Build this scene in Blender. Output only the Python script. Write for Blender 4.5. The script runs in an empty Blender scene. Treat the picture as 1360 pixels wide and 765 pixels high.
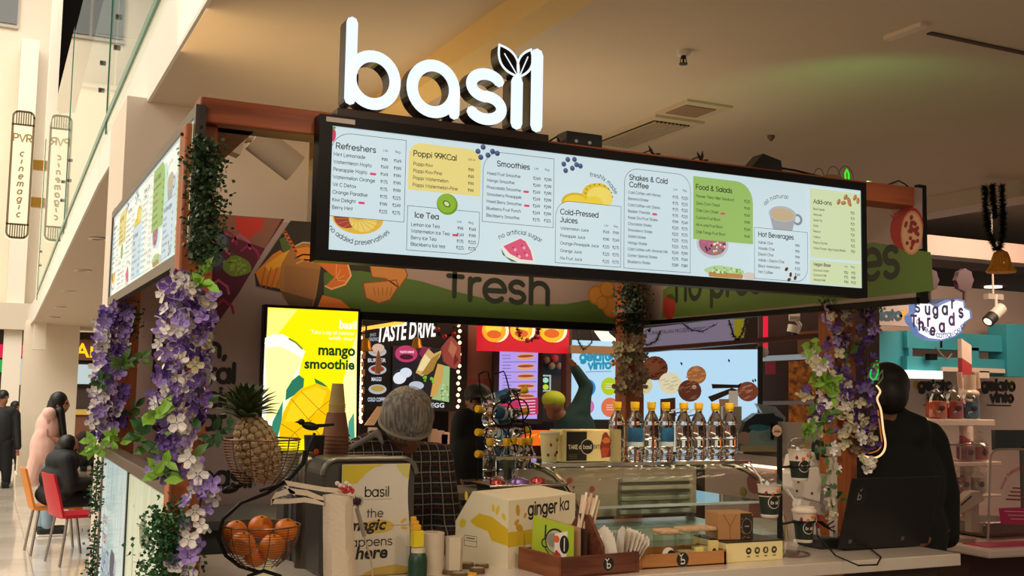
import bpy, bmesh, math, random
from math import sin, cos, pi, radians as rad
from mathutils import Vector, Matrix
random.seed(7)
S = bpy.context.scene
COL = S.collection
# ---------------------------------------------------------------- camera
FPX, HC = 1453.28, 1.7
yaw, pit, rol = rad(25.65), rad(5.261), rad(-1.0086)
fwd = Vector((sin(yaw)*cos(pit), cos(yaw)*cos(pit), sin(pit)))
rgt0 = Vector((cos(yaw), -sin(yaw), 0)); dwn0 = -rgt0.cross(fwd)
rgt = rgt0*cos(rol)+dwn0*sin(rol); dwn = -rgt0*sin(rol)+dwn0*cos(rol)
CAMP = Vector((0, 0, HC))
cd = bpy.data.cameras.new('camera'); cam = bpy.data.objects.new('camera', cd); COL.objects.link(cam)
cd.sensor_width = 36; cd.lens = FPX/1360*36; cd.clip_start = .05; cd.clip_end = 200
cam.matrix_world = Matrix(((rgt.x, -dwn.x, -fwd.x, 0), (rgt.y, -dwn.y, -fwd.y, 0), (rgt.z, -dwn.z, -fwd.z, HC), (0, 0, 0, 1)))
S.camera = cam
# ---------------------------------------------------------------- world, lights, exposure
w = bpy.data.worlds.new('world'); S.world = w; w.use_nodes = True
w.node_tree.nodes['Background'].inputs[0].default_value = (1, .80, .63, 1)
w.node_tree.nodes['Background'].inputs[1].default_value = .27
S.view_settings.view_transform = 'Standard'; S.view_settings.look = 'None'
S.view_settings.exposure = 0; S.view_settings.gamma = 1; S.view_settings.use_curve_mapping = False
def area(name, loc, size, power, col, target=None, sy=None):
    l = bpy.data.lights.new(name, 'AREA'); l.energy = power; l.color = col; l.size = size
    if sy: l.shape = 'RECTANGLE'; l.size_y = sy
    o = bpy.data.objects.new(name, l); COL.objects.link(o); o.location = loc
    d = (Vector(target)-Vector(loc)) if target else Vector((0, 0, -1))
    o.rotation_euler = d.to_track_quat('-Z', 'Y').to_euler(); return o
def spot(name, loc, target, power, col, ang=60, r=.03):
    l = bpy.data.lights.new(name, 'SPOT'); l.energy = power; l.color = col; l.spot_size = rad(ang); l.spot_blend = .6; l.shadow_soft_size = r
    o = bpy.data.objects.new(name, l); COL.objects.link(o); o.location = loc
    o.rotation_euler = (Vector(target)-Vector(loc)).to_track_quat('-Z', 'Y').to_euler(); return o
WARM = (1, .74, .48)
area('atrium_skylight', (-5, 13, 11), 10, 3900, (1, .93, .82), (-3.5, 14, 0), 22)
area('mall_daylight', (-6, -2, 6), 6, 360, (1, .90, .76), (1.5, 4, 1))
area('front_fill', (3.6, -1.2, 3.0), 3, 30, WARM, None, 2)  # added unseen fill that brightens the counter front
for x_ in (1.0, 1.9, 2.8): spot('counter_fill', (x_, 1.75, 3.06), (x_+.15, 3.3, 1.1), 42, (1, .80, .58), 68, .05)  # added unseen spots that brighten the things on the counter
area('stall_lights', (5.2, 7.2, 3.0), 3, 60, WARM, None, 2)
area('candy_stall_lights', (7.4, 5.6, 2.98), 1.6, 50, (1, .70, .50), (7.6, 6.6, 1.2), 1.2)
spot('case_downlight', (2.75, 3.3, 3.05), (2.65, 3.98, 1.5), 150, (1, .72, .42), 34)
area('beam_cove_light', (.95, 4.4, 2.62), .6, 5, (1, .66, .30), (1.62, 4.4, 3.0), 2.6)
area('ceiling_fill', (2.2, 4.6, 2.1), 1.6, 7, (1, .78, .52), (2.2, 4.6, 3.1), 1.0)  # added lamp inside the kiosk, stands in for light bounced onto the ceiling
spot('green_neon_glow', (3.1, 3.3, 2.56), (4.1, 4.4, 3.1), 3, (.25, 1, .25), 130)
# ---------------------------------------------------------------- helpers
def at(x, y, ax, c):
    """world point where the sight line of photo pixel (x, y) meets a plane of the building"""
    d = fwd + rgt*((x-680)/FPX) + dwn*((y-382.5)/FPX)
    t = c if ax == 'd' else (c-CAMP[ax])/d[ax]
    return CAMP+d*t
def lin(h):
    if not isinstance(h, str): return (*h, 1)
    r = [int(h[i:i+2], 16)/255 for i in (0, 2, 4)]
    return (*[c/12.92 if c < .04045 else ((c+.055)/1.055)**2.4 for c in r], 1)
MATS = {}
def M(col, rough=.6, metal=0, em=0, noise=0, scale=8, bump=0, key=None, coat=0, col2=None, stretch=None, sss=0, spec=None):
    k = key or (col, rough, metal, em, noise, scale, bump, coat, col2, stretch)
    if k in MATS: return MATS[k]
    m = bpy.data.materials.new('mat_%d' % len(MATS)); m.use_nodes = True; MATS[k] = m
    nt = m.node_tree; b = nt.nodes['Principled BSDF']; c = lin(col)
    b.inputs['Base Color'].default_value = c; b.inputs['Roughness'].default_value = rough
    b.inputs['Metallic'].default_value = metal; b.inputs['Coat Weight'].default_value = coat
    if spec is not None: b.inputs['Specular IOR Level'].default_value = spec
    if sss: b.inputs['Subsurface Weight'].default_value = sss; b.inputs['Subsurface Scale'].default_value = .01
    if em:
        b.inputs['Emission Color'].default_value = c; b.inputs['Emission Strength'].default_value = em
        b.inputs['Base Color'].default_value = (c[0]*.1, c[1]*.1, c[2]*.1, 1)
    if noise or col2 or bump:
        tc = nt.nodes.new('ShaderNodeTexCoord'); n = nt.nodes.new('ShaderNodeTexNoise')
        mp = nt.nodes.new('ShaderNodeMapping'); nt.links.new(tc.outputs['Object'], mp.inputs[0])
        if stretch: mp.inputs['Scale'].default_value = stretch
        n.inputs['Scale'].default_value = scale; n.inputs['Detail'].default_value = 5
        nt.links.new(mp.outputs[0], n.inputs['Vector'])
        if noise or col2:
            r = nt.nodes.new('ShaderNodeValToRGB'); nt.links.new(n.outputs[0], r.inputs[0])
            c2 = lin(col2) if col2 else tuple(max(0, v*(1-noise)) for v in c[:3])+(1,)
            r.color_ramp.elements[0].position = .35; r.color_ramp.elements[1].position = .65
            r.color_ramp.elements[0].color = c2; r.color_ramp.elements[1].color = c
            nt.links.new(r.outputs[0], b.inputs['Emission Color' if em else 'Base Color'])
        if bump:
            bp = nt.nodes.new('ShaderNodeBump'); bp.inputs['Strength'].default_value = bump; bp.inputs['Distance'].default_value = .01
            nt.links.new(n.outputs[0], bp.inputs['Height']); nt.links.new(bp.outputs[0], b.inputs['Normal'])
    return m
def glass(name, tint=(1, 1, 1), ior=1.5, rough=.02, base=.0, thick=1):
    """thin clear sheet: what lies behind shows through, the surface mirrors by Fresnel"""
    if name in MATS: return MATS[name]
    m = bpy.data.materials.new(name); m.use_nodes = True; MATS[name] = m
    nt = m.node_tree; nt.nodes.clear(); o = nt.nodes.new('ShaderNodeOutputMaterial')
    t = nt.nodes.new('ShaderNodeBsdfTransparent'); g = nt.nodes.new('ShaderNodeBsdfGlossy'); x = nt.nodes.new('ShaderNodeMixShader')
    f = nt.nodes.new('ShaderNodeFresnel'); f.inputs[0].default_value = ior
    a = nt.nodes.new('ShaderNodeMath'); a.operation = 'ADD'; a.inputs[1].default_value = base; a.use_clamp = True
    t.inputs[0].default_value = (*tint, 1); g.inputs['Roughness'].default_value = rough; g.inputs[0].default_value = (.95, .98, .96, 1)
    gm = nt.nodes.new('ShaderNodeNewGeometry'); iv = nt.nodes.new('ShaderNodeMath'); iv.operation = 'SUBTRACT'; iv.inputs[0].default_value = 1; ml = nt.nodes.new('ShaderNodeMath'); ml.operation = 'MULTIPLY'
    nt.links.new(gm.outputs['Backfacing'], iv.inputs[1]); nt.links.new(f.outputs[0], a.inputs[0]); nt.links.new(a.outputs[0], ml.inputs[0]); nt.links.new(iv.outputs[0], ml.inputs[1]); nt.links.new(ml.outputs[0], x.inputs[0])
    nt.links.new(t.outputs[0], x.inputs[1]); nt.links.new(g.outputs[0], x.inputs[2]); nt.links.new(x.outputs[0], o.inputs[0])
    return m
def wood(c1, c2, scale=3, axis=0, rough=.5, key=None):
    st = [14, 14, 14]; st[axis] = .9
    return M(c1, rough, scale=scale, col2=c2, stretch=tuple(st), bump=.15)
def curve(pts, n=6):
    P = [Vector(p) for p in pts]; out = []
    for i in range(len(P)-1):
        a, b, c, d = P[max(i-1, 0)], P[i], P[i+1], P[min(i+2, len(P)-1)]
        for k in range(n):
            t = k/n; out.append(.5*((2*b)+(c-a)*t+(2*a-5*b+4*c-d)*t*t+(3*b-a-3*c+d)*t*t*t))
    return out+[P[-1]]
def clear_solid(name, tint, ior=1.33, rough=.015):
    m = bpy.data.materials.new(name); m.use_nodes = True; b = m.node_tree.nodes['Principled BSDF']
    b.inputs['Base Color'].default_value = (*tint, 1); b.inputs['Transmission Weight'].default_value = 1; b.inputs['IOR'].default_value = ior; b.inputs['Roughness'].default_value = rough; return m
class MB:
    def __init__(s): s.v = []; s.f = []; s.mi = []; s.mats = []; s.cur = 0
    def use(s, m):
        if m not in s.mats: s.mats.append(m)
        s.cur = s.mats.index(m); return s
    def add(s, vs, fs):
        o = len(s.v); s.v += [Vector(p) for p in vs]
        for f in fs: s.f.append([o+i for i in f]); s.mi.append(s.cur)
        return s
    def box(s, a, b, rot=None, pivot=None):
        x0, y0, z0 = a; x1, y1, z1 = b
        vs = [Vector(p) for p in ((x0,y0,z0),(x1,y0,z0),(x1,y1,z0),(x0,y1,z0),(x0,y0,z1),(x1,y0,z1),(x1,y1,z1),(x0,y1,z1))]
        if rot is not None:
            c = Vector(pivot) if pivot is not None else (Vector(a)+Vector(b))/2
            vs = [rot @ (v-c)+c for v in vs]
        return s.add(vs, [(0,3,2,1),(4,5,6,7),(0,1,5,4),(1,2,6,5),(2,3,7,6),(3,0,4,7)])
    def hexa(s, p): return s.add(p, [(0,3,2,1),(4,5,6,7),(0,1,5,4),(1,2,6,5),(2,3,7,6),(3,0,4,7)])
    def quad(s, *p): return s.add(p, [tuple(range(len(p)))])
    def prism(s, pts, d):
        n = len(pts); d = Vector(d); a = [Vector(p) for p in pts]
        return s.add(a+[p+d for p in a], [tuple(range(n))[::-1], tuple(range(n, 2*n))]+[(i, (i+1) % n, (i+1) % n+n, i+n) for i in range(n)])
    def tube(s, path, r, n=8, closed=False, cap=True):
        P = [Vector(p) for p in path]; R = r if isinstance(r, (list, tuple)) else [r]*len(P); vs = []; L = len(P); prev = None
        for i, p in enumerate(P):
            t = (P[(i+1) % L]-P[i-1]) if closed else (P[min(i+1, L-1)]-P[max(i-1, 0)])
            t.normalize()
            if prev is None:
                u = t.orthogonal().normalized()
            else:
                u = (prev-t*prev.dot(t)).normalized()
            prev = u; q = t.cross(u)
            for k in range(n): a = 2*pi*k/n; vs.append(p+(u*cos(a)+q*sin(a))*R[i])
        fs = []
        for i in range(L if closed else L-1):
            j = (i+1) % L
            for k in range(n): fs.append((i*n+k, i*n+(k+1) % n, j*n+(k+1) % n, j*n+k))
        if cap and not closed: fs += [tuple(range(n))[::-1], tuple((L-1)*n+k for k in range(n))]
        return s.add(vs, fs)
    def lathe(s, prof, c=(0, 0, 0), n=20, axis=None):
        c = Vector(c); vs = []; q = (Vector((0, 0, 1)).rotation_difference(Vector(axis))) if axis is not None else None
        for r, z in prof:
            for k in range(n):
                a = 2*pi*k/n; p = Vector((r*cos(a), r*sin(a), z))
                vs.append((q @ p if q else p)+c)
        fs = []
        for i in range(len(prof)-1):
            for k in range(n): fs.append((i*n+k, i*n+(k+1) % n, (i+1)*n+(k+1) % n, (i+1)*n+k))
        if prof[0][0] > 1e-5: fs.append(tuple(range(n))[::-1])
        if prof[-1][0] > 1e-5: fs.append(tuple((len(prof)-1)*n+k for k in range(n)))
        return s.add(vs, fs)
    def ell(s, c, r, n=14, m=9, rot=None):
        if not isinstance(r, (tuple, list)): r = (r, r, r)
        vs = []; c = Vector(c)
        for i in range(m+1):
            t = pi*i/m
            for k in range(n):
                a = 2*pi*k/n; p = Vector((r[0]*sin(t)*cos(a), r[1]*sin(t)*sin(a), r[2]*cos(t)))
                vs.append((rot @ p if rot else p)+c)
        return s.add(vs, [(i*n+k, (i+1)*n+k, (i+1)*n+(k+1) % n, i*n+(k+1) % n) for i in range(m) for k in range(n)])
    def build(s, name, mat=None, parent=None, smooth=False, bevel=0, kind=None, label=None, cat=None, group=None, loc=None):
        me = bpy.data.meshes.new(name); vs = s.v
        off = Vector(loc) if loc is not None else None
        if parent is not None:
            iv = world_of(parent).inverted(); vs = [iv @ v for v in vs]
        elif off is not None: vs = [v-off for v in vs]
        me.from_pydata(vs, [], s.f)
        if mat: me.materials.append(mat)
        else:
            for m in s.mats: me.materials.append(m)
            me.polygons.foreach_set('material_index', s.mi)
        if smooth: me.polygons.foreach_set('use_smooth', [True]*len(me.polygons))
        me.update()
        o = bpy.data.objects.new(name, me); COL.objects.link(o)
        if smooth:
            bm = bmesh.new(); bm.from_mesh(me); bmesh.ops.remove_doubles(bm, verts=bm.verts, dist=1e-5)
            for e in bm.edges:
                if len(e.link_faces) == 2 and e.calc_face_angle(0) > .7: e.smooth = False
            bm.to_mesh(me); bm.free()
        if bevel:
            md = o.modifiers.new('bevel', 'BEVEL'); md.width = bevel; md.segments = 2; md.limit_method = 'ANGLE'; md.angle_limit = .6
        if parent is not None: o.parent = parent
        elif off is not None: o.location = off
        tag(o, label, cat, group, kind); return o
def world_of(o):
    m = Matrix.LocRotScale(o.location, o.rotation_euler, None)
    return world_of(o.parent) @ m if o.parent else m
def tag(o, label=None, cat=None, group=None, kind=None):
    if label: o['label'] = label
    if cat: o['category'] = cat
    if group: o['group'] = group
    if kind: o['kind'] = kind
    return o
def thing(name, label, cat, loc=(0, 0, 0), rz=0, group=None):
    o = bpy.data.objects.new(name, None); COL.objects.link(o); o.location = loc; o.rotation_euler = (0, 0, rz); o.empty_display_size = .05
    return tag(o, label, cat, group)
def struct(mb, name, mat=None, **k): return mb.build(name, mat, kind='structure', **k)
def copy_tree(o, parent=None, loc=None, rot=None, label=None):
    c = o.copy(); COL.objects.link(c); c.parent = parent
    if loc is not None: c.location = loc
    if rot is not None: c.rotation_euler = rot
    if label: c['label'] = label
    for ch in list(o.children): copy_tree(ch, c)
    return c
def B(name, a, b, mat, parent=None, bevel=0, **k): return MB().box(a, b).build(name, mat, parent, bevel=bevel, **k)
# ---------------------------------------------------------------- rounded monoline letters
GL = {
'a':"56;A 25 25 21 25 0 360;L 46 50 46 0",'b':"56;L 8 72 8 0;A 29 25 21 25 0 360",'c':"48;A 27 25 21 25 50 310",'d':"56;A 25 25 21 25 0 360;L 46 72 46 0",
'e':"54;L 6 25 48 25;A 27 25 21 25 0 315",'f':"30;L 12 0 12 58;A 24 58 12 13 180 70;L 2 48 26 48",'g':"56;A 25 25 21 25 0 360;L 46 50 46 -4;A 27 -4 19 16 0 -150",
'h':"54;L 8 72 8 0;A 26 30 18 20 180 0;L 44 30 44 0",'i':"17;L 8 50 8 0;L 8 66 8 68",'j':"19;L 10 50 10 -10;A 2 -10 8 9 0 -100;L 10 66 10 68",'k':"44;L 8 72 8 0;L 38 50 8 22;L 18 31 40 0",
'l':"17;L 8 72 8 0",'m':"74;L 8 50 8 0;A 22 34 14 16 180 0;L 36 34 36 0;A 50 34 14 16 180 0;L 64 34 64 0",'n':"54;L 8 50 8 0;A 26 30 18 20 180 0;L 44 30 44 0",
'o':"56;A 27 25 21 25 0 360",'p':"58;L 8 50 8 -20;A 29 25 21 25 0 360",'q':"56;A 25 25 21 25 0 360;L 46 50 46 -20",'r':"32;L 8 50 8 0;A 24 32 16 18 180 80",
's':"42;A 20 37 14 12.5 30 270;A 20 12.5 15 12.5 90 -150",'t':"31;L 14 66 14 0;L 3 48 27 48",'u':"54;L 8 50 8 20;A 26 20 18 20 180 360;L 44 50 44 0",
'v':"46;L 4 50 22 0 40 50",'w':"66;L 4 50 18 0 32 46 46 0 60 50",'x':"44;L 6 50 38 0;L 38 50 6 0",'y':"46;L 4 50 23 2;L 42 50 18 -18",'z':"44;L 6 50 38 50 6 0 38 0",
'A':"62;L 4 0 30 70 56 0;L 14 24 46 24",'B':"58;L 8 0 8 70 30 70;A 30 53 16 17 90 -90;L 8 36 32 36;A 32 18 18 18 90 -90;L 8 0 32 0",'C':"66;A 38 35 32 35 45 315",
'D':"70;L 28 0 8 0 8 70 28 70;A 28 35 34 35 90 -90",'E':"54;L 46 70 8 70 8 0 46 0;L 8 36 42 36",'F':"50;L 46 70 8 70 8 0;L 8 36 40 36",'G':"76;A 38 35 32 35 45 350;L 70 30 42 30",
'H':"64;L 8 0 8 70;L 56 0 56 70;L 8 36 56 36",'I':"17;L 8 0 8 70",'J':"46;L 36 70 36 18;A 20 18 16 18 0 -150",'K':"56;L 8 0 8 70;L 48 70 8 30;L 20 42 50 0",'L':"48;L 8 70 8 0 42 0",
'M':"74;L 8 0 8 70 36 20 64 70 64 0",'N':"64;L 8 0 8 70 54 0 54 70",'O':"80;A 40 35 34 35 0 360",'P':"54;L 8 0 8 70 30 70;A 30 51 18 19 90 -90;L 30 32 8 32",
'Q':"80;A 40 35 34 35 0 360;L 48 16 70 0",'R':"56;L 8 0 8 70 30 70;A 30 51 18 19 90 -90;L 30 32 8 32;L 26 32 50 0",'S':"56;A 28 53 20 17 30 270;A 28 18 21 18 90 -150",
'T':"58;L 4 70 52 70;L 28 70 28 0",'U':"64;L 8 70 8 24;A 32 24 24 24 180 360;L 56 24 56 70",'V':"60;L 4 70 30 0 56 70",'W':"84;L 4 70 24 0 42 60 60 0 80 70",'X':"56;L 6 70 50 0;L 50 70 6 0",
'Y':"56;L 4 70 28 34 52 70;L 28 34 28 0",'Z':"54;L 6 70 48 70 6 0 48 0",
'0':"50;A 24 35 19 35 0 360",'1':"32;L 6 56 20 70 20 0",'2':"50;A 24 51 18 19 160 -30;L 40 42 6 0 44 0",'3':"46;A 22 53 16 17 150 -90;A 22 18 18 18 90 -150",'4':"50;L 34 0 34 70 4 18 46 18",
'5':"48;L 40 70 12 70 10 40;A 22 22 20 21 120 -150",'6':"50;A 25 22 20 22 0 360;A 40 22 35 48 110 180",'7':"46;L 6 70 42 70 18 0",'8':"50;A 25 53 16 17 0 360;A 25 18 19 18 0 360",
'9':"50;A 25 48 20 22 0 360;A 10 48 35 48 0 -70",'$':"48;L 6 70 42 70;L 6 54 42 54;A 18 53 16 17 90 -90;L 6 36 18 36;L 8 36 34 0",
'&':"62;A 28 54 12 15 0 360;L 18 46 54 0;A 26 18 19 18 110 350",'-':"34;L 6 26 28 26",'+':"46;L 6 26 40 26;L 23 9 23 43",',':"18;L 9 2 5 -10",'.':"18;L 9 0 9 2","'":"16;L 8 70 8 58",' ':"26;",
'!':"18;L 8 70 8 22;L 8 0 8 2"}
def glyph_lines(ch, step):
    parts = GL.get(ch, GL['-']).split(';'); out = []
    for p in parts[1:]:
        q = p.split()
        if not q: continue
        n = [float(t)/100 for t in q[1:]]
        if q[0] == 'L': out.append([(n[i], n[i+1]) for i in range(0, len(n), 2)])
        else:
            a0, a1 = n[4]*100, n[5]*100; k = max(2, int(abs(a1-a0)/step))
            out.append([(n[0]+n[2]*cos(rad(a0+(a1-a0)*i/k)), n[1]+n[3]*sin(rad(a0+(a1-a0)*i/k))) for i in range(k+1)])
    return float(parts[0])/100, out
def text_width(t, size): return sum(float(GL.get(c, GL['-']).split(';')[0]) for c in t)/100*size
class Canvas:
    """flat print on a real surface: o origin (left, top), U right, V up unit vectors; lengths in metres"""
    def __init__(s, o, U, V, eps=.00004):
        s.o = Vector(o); s.U = Vector(U).normalized(); s.V = Vector(V).normalized(); s.N = s.U.cross(s.V); s.k = 1; s.eps = eps; s.mb = MB(); s.sc = 1
    def P(s, u, v): return s.o+s.U*(u*s.sc)+s.V*(v*s.sc)+s.N*(s.k*s.eps)
    def px(s, x, y):
        d = fwd+rgt*((x-680)/FPX)+dwn*((y-382.5)/FPX); t = (s.o-CAMP).dot(s.N)/d.dot(s.N)
        q = CAMP+d*t-s.o; return (q.dot(s.U)/s.sc, q.dot(s.V)/s.sc)
    def fill(s, pts, m, px=False):
        if px: pts = [s.px(*p) for p in pts]
        s.mb.use(m).add([s.P(*p) for p in pts], [tuple(range(len(pts)))]); s.k += 1; return s
    def rect(s, x0, y0, x1, y1, m, r=0, corners='1111'):
        pts = []
        for (cx, cy, a, on) in ((x1-r, y1-r, 0, corners[1]), (x0+r, y1-r, 90, corners[0]), (x0+r, y0+r, 180, corners[3]), (x1-r, y0+r, 270, corners[2])):
            if r and on == '1': pts += [(cx+r*cos(rad(a+t)), cy+r*sin(rad(a+t))) for t in range(0, 91, 15)]
            else: pts.append({0: (x1, y1), 90: (x0, y1), 180: (x0, y0), 270: (x1, y0)}[a])
        if m is None: return pts
        return s.fill(pts, m)
    def frame(s, x0, y0, x1, y1, m, wd, r=0, corners='1111'):
        p = s.rect(x0, y0, x1, y1, None, r, corners); return s.line(p+[p[0]], wd, m)
    def disc(s, cx, cy, rx, m, ry=None, rot=0, a0=0, a1=360, n=20):
        ry = ry or rx; c, q = cos(rad(rot)), sin(rad(rot)); pts = []
        for i in range(n+(0 if a1-a0 >= 360 else 1)):
            a = rad(a0+(a1-a0)*i/n); x, y = rx*cos(a), ry*sin(a); pts.append((cx+x*c-y*q, cy+x*q+y*c))
        return s.fill(pts, m)
    def blob(s, cx, cy, rx, ry, m, seed=0, amp=.18, n=18):
        R = random.Random(seed); ph = [R.random()*6 for _ in range(3)]
        return s.fill([(cx+rx*cos(2*pi*i/n)*(1+amp*(sin(2*pi*i/n*2+ph[0])+.6*sin(2*pi*i/n*5+ph[1]))), cy+ry*sin(2*pi*i/n)*(1+amp*(sin(2*pi*i/n*3+ph[2])))) for i in range(n)], m)
    def line(s, pts, wd, m, cap=True, px=False):
        if px: pts = [s.px(*p) for p in pts]
        s.mb.use(m); h = wd/2; V2 = [Vector(p) for p in pts]; L = []; R = []
        if len(V2) < 2: return s
        for i, p in enumerate(V2):
            a = V2[max(i-1, 0)]; b = V2[min(i+1, len(V2)-1)]
            d0 = (p-a); d1 = (b-p)
            if d0.length < 1e-9: d0 = d1
            if d1.length < 1e-9: d1 = d0
            d0 = d0.normalized(); d1 = d1.normalized(); t = d0+d1
            t = t.normalized() if t.length > 1e-6 else d0
            n = Vector((-t.y, t.x)); c = max(.5, n.dot(Vector((-d0.y, d0.x)))); L.append(p+n*h/c); R.append(p-n*h/c)
        vs = [s.P(*q) for q in L+R]; k = len(V2)
        s.mb.add(vs, [(i+k, i+1+k, i+1, i) for i in range(k-1)])
        if cap:
            for e, dr in ((V2[0], V2[0]-V2[1]), (V2[-1], V2[-1]-V2[-2])):
                a0 = math.atan2(dr.y, dr.x)
                s.mb.add([s.P(e.x+h*cos(a0-pi/2+pi*i/4), e.y+h*sin(a0-pi/2+pi*i/4)) for i in range(5)], [(0, 1, 2, 3, 4)])
        return s
    def text(s, t, x, y, size, m, wt=.09, al='l', arc=None, step=30, cap=True, shear=0, xs=1, fit=None):
        """arc=(cx,cy,r,a_mid,up): letters set along a circle"""
        if fit: xs = fit/text_width(t, size)
        wd = text_width(t, size)*xs; pen = x-(wd if al == 'r' else wd/2 if al == 'c' else 0); s.k += 1.5; ang = 0; k0 = s.k; nl = 0
        if arc: cx, cy, r, mid, up = arc; ang = mid+(1 if up else -1)*math.degrees(wd/2/r)
        for ch in t:
            adv, ls = glyph_lines(ch, step)
            for l in ls:
                if arc:
                    a = rad(ang - (1 if up else -1)*math.degrees(adv*size*xs/2/r)); q = a-pi/2 if up else a+pi/2; pts = []
                    bx, by = cx+r*cos(a), cy+r*sin(a)
                    for (u, v) in l:
                        u = (u-adv/2)*size*xs; v *= size
                        pts.append((bx+u*cos(q)-v*sin(q), by+u*sin(q)+v*cos(q)))
                else: pts = [(pen+(u*xs+v*shear)*size, y+v*size) for u, v in l]
                s.k = k0+.4*(nl % 4); nl += 1; s.line(pts, size*wt, m, cap)
            pen += adv*size*xs
            if arc: ang -= (1 if up else -1)*math.degrees(adv*size*xs/r)
        s.k = k0-1.5; return s
    def btext(s, t, x, y, size, m, bold=0, al='LEFT', shear=0, xs=1, rot=0):
        s.k += 1; me = font_mesh(t, size, bold, al, shear); s.mb.use(m); c, q = cos(rad(rot)), sin(rad(rot))
        vs = [(v.co.x*xs, v.co.y) for v in me.vertices]
        s.mb.add([s.P(x+a*c-b*q, y+a*q+b*c) for a, b in vs], [tuple(p.vertices) for p in me.polygons]); bpy.data.meshes.remove(me); return s
    def build(s, name='print', parent=None, **k): return s.mb.build(name, None, parent, **k)
def font_mesh(t, size, bold=0, al='LEFT', shear=0, extrude=0):
    cu = bpy.data.curves.new('t', 'FONT'); cu.body = t; cu.size = size; cu.offset = bold*size; cu.align_x = al; cu.shear = shear; cu.extrude = extrude; cu.resolution_u = 3
    o = bpy.data.objects.new('t', cu); COL.objects.link(o); dg = bpy.context.evaluated_depsgraph_get()
    me = bpy.data.meshes.new_from_object(o.evaluated_get(dg)); bpy.data.objects.remove(o); bpy.data.curves.remove(cu); return me
def E(h, s=1): return M(h, .5, em=s)
def D(h, r=.6): return M(h, r)
def fused(name, prims, mat, parent, voxel=.012, smooth=4, kind=None):
    """one continuous organic surface: tapered limbs and ellipsoids merged by a voxel remesh"""
    mb = MB()
    for p in prims:
        if p[0] == 'c':
            a, ra, b, rb = Vector(p[1]), p[2], Vector(p[3]), p[4]; d = b-a
            if d.length < 1e-4: continue
            n = 10; q = Vector((0, 0, 1)).rotation_difference(d.normalized()); prof = []
            for i in range(5): t = pi/2*i/4; prof.append((ra*sin(t) if i else 0, -ra*cos(t)))
            for i in range(5): t = pi/2*i/4; prof.append((rb*cos(t) if i < 4 else 0, d.length+rb*sin(t)))
            sc = p[5] if len(p) > 5 else None
            o = len(mb.v); mb.lathe(prof, a, n, d.normalized())
            if sc:  # flatten along a world axis pair about the limb line
                for i in range(o, len(mb.v)):
                    v = mb.v[i]; t = (v-a).dot(d)/d.length_squared; c = a+d*t; w_ = v-c
                    mb.v[i] = c+Vector((w_.x*sc[0], w_.y*sc[1], w_.z*sc[2]))
        else: mb.ell(p[1], p[2], rot=p[3] if len(p) > 3 else None)
    o = mb.build(name, mat, None)
    md = o.modifiers.new('r', 'REMESH'); md.mode = 'VOXEL'; md.voxel_size = voxel
    if smooth: sm = o.modifiers.new('s', 'SMOOTH'); sm.iterations = smooth; sm.factor = .5
    dg = bpy.context.evaluated_depsgraph_get(); me = bpy.data.meshes.new_from_object(o.evaluated_get(dg))
    o.modifiers.clear(); old = o.data; o.data = me; bpy.data.meshes.remove(old)
    if not me.materials: me.materials.append(mat)
    me.polygons.foreach_set('use_smooth', [True]*len(me.polygons))
    if parent is not None:
        me.transform(world_of(parent).inverted()); o.parent = parent
    if kind: o['kind'] = kind
    return o
# ================================================================ the building
CEIL = M('d8c8b0', .8, noise=.05, scale=1.5); CREAM = M('eee2cc', .7, noise=.04, scale=.8); WHITE = M('ece6da', .6)
fl = MB().box((-12, -4, -.2), (14, 27, -.004)); struct(fl, 'floor', M('8d8377', .25))
tile_m = [M('e2d6c6', .12, noise=.10, scale=2.2, coat=.4), M('dacdbb', .12, noise=.14, scale=1.7, coat=.4)]
FLO = bpy.data.objects['floor']
tm = []
for k in range(2):
    me = MB().box((-.397, -.397, -.012), (.397, .397, 0)).build('tile', tile_m[k]); tm.append(me.data); bpy.data.objects.remove(me)
for i in range(-3, 4):
    for j in range(0, 22):
        X0, Y0 = .1+i*.8, 7.2+j*.8
        d = (Vector((X0, Y0, 0))-CAMP); z = d.dot(fwd); x = 680+FPX*d.dot(rgt)/z
        if -90 < x < 150:
            o = bpy.data.objects.new('tile', tm[(i+j) % 2]); COL.objects.link(o); o.parent = FLO; o.location = (X0, Y0, random.uniform(-.0008, .0008))
# soffit over the kiosk, and its long white edge with the glass balustrade
struct(MB().box((.68, -3, 3.1), (5.95, 8.2, 3.54)).box((1.75, 8.2, 3.1), (5.95, 12, 3.5)), 'ceiling', CEIL)
ys = [(8.2, 3.1, 3.44), (11, 2.97, 3.33), (14.8, 2.79, 3.12), (18.3, 2.64, 2.97), (21.5, 2.62, 2.95)]
mb = MB()
for (y0, b0, t0), (y1, b1, t1) in zip(ys, ys[1:]):
    mb.hexa([(.68, y0, b0), (3.4, y0, b0), (3.4, y1, b1), (.68, y1, b1), (.68, y0, t0), (3.4, y0, t0), (3.4, y1, t1), (.68, y1, t1)])
struct(mb, 'ceiling', M('d9c6ae', .8))
struct(MB().box((.665, -3, 3.1), (.68, 8.2, 3.545)), 'trim_1', WHITE)
mb = MB()
for (y0, b0, t0), (y1, b1, t1) in zip(ys, ys[1:]):
    mb.hexa([(.664, y0, b0), (.68, y0, b0), (.68, y1, b1), (.664, y1, b1), (.664, y0, t0), (.68, y0, t0), (.68, y1, t1), (.664, y1, t1)])
struct(mb, 'trim_2', WHITE)
struct(MB().box((.57, 5.65, 0), (1.5, 6.4, 3.12)), 'column', M('e4d6c2', .75, noise=.04, scale=1))
struct(MB().box((.60, 20, 0), (1.45, 20.9, 2.7)).box((.58, 19.98, 0), (1.47, 20.92, .14)), 'column', M('e9dcc6', .7))
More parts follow.
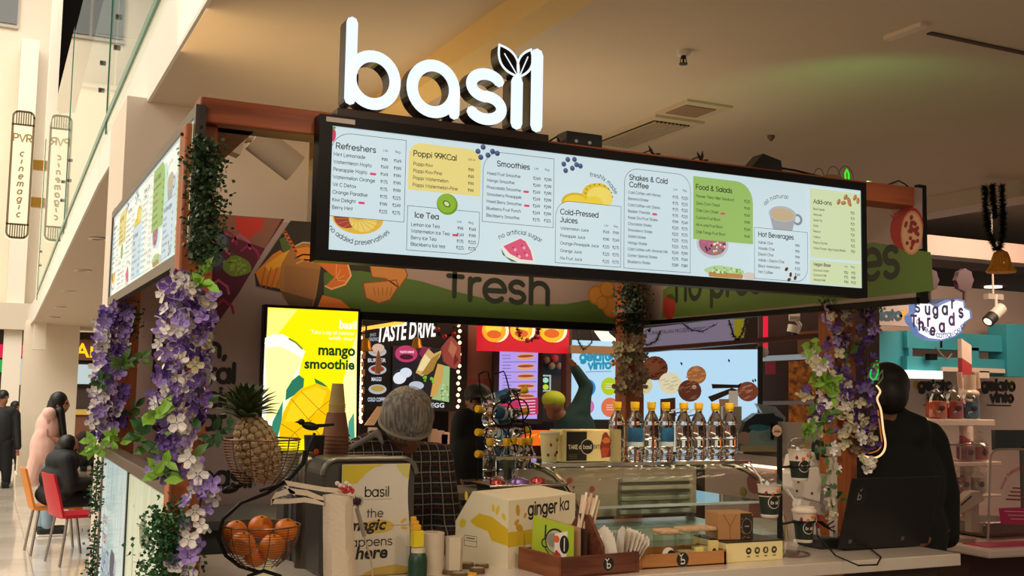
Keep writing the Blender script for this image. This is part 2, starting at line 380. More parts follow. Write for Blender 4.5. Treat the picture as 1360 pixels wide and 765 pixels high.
bal = thing('glass_balustrade', 'clear green-edged glass balustrade along the upper floor edge at left', 'balustrade', (.67, 3, 3.3))
GB = glass('balustrade_glass', (.90, .97, .94), 1.45)
ge = M('2f7d68', .2)
ys2 = [(4.2, 3.56), (7.75, 3.46), (11.9, 3.28), (17.6, 2.98)]
for (y0, z0), (y1, z1) in zip(ys2, ys2[1:]):
    pn = MB().hexa([(.655, y0+.02, z0-.1), (.667, y0+.02, z0-.1), (.667, y1-.02, z1-.1), (.655, y1-.02, z1-.1), (.655, y0+.02, 5.35), (.667, y0+.02, 5.35), (.667, y1-.02, 5.25), (.655, y1-.02, 5.25)]).build('glass_pane', GB, bal)
    MB().box((.650, y1-.022, z1-.1), (.668, y1-.012, 5.3)).build('pane_edge', ge, pn)
    MB().hexa([(.648, y0, z0-.02), (.664, y0, z0-.02), (.664, y1, z1-.02), (.648, y1, z1-.02), (.648, y0, z0+.03), (.664, y0, z0+.03), (.664, y1, z1+.03), (.648, y1, z1+.03)]).build('base_rail', M('5e8f7e', .3), bal)
    for zz in (.35, .55):
        for yy in (y0+.5, y1-.5):
            MB().lathe([(.018, 0), (.018, .02), (0, .022)], (.655, yy, z0+(z1-z0)*(yy-y0)/(y1-y0)+zz), 10, (-1, 0, 0)).build('glass_fixing', M('6a6a66', .3, 1), pn)
# beam across the ceiling, its warm lit tone put into the base colour
struct(MB().box((1.63, -1, 2.99), (1.76, 8.6, 3.11)), 'beam', M('f0cf86', .6))
struct(MB().box((5.95, 3.2, 2.99), (6.2, 14, 3.5)), 'trim_3', M('cfc0aa', .7))
struct(MB().box((6.2, 2.5, 3.6), (12.5, 14, 3.7)), 'ceiling', M('b8a79a', .8))
# atrium walls
struct(MB().box((-12, 26, -.2), (3.4, 26.2, 14)), 'wall_back', CREAM)
struct(MB().box((-12.2, -3, -.2), (-12, 26, 14)), 'wall_left', CREAM)
struct(MB().box((.35, 25.2, 0), (.7, 26, 9)), 'wall_back', M('f2e8d6', .7))
wn = struct(MB().box((-1.2, 25.9, 9.4), (.28, 26.0, 12.5)), 'window_1', M('b9b2a6', .5))
for i in range(2):
    for j in range(3):
        MB().box((-1.15+i*.72, 25.86, 9.48+j*1.0), (-.48+i*.72, 25.93, 10.42+j*1.0)).build('pane', M('3f4240', .15), wn)
wn = struct(MB().box((1.35, 25.9, 8.3), (3.3, 26.0, 13)), 'window_2', M('b9b2a6', .5))
for i in range(2):
    for j in range(4):
        MB().box((1.4+i*.95, 25.86, 8.4+j*1.15), (2.3+i*.95, 25.93, 9.5+j*1.15)).build('pane', M('4b4f4c', .15), wn)
# upper gallery edge, black with a wooden capping
def slant(x0, x1, p): return MB().hexa([(x0, *p[0]), (x1, *p[0]), (x1, *p[1]), (x0, *p[1]), (x0, *p[3]), (x1, *p[3]), (x1, *p[2]), (x0, *p[2])])
ga = struct(slant(.86, 1.1, ((13.6, 6.52), (18.71, 6.015), (22.78, 6.90), (18.5, 8.36))), 'trim_4', M('0c0a09', .95, spec=.0))
slant(.85, 1.1, ((18.5, 8.36), (22.78, 6.905), (23.86, 7.11), (20.9, 9.05))).build('wood_capping', wood('c49a6a', 'a87f52', 2, 1), ga)
# shops under the far end of the atrium
SHOPW = M('6d4a33', .6)
struct(MB().box((-4, 25.0, 2.75), (4, 25.9, 3.3)), 'trim_5', M('d9ccb8', .7))
struct(MB().box((-4, 25.4, 0), (4, 25.9, 2.75)), 'wall_back', M('3a2c26', .7))
q = at(100, 560, 1, 24.6); 
shop = thing('shop_counter', 'brown wooden shop counter with a pale top behind the far column', 'counter', (2.2, 24.3, 0))
MB().box((1.7, 24.7, 0), (3.3, 25.3, 1.0)).build('counter_body', M('7a4a30', .6), shop); MB().box((1.65, 24.65, 1.0), (3.3, 25.35, 1.1)).build('countertop', M('d9b45a', .4), shop)
sg = thing('shop_sign', 'glowing yellow letters AL above lit menu screens beyond the far column', 'sign', (2.1, 24.6, 2.3))
cv = Canvas((1.72, 25.295, 2.2), (1, 0, 0), (0, 0, 1)); MB().box((1.6, 25.3, 2.15), (3.3, 25.4, 2.6)).build('backboard', M('6a3a22', .6), sg)
cv.btext('ALI', .04, .02, .42, E('ffc21a', 1.2), .02); cv.build('letters', sg)
for i, (x0, x1) in enumerate(((1.66, 2.30), (2.36, 3.0))):
    sc = thing('menu_screen', ('lit white menu screen right under the yellow letters', 'second lit menu screen, at the right of the first, by the column edge')[i], 'screen', (x0, 24.6, 1.6))
    MB().box((x0, 25.32, 1.60), (x1, 25.4, 2.10)).build('frame', M('111111', .4), sc); MB().box((x0+.03, 25.30, 1.64), (x1-.03, 25.32, 2.06)).build('panel', E('c9dbdc', .8), sc)
for i, (px, pz, cl, tx) in enumerate(((18, 493, 'e5134b', 'pink'), (14, 505, '14b04c', 'green'))):
    p = at(px, pz, 1, 24.9); B('neon_sign', (p.x-.34, 25.33, (2.16, 1.86)[i]), (p.x+.26, 25.4, (2.44, 2.12)[i]), E(cl, .8), loc=(p.x, 24.87, p.z), label='glowing %s shop sign at the far left edge' % tx, cat='sign')
p = at(25, 478, 1, 24.9)
sc = thing('menu_screen', 'small lit menu screen at the far left beside the column', 'screen', (p.x, 24.8, 1.7)); p2 = at(24, 500, 1, 24.8)
B('frame', (p2.x-.08, 25.32, 1.55), (p2.x+.5, 25.4, 2.2), M('111111', .4), sc); B('panel', (p2.x-.02, 25.3, 1.6), (p2.x+.45, 25.32, 2.15), E('c9dbdc', .8), sc)
# downlights in the left soffit
for i, (x, y) in enumerate(((130, 326), (110, 361), (92, 384), (80, 404), (72, 416))):
    yy = [10.5, 12.6, 14.5, 16.4, 17.9][i]; zz = 3.1-(yy-8.2)*.0455
    p = at(x, y, 1, yy)
    t = thing('downlight', 'recessed dark downlight in the left soffit, %s counted from the near column' % ('first', 'second', 'third', 'fourth', 'fifth')[i], 'downlight', (p.x, yy, zz), 0)
    MB().lathe([(.085, 0), (.085, -.012), (.06, -.012), (.055, .0)], (p.x, yy, zz-.005), 16).build('trim_ring', M('efe6d8', .5), t)
    MB().lathe([(.055, -.008), (0, -.010)], (p.x, yy, zz-.005), 16).build('lamp', M('4a3f34', .4), t)
# mall signs
def blade_sign(name, label, x0, x1, z0, z1, Y, mirror=False):
    t = thing(name, label, 'sign', ((x0+x1)/2, Y, z0)); fr = M('6e5a3a', .5); w_ = x1-x0; r = .09
    cv = Canvas((x0, Y-.081, z0), (1, 0, 0), (0, 0, 1)); pts = cv.rect(0, 0, w_, z1-z0, None, r)
    MB().prism([(x0+u, Y-.08, z0+v) for u, v in pts], (0, .16, 0)).build('light_box', E('fff0c8', 1.0), t)
    cv.frame(.02, .02, w_-.02, z1-z0-.02, fr, .035, r)
    for e in (0, 1):
        zz = (.02, z1-z0-.24)[e]; cv.line([(.02, (.24, z1-z0-.24)[e]), (w_-.02, (.24, z1-z0-.24)[e])], .03, fr)
        for k in range(7): cv.line([(w_*(.2+.1*k), zz), (w_*(.2+.1*k), zz+.22)], .02, fr)
    cv.text('PVR', w_/2, z1-z0-.52, .175, M('8a7434', .5), .13, 'c', cap=False)
    for k, ch in enumerate('cinemagic'): cv.text(ch, w_/2, z1-z0-.76-.125*k, .14, M('8a7444', .5), .15, 'c', cap=False, shear=.2)
    cv.build('print', t)
    for zz in (z0+.55, z1-.95): MB().box((x1, Y-.05, zz), (x1+.16, Y+.05, zz+.16)).build('bracket', M('b98a3a', .3, .8), t)
a, b = at(6, 317, 'd', 17.7), at(49, 143, 'd', 17.7)
blade_sign('blade_sign', 'tall glowing cream sign with rounded ends on the far left wall', a.x, b.x, a.z, b.z, a.y)
struct(MB().box((b.x+.16, a.y-.1, 2.2), (b.x+.34, a.y+.3, 9)), 'trim_6', M('e9dfcd', .7))
# ceiling fittings over the kiosk
t = thing('ceiling_sprinkler', 'dark sprinkler head on a white cup under the ceiling', 'sprinkler', (2.53, 3.674, 3.1))
MB().lathe([(.028, 0), (.028, -.018), (.012, -.02)], (2.53, 3.674, 3.1), 16).build('cup', WHITE, t, True)
MB().lathe([(.010, -.018), (.012, -.03), (.004, -.034), (.004, -.05), (.018, -.052), (.018, -.056), (0, -.056)], (2.53, 3.674, 3.1), 14).tube([(2.518, 3.674, 3.07), (2.515, 3.674, 3.055), (2.52, 3.674, 3.046)], .002, 5).tube([(2.542, 3.674, 3.07), (2.545, 3.674, 3.055), (2.54, 3.674, 3.046)], .002, 5).build('sprinkler_head', M('3a2a24', .4, .6), t)
t = thing('air_vent', 'long white ceiling grille with dark parallel slats above the menu board', 'vent', (3.14, 4.95, 3.1))
MB().box((3.0, 4.60, 3.085), (3.30, 5.30, 3.1)).build('frame', M('cdbba0', .7), t); MB().box((3.03, 4.66, 3.080), (3.25, 5.25, 3.086)).build('recess', M('1d1712', .8), t)
for k in range(9): MB().box((3.035+k*.024, 4.66, 3.072), (3.045+k*.024, 5.25, 3.084)).build('slat', M('b5a488', .6), t)
t = thing('ceiling_hatch', 'square brown access panel set in a pale frame in the ceiling', 'ceiling panel', (3.09, 4.43, 3.1))
MB().box((2.97, 4.28, 3.088), (3.24, 4.56, 3.1)).build('frame', M('cdbba0', .7), t); MB().box((3.0, 4.335, 3.083), (3.18, 4.51, 3.088)).build('panel', M('94775a', .7), t)
B('ceiling_slot', (3.22, 3.01, 3.094), (3.95, 3.035, 3.1), M('4a382c', .6), loc=(3.5, 3.02, 3.1), label='thin dark linear slot in the ceiling at the top right', cat='slot')
B('light_strip', (3.10, 2.95, 3.085), (3.14, 3.14, 3.1), M('e8d6bc', .5), loc=(3.12, 3.05, 3.1), label='short pale raised strip on the ceiling near the top right', cat='trim strip')
MB().lathe([(.02, 0), (.02, -.01), (.008, -.03), (0, -.03)], tuple(at(1024, 180, 2, 3.1)), 10).build('ceiling_sensor', M('6a5442', .5), loc=tuple(at(1024, 180, 2, 3.1)), label='tiny dark sensor on the ceiling above the menu board', cat='sensor')
# ================================================================ kiosk frame
WD = wood('a2522a', '7c3a1c', 2.2, 0); WDZ = wood('b4642f', '8e4520', 2.2, 2); BLK = M('080606', .4, spec=.2)
K = thing('juice_kiosk', 'timber-posted juice kiosk frame with printed fascias and a printed back wall', 'kiosk', (1.8, 4.1, 0))
MB().box((.50, 3.052, 2.42), (3.19, 3.16, 2.492)).build('beam', WD, K, bevel=.004); MB().box((.56, 3.1, 2.42), (.66, 5.25, 2.49)).build('beam', WD, K)
MB().box((.52, 5.29, 2.42), (3.2, 5.38, 2.49)).build('beam', WD, K)
for (x, y, s, z1) in ((.512, 3.125, .045, 2.42), (.555, 5.02, .045, 2.42), (3.268, 3.60, .055, 2.05), (3.06, 4.93, .055, 2.42)):
    MB().box((x-s, y-s, 0), (x+s, y+s, z1)).build('post', WDZ, K, bevel=.006)
PW = M('9f8a85', .55); GRN = M('6f8f3f', .55); DKG = M('1d2a20', .5)  # panel white darkened: the shade inside the kiosk is put into its colour
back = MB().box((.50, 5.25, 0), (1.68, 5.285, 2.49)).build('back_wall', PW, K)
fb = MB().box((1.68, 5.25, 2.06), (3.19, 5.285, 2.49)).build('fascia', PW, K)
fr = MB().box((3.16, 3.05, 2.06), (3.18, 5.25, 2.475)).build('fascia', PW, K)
MB().box((1.665, 5.23, 2.03), (3.16, 5.29, 2.07)).build('fascia_rail', BLK, K); MB().box((3.15, 3.04, 2.048), (3.185, 5.25, 2.07)).build('fascia_rail', BLK, K)
MB().box((3.16, 3.03, 2.048), (3.20, 3.052, 2.50)).build('fascia_rail', BLK, K); MB().box((1.66, 5.23, 0), (1.685, 5.29, 2.06)).build('wall_edge', BLK, K)
# print on the back wall and its fascia (one plane)
cv = Canvas((.5, 5.2495, 0), (1, 0, 0), (0, 0, 1))
Dk = lambda h: M(h, .55)
cv.fill([(283, 284), (378, 291), (352, 330), (318, 388), (284, 436), (236, 470), (236, 281)], Dk('5c1532'), 1)
cv.fill([(286, 284), (374, 291), (352, 330), (300, 312), (283, 300)], Dk('8a5a4a'), 1); cv.fill([(312, 288), (352, 290), (348, 304), (330, 318), (314, 306)], Dk('c2352a'), 1)
cv.fill([(284, 345), (330, 365), (318, 388), (284, 436), (250, 455), (250, 350)], Dk('571238'), 1)
for i, (x0, y0) in enumerate(((300, 306), (318, 312), (330, 325), (296, 330), (312, 340), (290, 372), (296, 398))): cv.line([(x0-9, y0+8), (x0, y0), (x0+12, y0+9), (x0+14, y0+18)], .012, Dk(('93204f', 'b4577a')[i % 2]), px=True)
for (x, y) in ((290, 322), (284, 346)): u, v = cv.px(x, y); cv.disc(u, v, .052, Dk('3a4250')); cv.disc(u+.004, v+.008, .036, Dk('59636f')); cv.disc(u-.01, v+.02, .012, Dk('7f8893'))
u, v = cv.px(315, 354); cv.blob(u, v, .062, .05, Dk('6d8a33'), 3, .1); R = random.Random(4)
for k in range(34): a = R.random()*6.3; q_ = R.random()**.5*.048; cv.disc(u+q_*cos(a), v+q_*sin(a)*.8, .006, Dk('8faa46'), n=6)
# smoothie jar picture
cv.fill([(386, 293), (428, 296), (500, 352), (480, 414), (402, 406), (372, 388), (340, 380), (338, 364)], Dk('2b2620'), 1)
cv.fill([(339, 362), (362, 338), (372, 332), (386, 344), (374, 384), (345, 378)], Dk('cf7d22'), 1); cv.fill([(352, 352), (384, 330), (390, 338), (384, 350), (356, 360)], Dk('e0a02c'), 1)
for i in range(5): cv.line([(346+i*7, 382), (352+i*8, 356)], .006, Dk('a85c18'), px=True)
cv.fill([(371, 318), (384, 312), (388, 330), (376, 336)], Dk('51632d'), 1)
cv.fill([(386, 330), (404, 322), (428, 328), (426, 352), (420, 392), (414, 411), (376, 398), (370, 378), (374, 350)], Dk('a5713a'), 1)
cv.fill([(378, 352), (424, 358), (416, 400), (378, 392)], Dk('96683a'), 1); cv.fill([(372, 386), (416, 398), (414, 412), (384, 406)], Dk('604830'), 1)
for (x0, y0, c_) in ((392, 322, 'c9a888'), (392, 338, '6b4d33'), (394, 345, 'd8a25a')):
    cv.line([(x0, y0+5), (x0+10, y0), (x0+24, y0+1), (x0+38, y0+6)], .007, Dk(c_), px=True)
cv.fill([(392, 330), (408, 328), (420, 332), (416, 350), (394, 342)], Dk('e08a2a'), 1)
cv.line([(378, 308), (385, 320), (393, 335)], .016, Dk('c4622c'), px=True)
for i in range(6): cv.line([(376+i*2.8, 309+i*5), (380+i*2.8, 308+i*5)], .005, Dk('e8c09a'), px=True)
# green wave and the word
cv.fill([(430, 362), (455, 359), (480, 360), (520, 366), (560, 374), (600, 386), (650, 398), (700, 404), (750, 404), (790, 397), (822, 386), (822, 432), (560, 421), (430, 412)], Dk('4e6c2c'), 1)  # wave green darkened as well, shade put into the print colour
for (pts, c1) in (([(418, 347), (450, 343), (462, 352), (466, 366), (458, 378), (440, 384), (432, 380), (444, 368)], 'd5702c'), ([(428, 392), (452, 398), (470, 414), (420, 412)], 'd8762c')):
    cv.fill(pts, Dk(c1), 1); cv.line(pts[2:-1], .008, Dk('f0b27c'), px=True)
for i in range(4): cv.line([(446, 372), (462-i*5, 374-i*8)], .004, Dk('eea263'), px=True)
for pts in ([(491, 352), (538, 357), (541, 366), (530, 382), (512, 370), (494, 368)], [(482, 376), (526, 372), (529, 380), (518, 398), (503, 403), (486, 396)]):
    cv.fill(pts, Dk('c98543'), 1); cv.line(pts+[pts[0]], .006, Dk('8f4a28'), px=True)
for i in range(5): cv.line([(496+i*6, 382), (498+i*5, 392)], .004, Dk('8f5a2c'), px=True)
for (x, y, r_) in ((792, 392, .055), (806, 384, .05), (812, 408, .06), (800, 402, .04)): u, v = cv.px(x, y); cv.disc(u, v, r_, Dk('b8792f')); cv.disc(u, v, r_*.8, Dk('cf8e3a'))
u0, v0 = cv.px(590, 397); u1, v1 = cv.px(733, 404)
cv.line([(u0+.055, v0+.20), (u0+.055, v0+.016)], .026, DKG); cv.line([(u0+.02, v0+.122), (u0+.10, v0+.120)], .025, DKG); cv.text('resh', u0+.122, v0+.002, .222, DKG, .125, step=15, xs=(u1-u0-.122)/text_width('resh', .222))
# text on the wall
for (y_, x1, tx) in ((474, 302, 'Fresh,'), (508, 313, 'Natural'), (540, 322, 'Artificial'), (570, 300, 'Sugar')):
    u, v = cv.px(201, y_-8); u1, v1 = cv.px(x1, y_); cv.text(tx, u, v1, .122, M('191614', .5), .165, step=15, xs=(u1-u)/text_width(tx, .122))
for (x0, x1, y_) in ((283, 297, 531), (283, 294, 560)): cv.line([(x0, y_), (x1, y_+1)], .012, Dk('b02834'), px=True)
u, v = cv.px(262, 647); cv.text('basil', u, v, .135, M('191614', .5), .15, step=15)
cv.line([(285, 675), (430, 680)], .012, M('191614', .5), px=True)
cv.build('wall_print', back)
# right fascia print (faces the camera side)
cv = Canvas((3.1595, 5.25, 0), (0, -1, 0), (0, 0, 1))
cv.fill([(881, 385), (894, 376), (1060, 350), (1100, 340), (1140, 300), (1170, 325), (1236, 335), (1240, 386), (1000, 412), (879, 423)], Dk('5a7833'), 1)  # fascia green darkened too, shade put into the print colour
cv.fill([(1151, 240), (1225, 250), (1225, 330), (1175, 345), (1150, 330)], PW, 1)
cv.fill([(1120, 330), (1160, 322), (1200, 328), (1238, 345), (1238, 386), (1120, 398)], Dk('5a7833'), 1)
u, v = cv.px(889, 407); cv.disc(u, v, .055, Dk('a8322a'), ry=.07); cv.disc(u, v-.03, .04, Dk('a8322a')); cv.fill([(884, 393), (893, 390), (898, 399), (890, 397)], Dk('35502a'), 1)
ua, va = cv.px(896, 397); ub, vb = cv.px(1196, 362); T_ = 'no preservatives'
cv.text(T_, ua, va-.01, .225, DKG, .12, step=15, xs=(ub-ua)/text_width(T_, .225))
u, v = cv.px(1204, 303); cv.disc(u, v, .085, Dk('a3201f')); u2, v2 = cv.px(1211, 309); cv.disc(u2, v2, .055, Dk('cf8f6c'), ry=.085); cv.disc(u2, v2, .048, Dk('d8a884'), ry=.076)
for k in range(30): a = R.random()*6.3; q_ = R.random()**.5; cv.disc(u2+q_*.036*cos(a), v2+q_*.06*sin(a), .009, Dk('8c1a22'), n=6)
cv.fill([(1186, 290), (1181, 284), (1188, 287), (1186, 281), (1194, 286)], Dk('b0362a'), 1)
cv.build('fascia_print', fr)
# ================================================================ menu board
def menu_print(o, U, parent, e=.80, dim=False):
    c = Canvas(o, U, (0, 0, 1)); c.sc = .01
    K_ = M('182226', .5); LN = M('46545a', .5); Y1 = E('f1e08a', e); G1 = E('9fc56a', e); G2 = E('d9e8b8', e); PK = E('e0486c', e)
    def t(u, v, s, sz=1.5, wt=.085, al='l', fit=None): c.text(s, u, -(v+.35*sz), sz, K_, wt, al, step=36 if sz < 2 else 20, cap=sz > 2, xs=(fit/text_width(s, sz) if fit else 1))
    def rows(u, v, dv, L, cols, sz=1.45, tag_=()):
        for i, l in enumerate(L):
            n, *pr = l.split('|'); t(u, v+i*dv, n, sz, .095)
            for cx, p_ in zip(cols, pr): t(cx, v+i*dv+.05, '$'+p_, 1.3, .10, 'c')
            if i in tag_:
                x0 = u+text_width(n, sz)+.8; c.rect(x0, -(v+i*dv+.6), x0+1.9, -(v+i*dv-.1), PK, .3)
    def hd(u, v, s, fit, sz=2.3): t(u, v, s, sz, .115, 'l', fit)
    def lr(a, b, v): t(a, v, 'Lite', 1.0, .08, 'c'); t(b, v, 'Reg', 1.0, .08, 'c')
    box = lambda x0, v0, x1, v1, r, cr: c.frame(x0, -v1, x1, -v0, LN, .14, r, cr)
    # refreshers
    c.disc(.2, -2.6, 1.0, E('d0305a', e), ry=2.0); c.fill([(-.2, -.6), (.6, .0), (1.2, -.5), (.4, -1.1)], E('4f9a3a', e))
    c.disc(8.5, -26, 7.6, E('e9b93c', e), ry=4.6, a0=180, a1=360); c.disc(5, -26, 3.6, E('a03a30', e), ry=3.2, a0=180, a1=360); c.disc(10, -26, 4.2, E('f2d468', e), ry=3.9, a0=180, a1=360)
    for k in range(9): c.line([(8.5, -26), (8.5+6.8*cos(rad(190+k*20)), -26+4.1*sin(rad(190+k*20)))], .12, E('c98a2a', e), False)
    box(-.2, 1.7, 22.5, 26, 6, '1000'); hd(1.2, 5.6, 'Refreshers', 12.2); lr(16.2, 20.0, 5.4)
    rows(.7, 8.1, 2.19, ['Mint Lemonade|99|149', 'Watermleon Mojito|149|199', 'Pineapple Mojito|149|199', 'Watermelon Orange|175|199', 'Vit C Detox|175|199', 'Orange Paradise|175|225', 'Kiwi Delight|199|249', 'Berry Mint|225|275'], (16, 20), tag_=(2, 6))
    c.text('no added preservatives', 0, 0, 2.0, K_, .085, 'l', arc=(9, -21.4, 12.2, 270, False), fit=21)
    # poppi
    c.rect(23.4, -16.2, 46.7, -2.0, Y1, 4, '1100'); hd(24.8, 5.2, 'Poppi 99KCal', 14.0); t(43.6, 5.2, '330 ml', .9, .08, 'c')
    rows(24.9, 8.3, 2.1, ['Poppi Kiwi|99', 'Poppi Kiwi-Pine|99', 'Poppi Watermelon|99', 'Poppi Watermelon-Pine|99'], (43.5,))
    box(23.5, 21, 46.6, 34.1, 5, '0010'); c.disc(36, -19.5, 3.4, E('6f9a22', e), ry=3.2); c.disc(35.8, -19.3, 3.0, E('8fbc30', e), ry=2.8); c.disc(35.8, -19.4, 1.3, E('3f6a18', e), rot=-30, ry=.9); c.disc(35.8, -19.4, .9, E('d8e6a0', e), rot=-30, ry=.6)
    hd(25.7, 23.5, 'Ice Tea', 7.8); lr(40, 43.8, 24.4)
    rows(24.7, 26.4, 1.95, ['Lemon Ice Tea|99|149', 'Watermelon Ice Tea|149|199', 'Berry Ice Tea|175|225', 'Blackberry Ice tea|225|275'], (40.4, 44.3), tag_=(1,))
    # smoothies
    box(47.5, 1.9, 71.8, 23.7, 6, '1000'); hd(52, 5.4, 'Smoothies', 11.4); lr(65.6, 69.4, 5.6)
    rows(48.8, 8.7, 2.16, ['Mixed Fruit Smoothie|249|299', 'Mango Smoothie|249|299', 'Pinacolada Smoothie|249|299', 'Strawberry Pineapple|249|299', 'Mixed Berry Smoothie|249|299', 'Blueberry Fruit Punch|249|299', 'Blackberry Smoothie|275|325'], (65.8, 69.7), 1.3, tag_=(2, 4))
    for (bx, by) in ((46.6, 4.1), (49, 3.2), (50.5, 1.9), (52.1, 2.3), (45.6, 2.4), (47.3, .9), (75.9, 5.2), (78.3, 4.2), (79.8, 2.9), (81.2, 3.2), (75.2, 3.2), (76.6, 1.6), (79, 1.3)):
        c.disc(bx, -by, .85, E('3a4a7a', e*.8), n=12); c.disc(bx-.1, -by+.2, .5, E('6a7ab0', e*.8), n=10); c.disc(bx, -by, .18, E('202a50', e*.6), n=8)
    c.text('no artificial sugar', 0, 0, 1.9, K_, .085, 'l', arc=(60.4, -39.9, 13.2, 90, True), fit=15)
    c.fill([(53.6, -31), (60.4, -27.8), (62.6, -28.6), (64.6, -31.5), (65.8, -35.3), (60, -35.4), (56.5, -34.3)], E('f0efdc', e)); c.fill([(53.9, -31.5), (55.5, -33.9), (59.5, -35.3), (57.5, -35.3), (54.5, -33.4)], E('3f6a3a', e)); c.fill([(54.6, -30.8), (60.4, -28.0), (62.2, -28.8), (64.0, -31.5), (64.9, -34.5), (60.5, -34.4), (57, -33.0)], E('e0567c', e))
    for (a_, b_) in ((58, -31), (61, -30.2), (62, -32.4), (59.4, -33)): c.disc(a_, b_, .22, E('3a1420', e), n=6); c.disc(a_+.7, b_-.6, .5, E('f6b0b4', e), n=7)
    # cold pressed
    c.disc(80, -15.2, 5.5, E('d9b61e', e), ry=3.3); c.disc(80, -15.4, 4.7, E('f2d53a', e), ry=2.8); c.blob(87.5, -12, 5.6, 4.0, E('e8c42a', e), 5, .06); c.disc(88.5, -12.5, 4.8, E('f7e06a', e), ry=3.3); c.disc(86.3, -15, 3.4, E('f2d53a', e), ry=2.6)
    for k in range(9): c.disc(88+5*cos(rad(k*22)), -12+3.5*sin(rad(k*22)), .25, E('6a5a18', e), n=6)
    c.rect(72.6, -34.6, 96.3, -15.0, E('d7ecf3', e), 5, '1000'); box(72.5, 14.9, 96.3, 34.6, 5, '1000')
    c.text('freshly made', 0, 0, 1.9, K_, .085, 'l', arc=(86, -15, 8.8, 62, True), fit=11.2)
    hd(74, 18.4, 'Cold-Pressed', 14); hd(74, 20.9, 'Juices', 6.4); lr(90.8, 94.4, 21.5)
    rows(74.2, 23.6, 2.36, ['Watermelon Juice|149|199', 'Pineapple Juice|199|249', 'Orange-Pineapple Juice|225|275', 'Orange Juice|225|275', 'Mix Fruit Juice|225|275'], (90.8, 94.4), 1.35)
    # shakes
    box(97.5, 2.0, 123.2, 34.7, 5, '1100'); hd(99.2, 4.9, 'Shakes & Cold', 15); hd(99.2, 7.3, 'Coffee', 7.6); lr(117.2, 120.9, 7.3)
    rows(98.9, 9.9, 2.055, ['Cold Coffee with Honey|175|225', 'Banana Shake|175|225', 'Cold Coffee with Dates|175|225', 'Badam Thandai|175|225', 'Kesar Dry Fruit Shake|199|249', 'Chocolate Shake|225|275', 'Strawberry Shake|225|275', 'Sitafal Shake|225|275', 'Mango Shake|225|275', 'Cold Coffee with Almond Milk|249|299', 'Gymer Special Shake|275|349', 'Blueberry Shake|289|389'], (117.2, 120.9), 1.25, tag_=(3,))
    # food
    c.disc(132.2, -24.5, 6.6, E('c3ced6', e), ry=4.8); c.disc(132.2, -24.4, 5.6, E('b06a80', e), ry=3.9)
    for k in range(40): a = R.random()*6.3; q_ = R.random()**.5; c.disc(132.2+5*q_*cos(a), -24.4+3.4*q_*sin(a), .45, E(('e06a8a', 'f0e0d0', '4a3040', '7a9a4a')[k % 4], e), n=6)
    c.rect(124.2, -23.3, 148.9, -2.1, G1, 7, '0100'); hd(125.2, 5.6, 'Food & Salads', 15)
    rows(125.3, 8.7, 2.42, ['Paneer Tikka Millet Sandwich|225', 'Zesty Corn Chaat|149', 'Chilli Corn Chaat|149', 'Custom Fruit Bowl|199', 'All-in-one Fruit Bowl|249', 'Chilli Tangy Fruit Bowl|149'], (146.4,), 1.3, tag_=(2,))
    c.blob(137, -33.6, 7.4, 2.2, E('b8d89a', e), 8, .12); c.rect(130.5, -35.5, 144.6, -33.9, E('c08a4a', e), .6)
    for k in range(26): c.disc(130.6+R.random()*13, -32.2-R.random()*2.0, .4, E(('8fbc5a', 'dff0c8', '6a9a4a')[k % 3], e), n=6)
    c.disc(147.5, -34.4, 3, E('d8cfc4', e), ry=1.3)
    # hot beverages
    c.text('all natural', 0, 0, 1.9, K_, .085, 'l', arc=(162, -17, 10.9, 108, True), fit=11)
    c.disc(168.2, -13.2, 2.2, E('8a9298', e), ry=2.0); c.disc(168.1, -13.2, 1.3, E('d7ecf3', e), ry=1.2); c.fill([(155.7, -11.8), (157.5, -17.4), (165.8, -17.4), (167.4, -12.6)], E('a9aeb0', e)); c.disc(161.6, -11.8, 6, E('b9bec0', e), ry=2.8); c.disc(161.6, -12, 5.1, E('cbb48f', e), ry=2.1)
    c.rect(149.4, -35, 172.6, -17.4, E('d7ecf3', e), 5, '0010'); box(149.4, 17.4, 172.6, 35, 5, '0010'); hd(151, 19.6, 'Hot Beverages', 15.5)
    rows(151, 22.4, 2.04, ['Adrak Chai|99', 'Masala Chai|99', 'Elaichi Chai|99', 'Adrak + Elaichi Chai|99', 'Black Americano|125', 'Hot Coffee|149'], (168,), 1.35)
    for (a_, b_, r_) in ((163.2, -31, 40), (165, -32.8, 80), (164.3, -34.6, 30), (167, -33.8, 60)): c.disc(a_, b_, .9, E('5a3420', e), ry=.6, rot=r_, n=10)
    # add-ons
    c.rect(173.8, -26, 197.2, -1.4, G2, 0); hd(175.3, 6, 'Add-ons', 8.5, 2.1)
    rows(175.2, 8.7, 2.0, ['Basil Seeds|25', 'Almonds|25', 'Seed Mix|25', 'Oats|25', 'Peanut|25', 'Walnut|25', 'Peanut Butter|25', 'Whey Protein (Big Muscle Blade)|50'], (193.4,), 1.1)
    for (a_, b_, r_) in ((187, 5.2, 60), (189.2, 5.4, 10), (190.2, 3.2, 50), (191.6, 4.0, -40), (192, 5.4, -50), (194.6, 3, 60), (196, 4, 80)): c.disc(a_, -b_, 1.25, E('b0713e', e), ry=.75, rot=r_, n=12); c.disc(a_-.2, -b_+.15, .8, E('c98f5a', e), ry=.35, rot=r_, n=10)
    c.rect(173.6, -35.4, 197.2, -27.0, G2, 0); hd(175, 28.4, 'Vegan Base', 8, 1.6); lr(190, 193.2, 28.3)
    rows(175, 30.5, 1.7, ['Coconut Water|50|75', 'Coconut Milk|75|99', 'Almond Milk|90|125'], (190, 193.4), 1.1)
    return c.build('menu_print', parent)
mb_ = thing('menu_board', 'long black-framed lit menu screen facing the camera under the big white letters', 'menu board', (1.85, 3.02, 2.04))
MB().box((.822, 3.0, 2.05), (2.862, 3.05, 2.47)).build('housing', BLK, mb_)
f_ = MB()
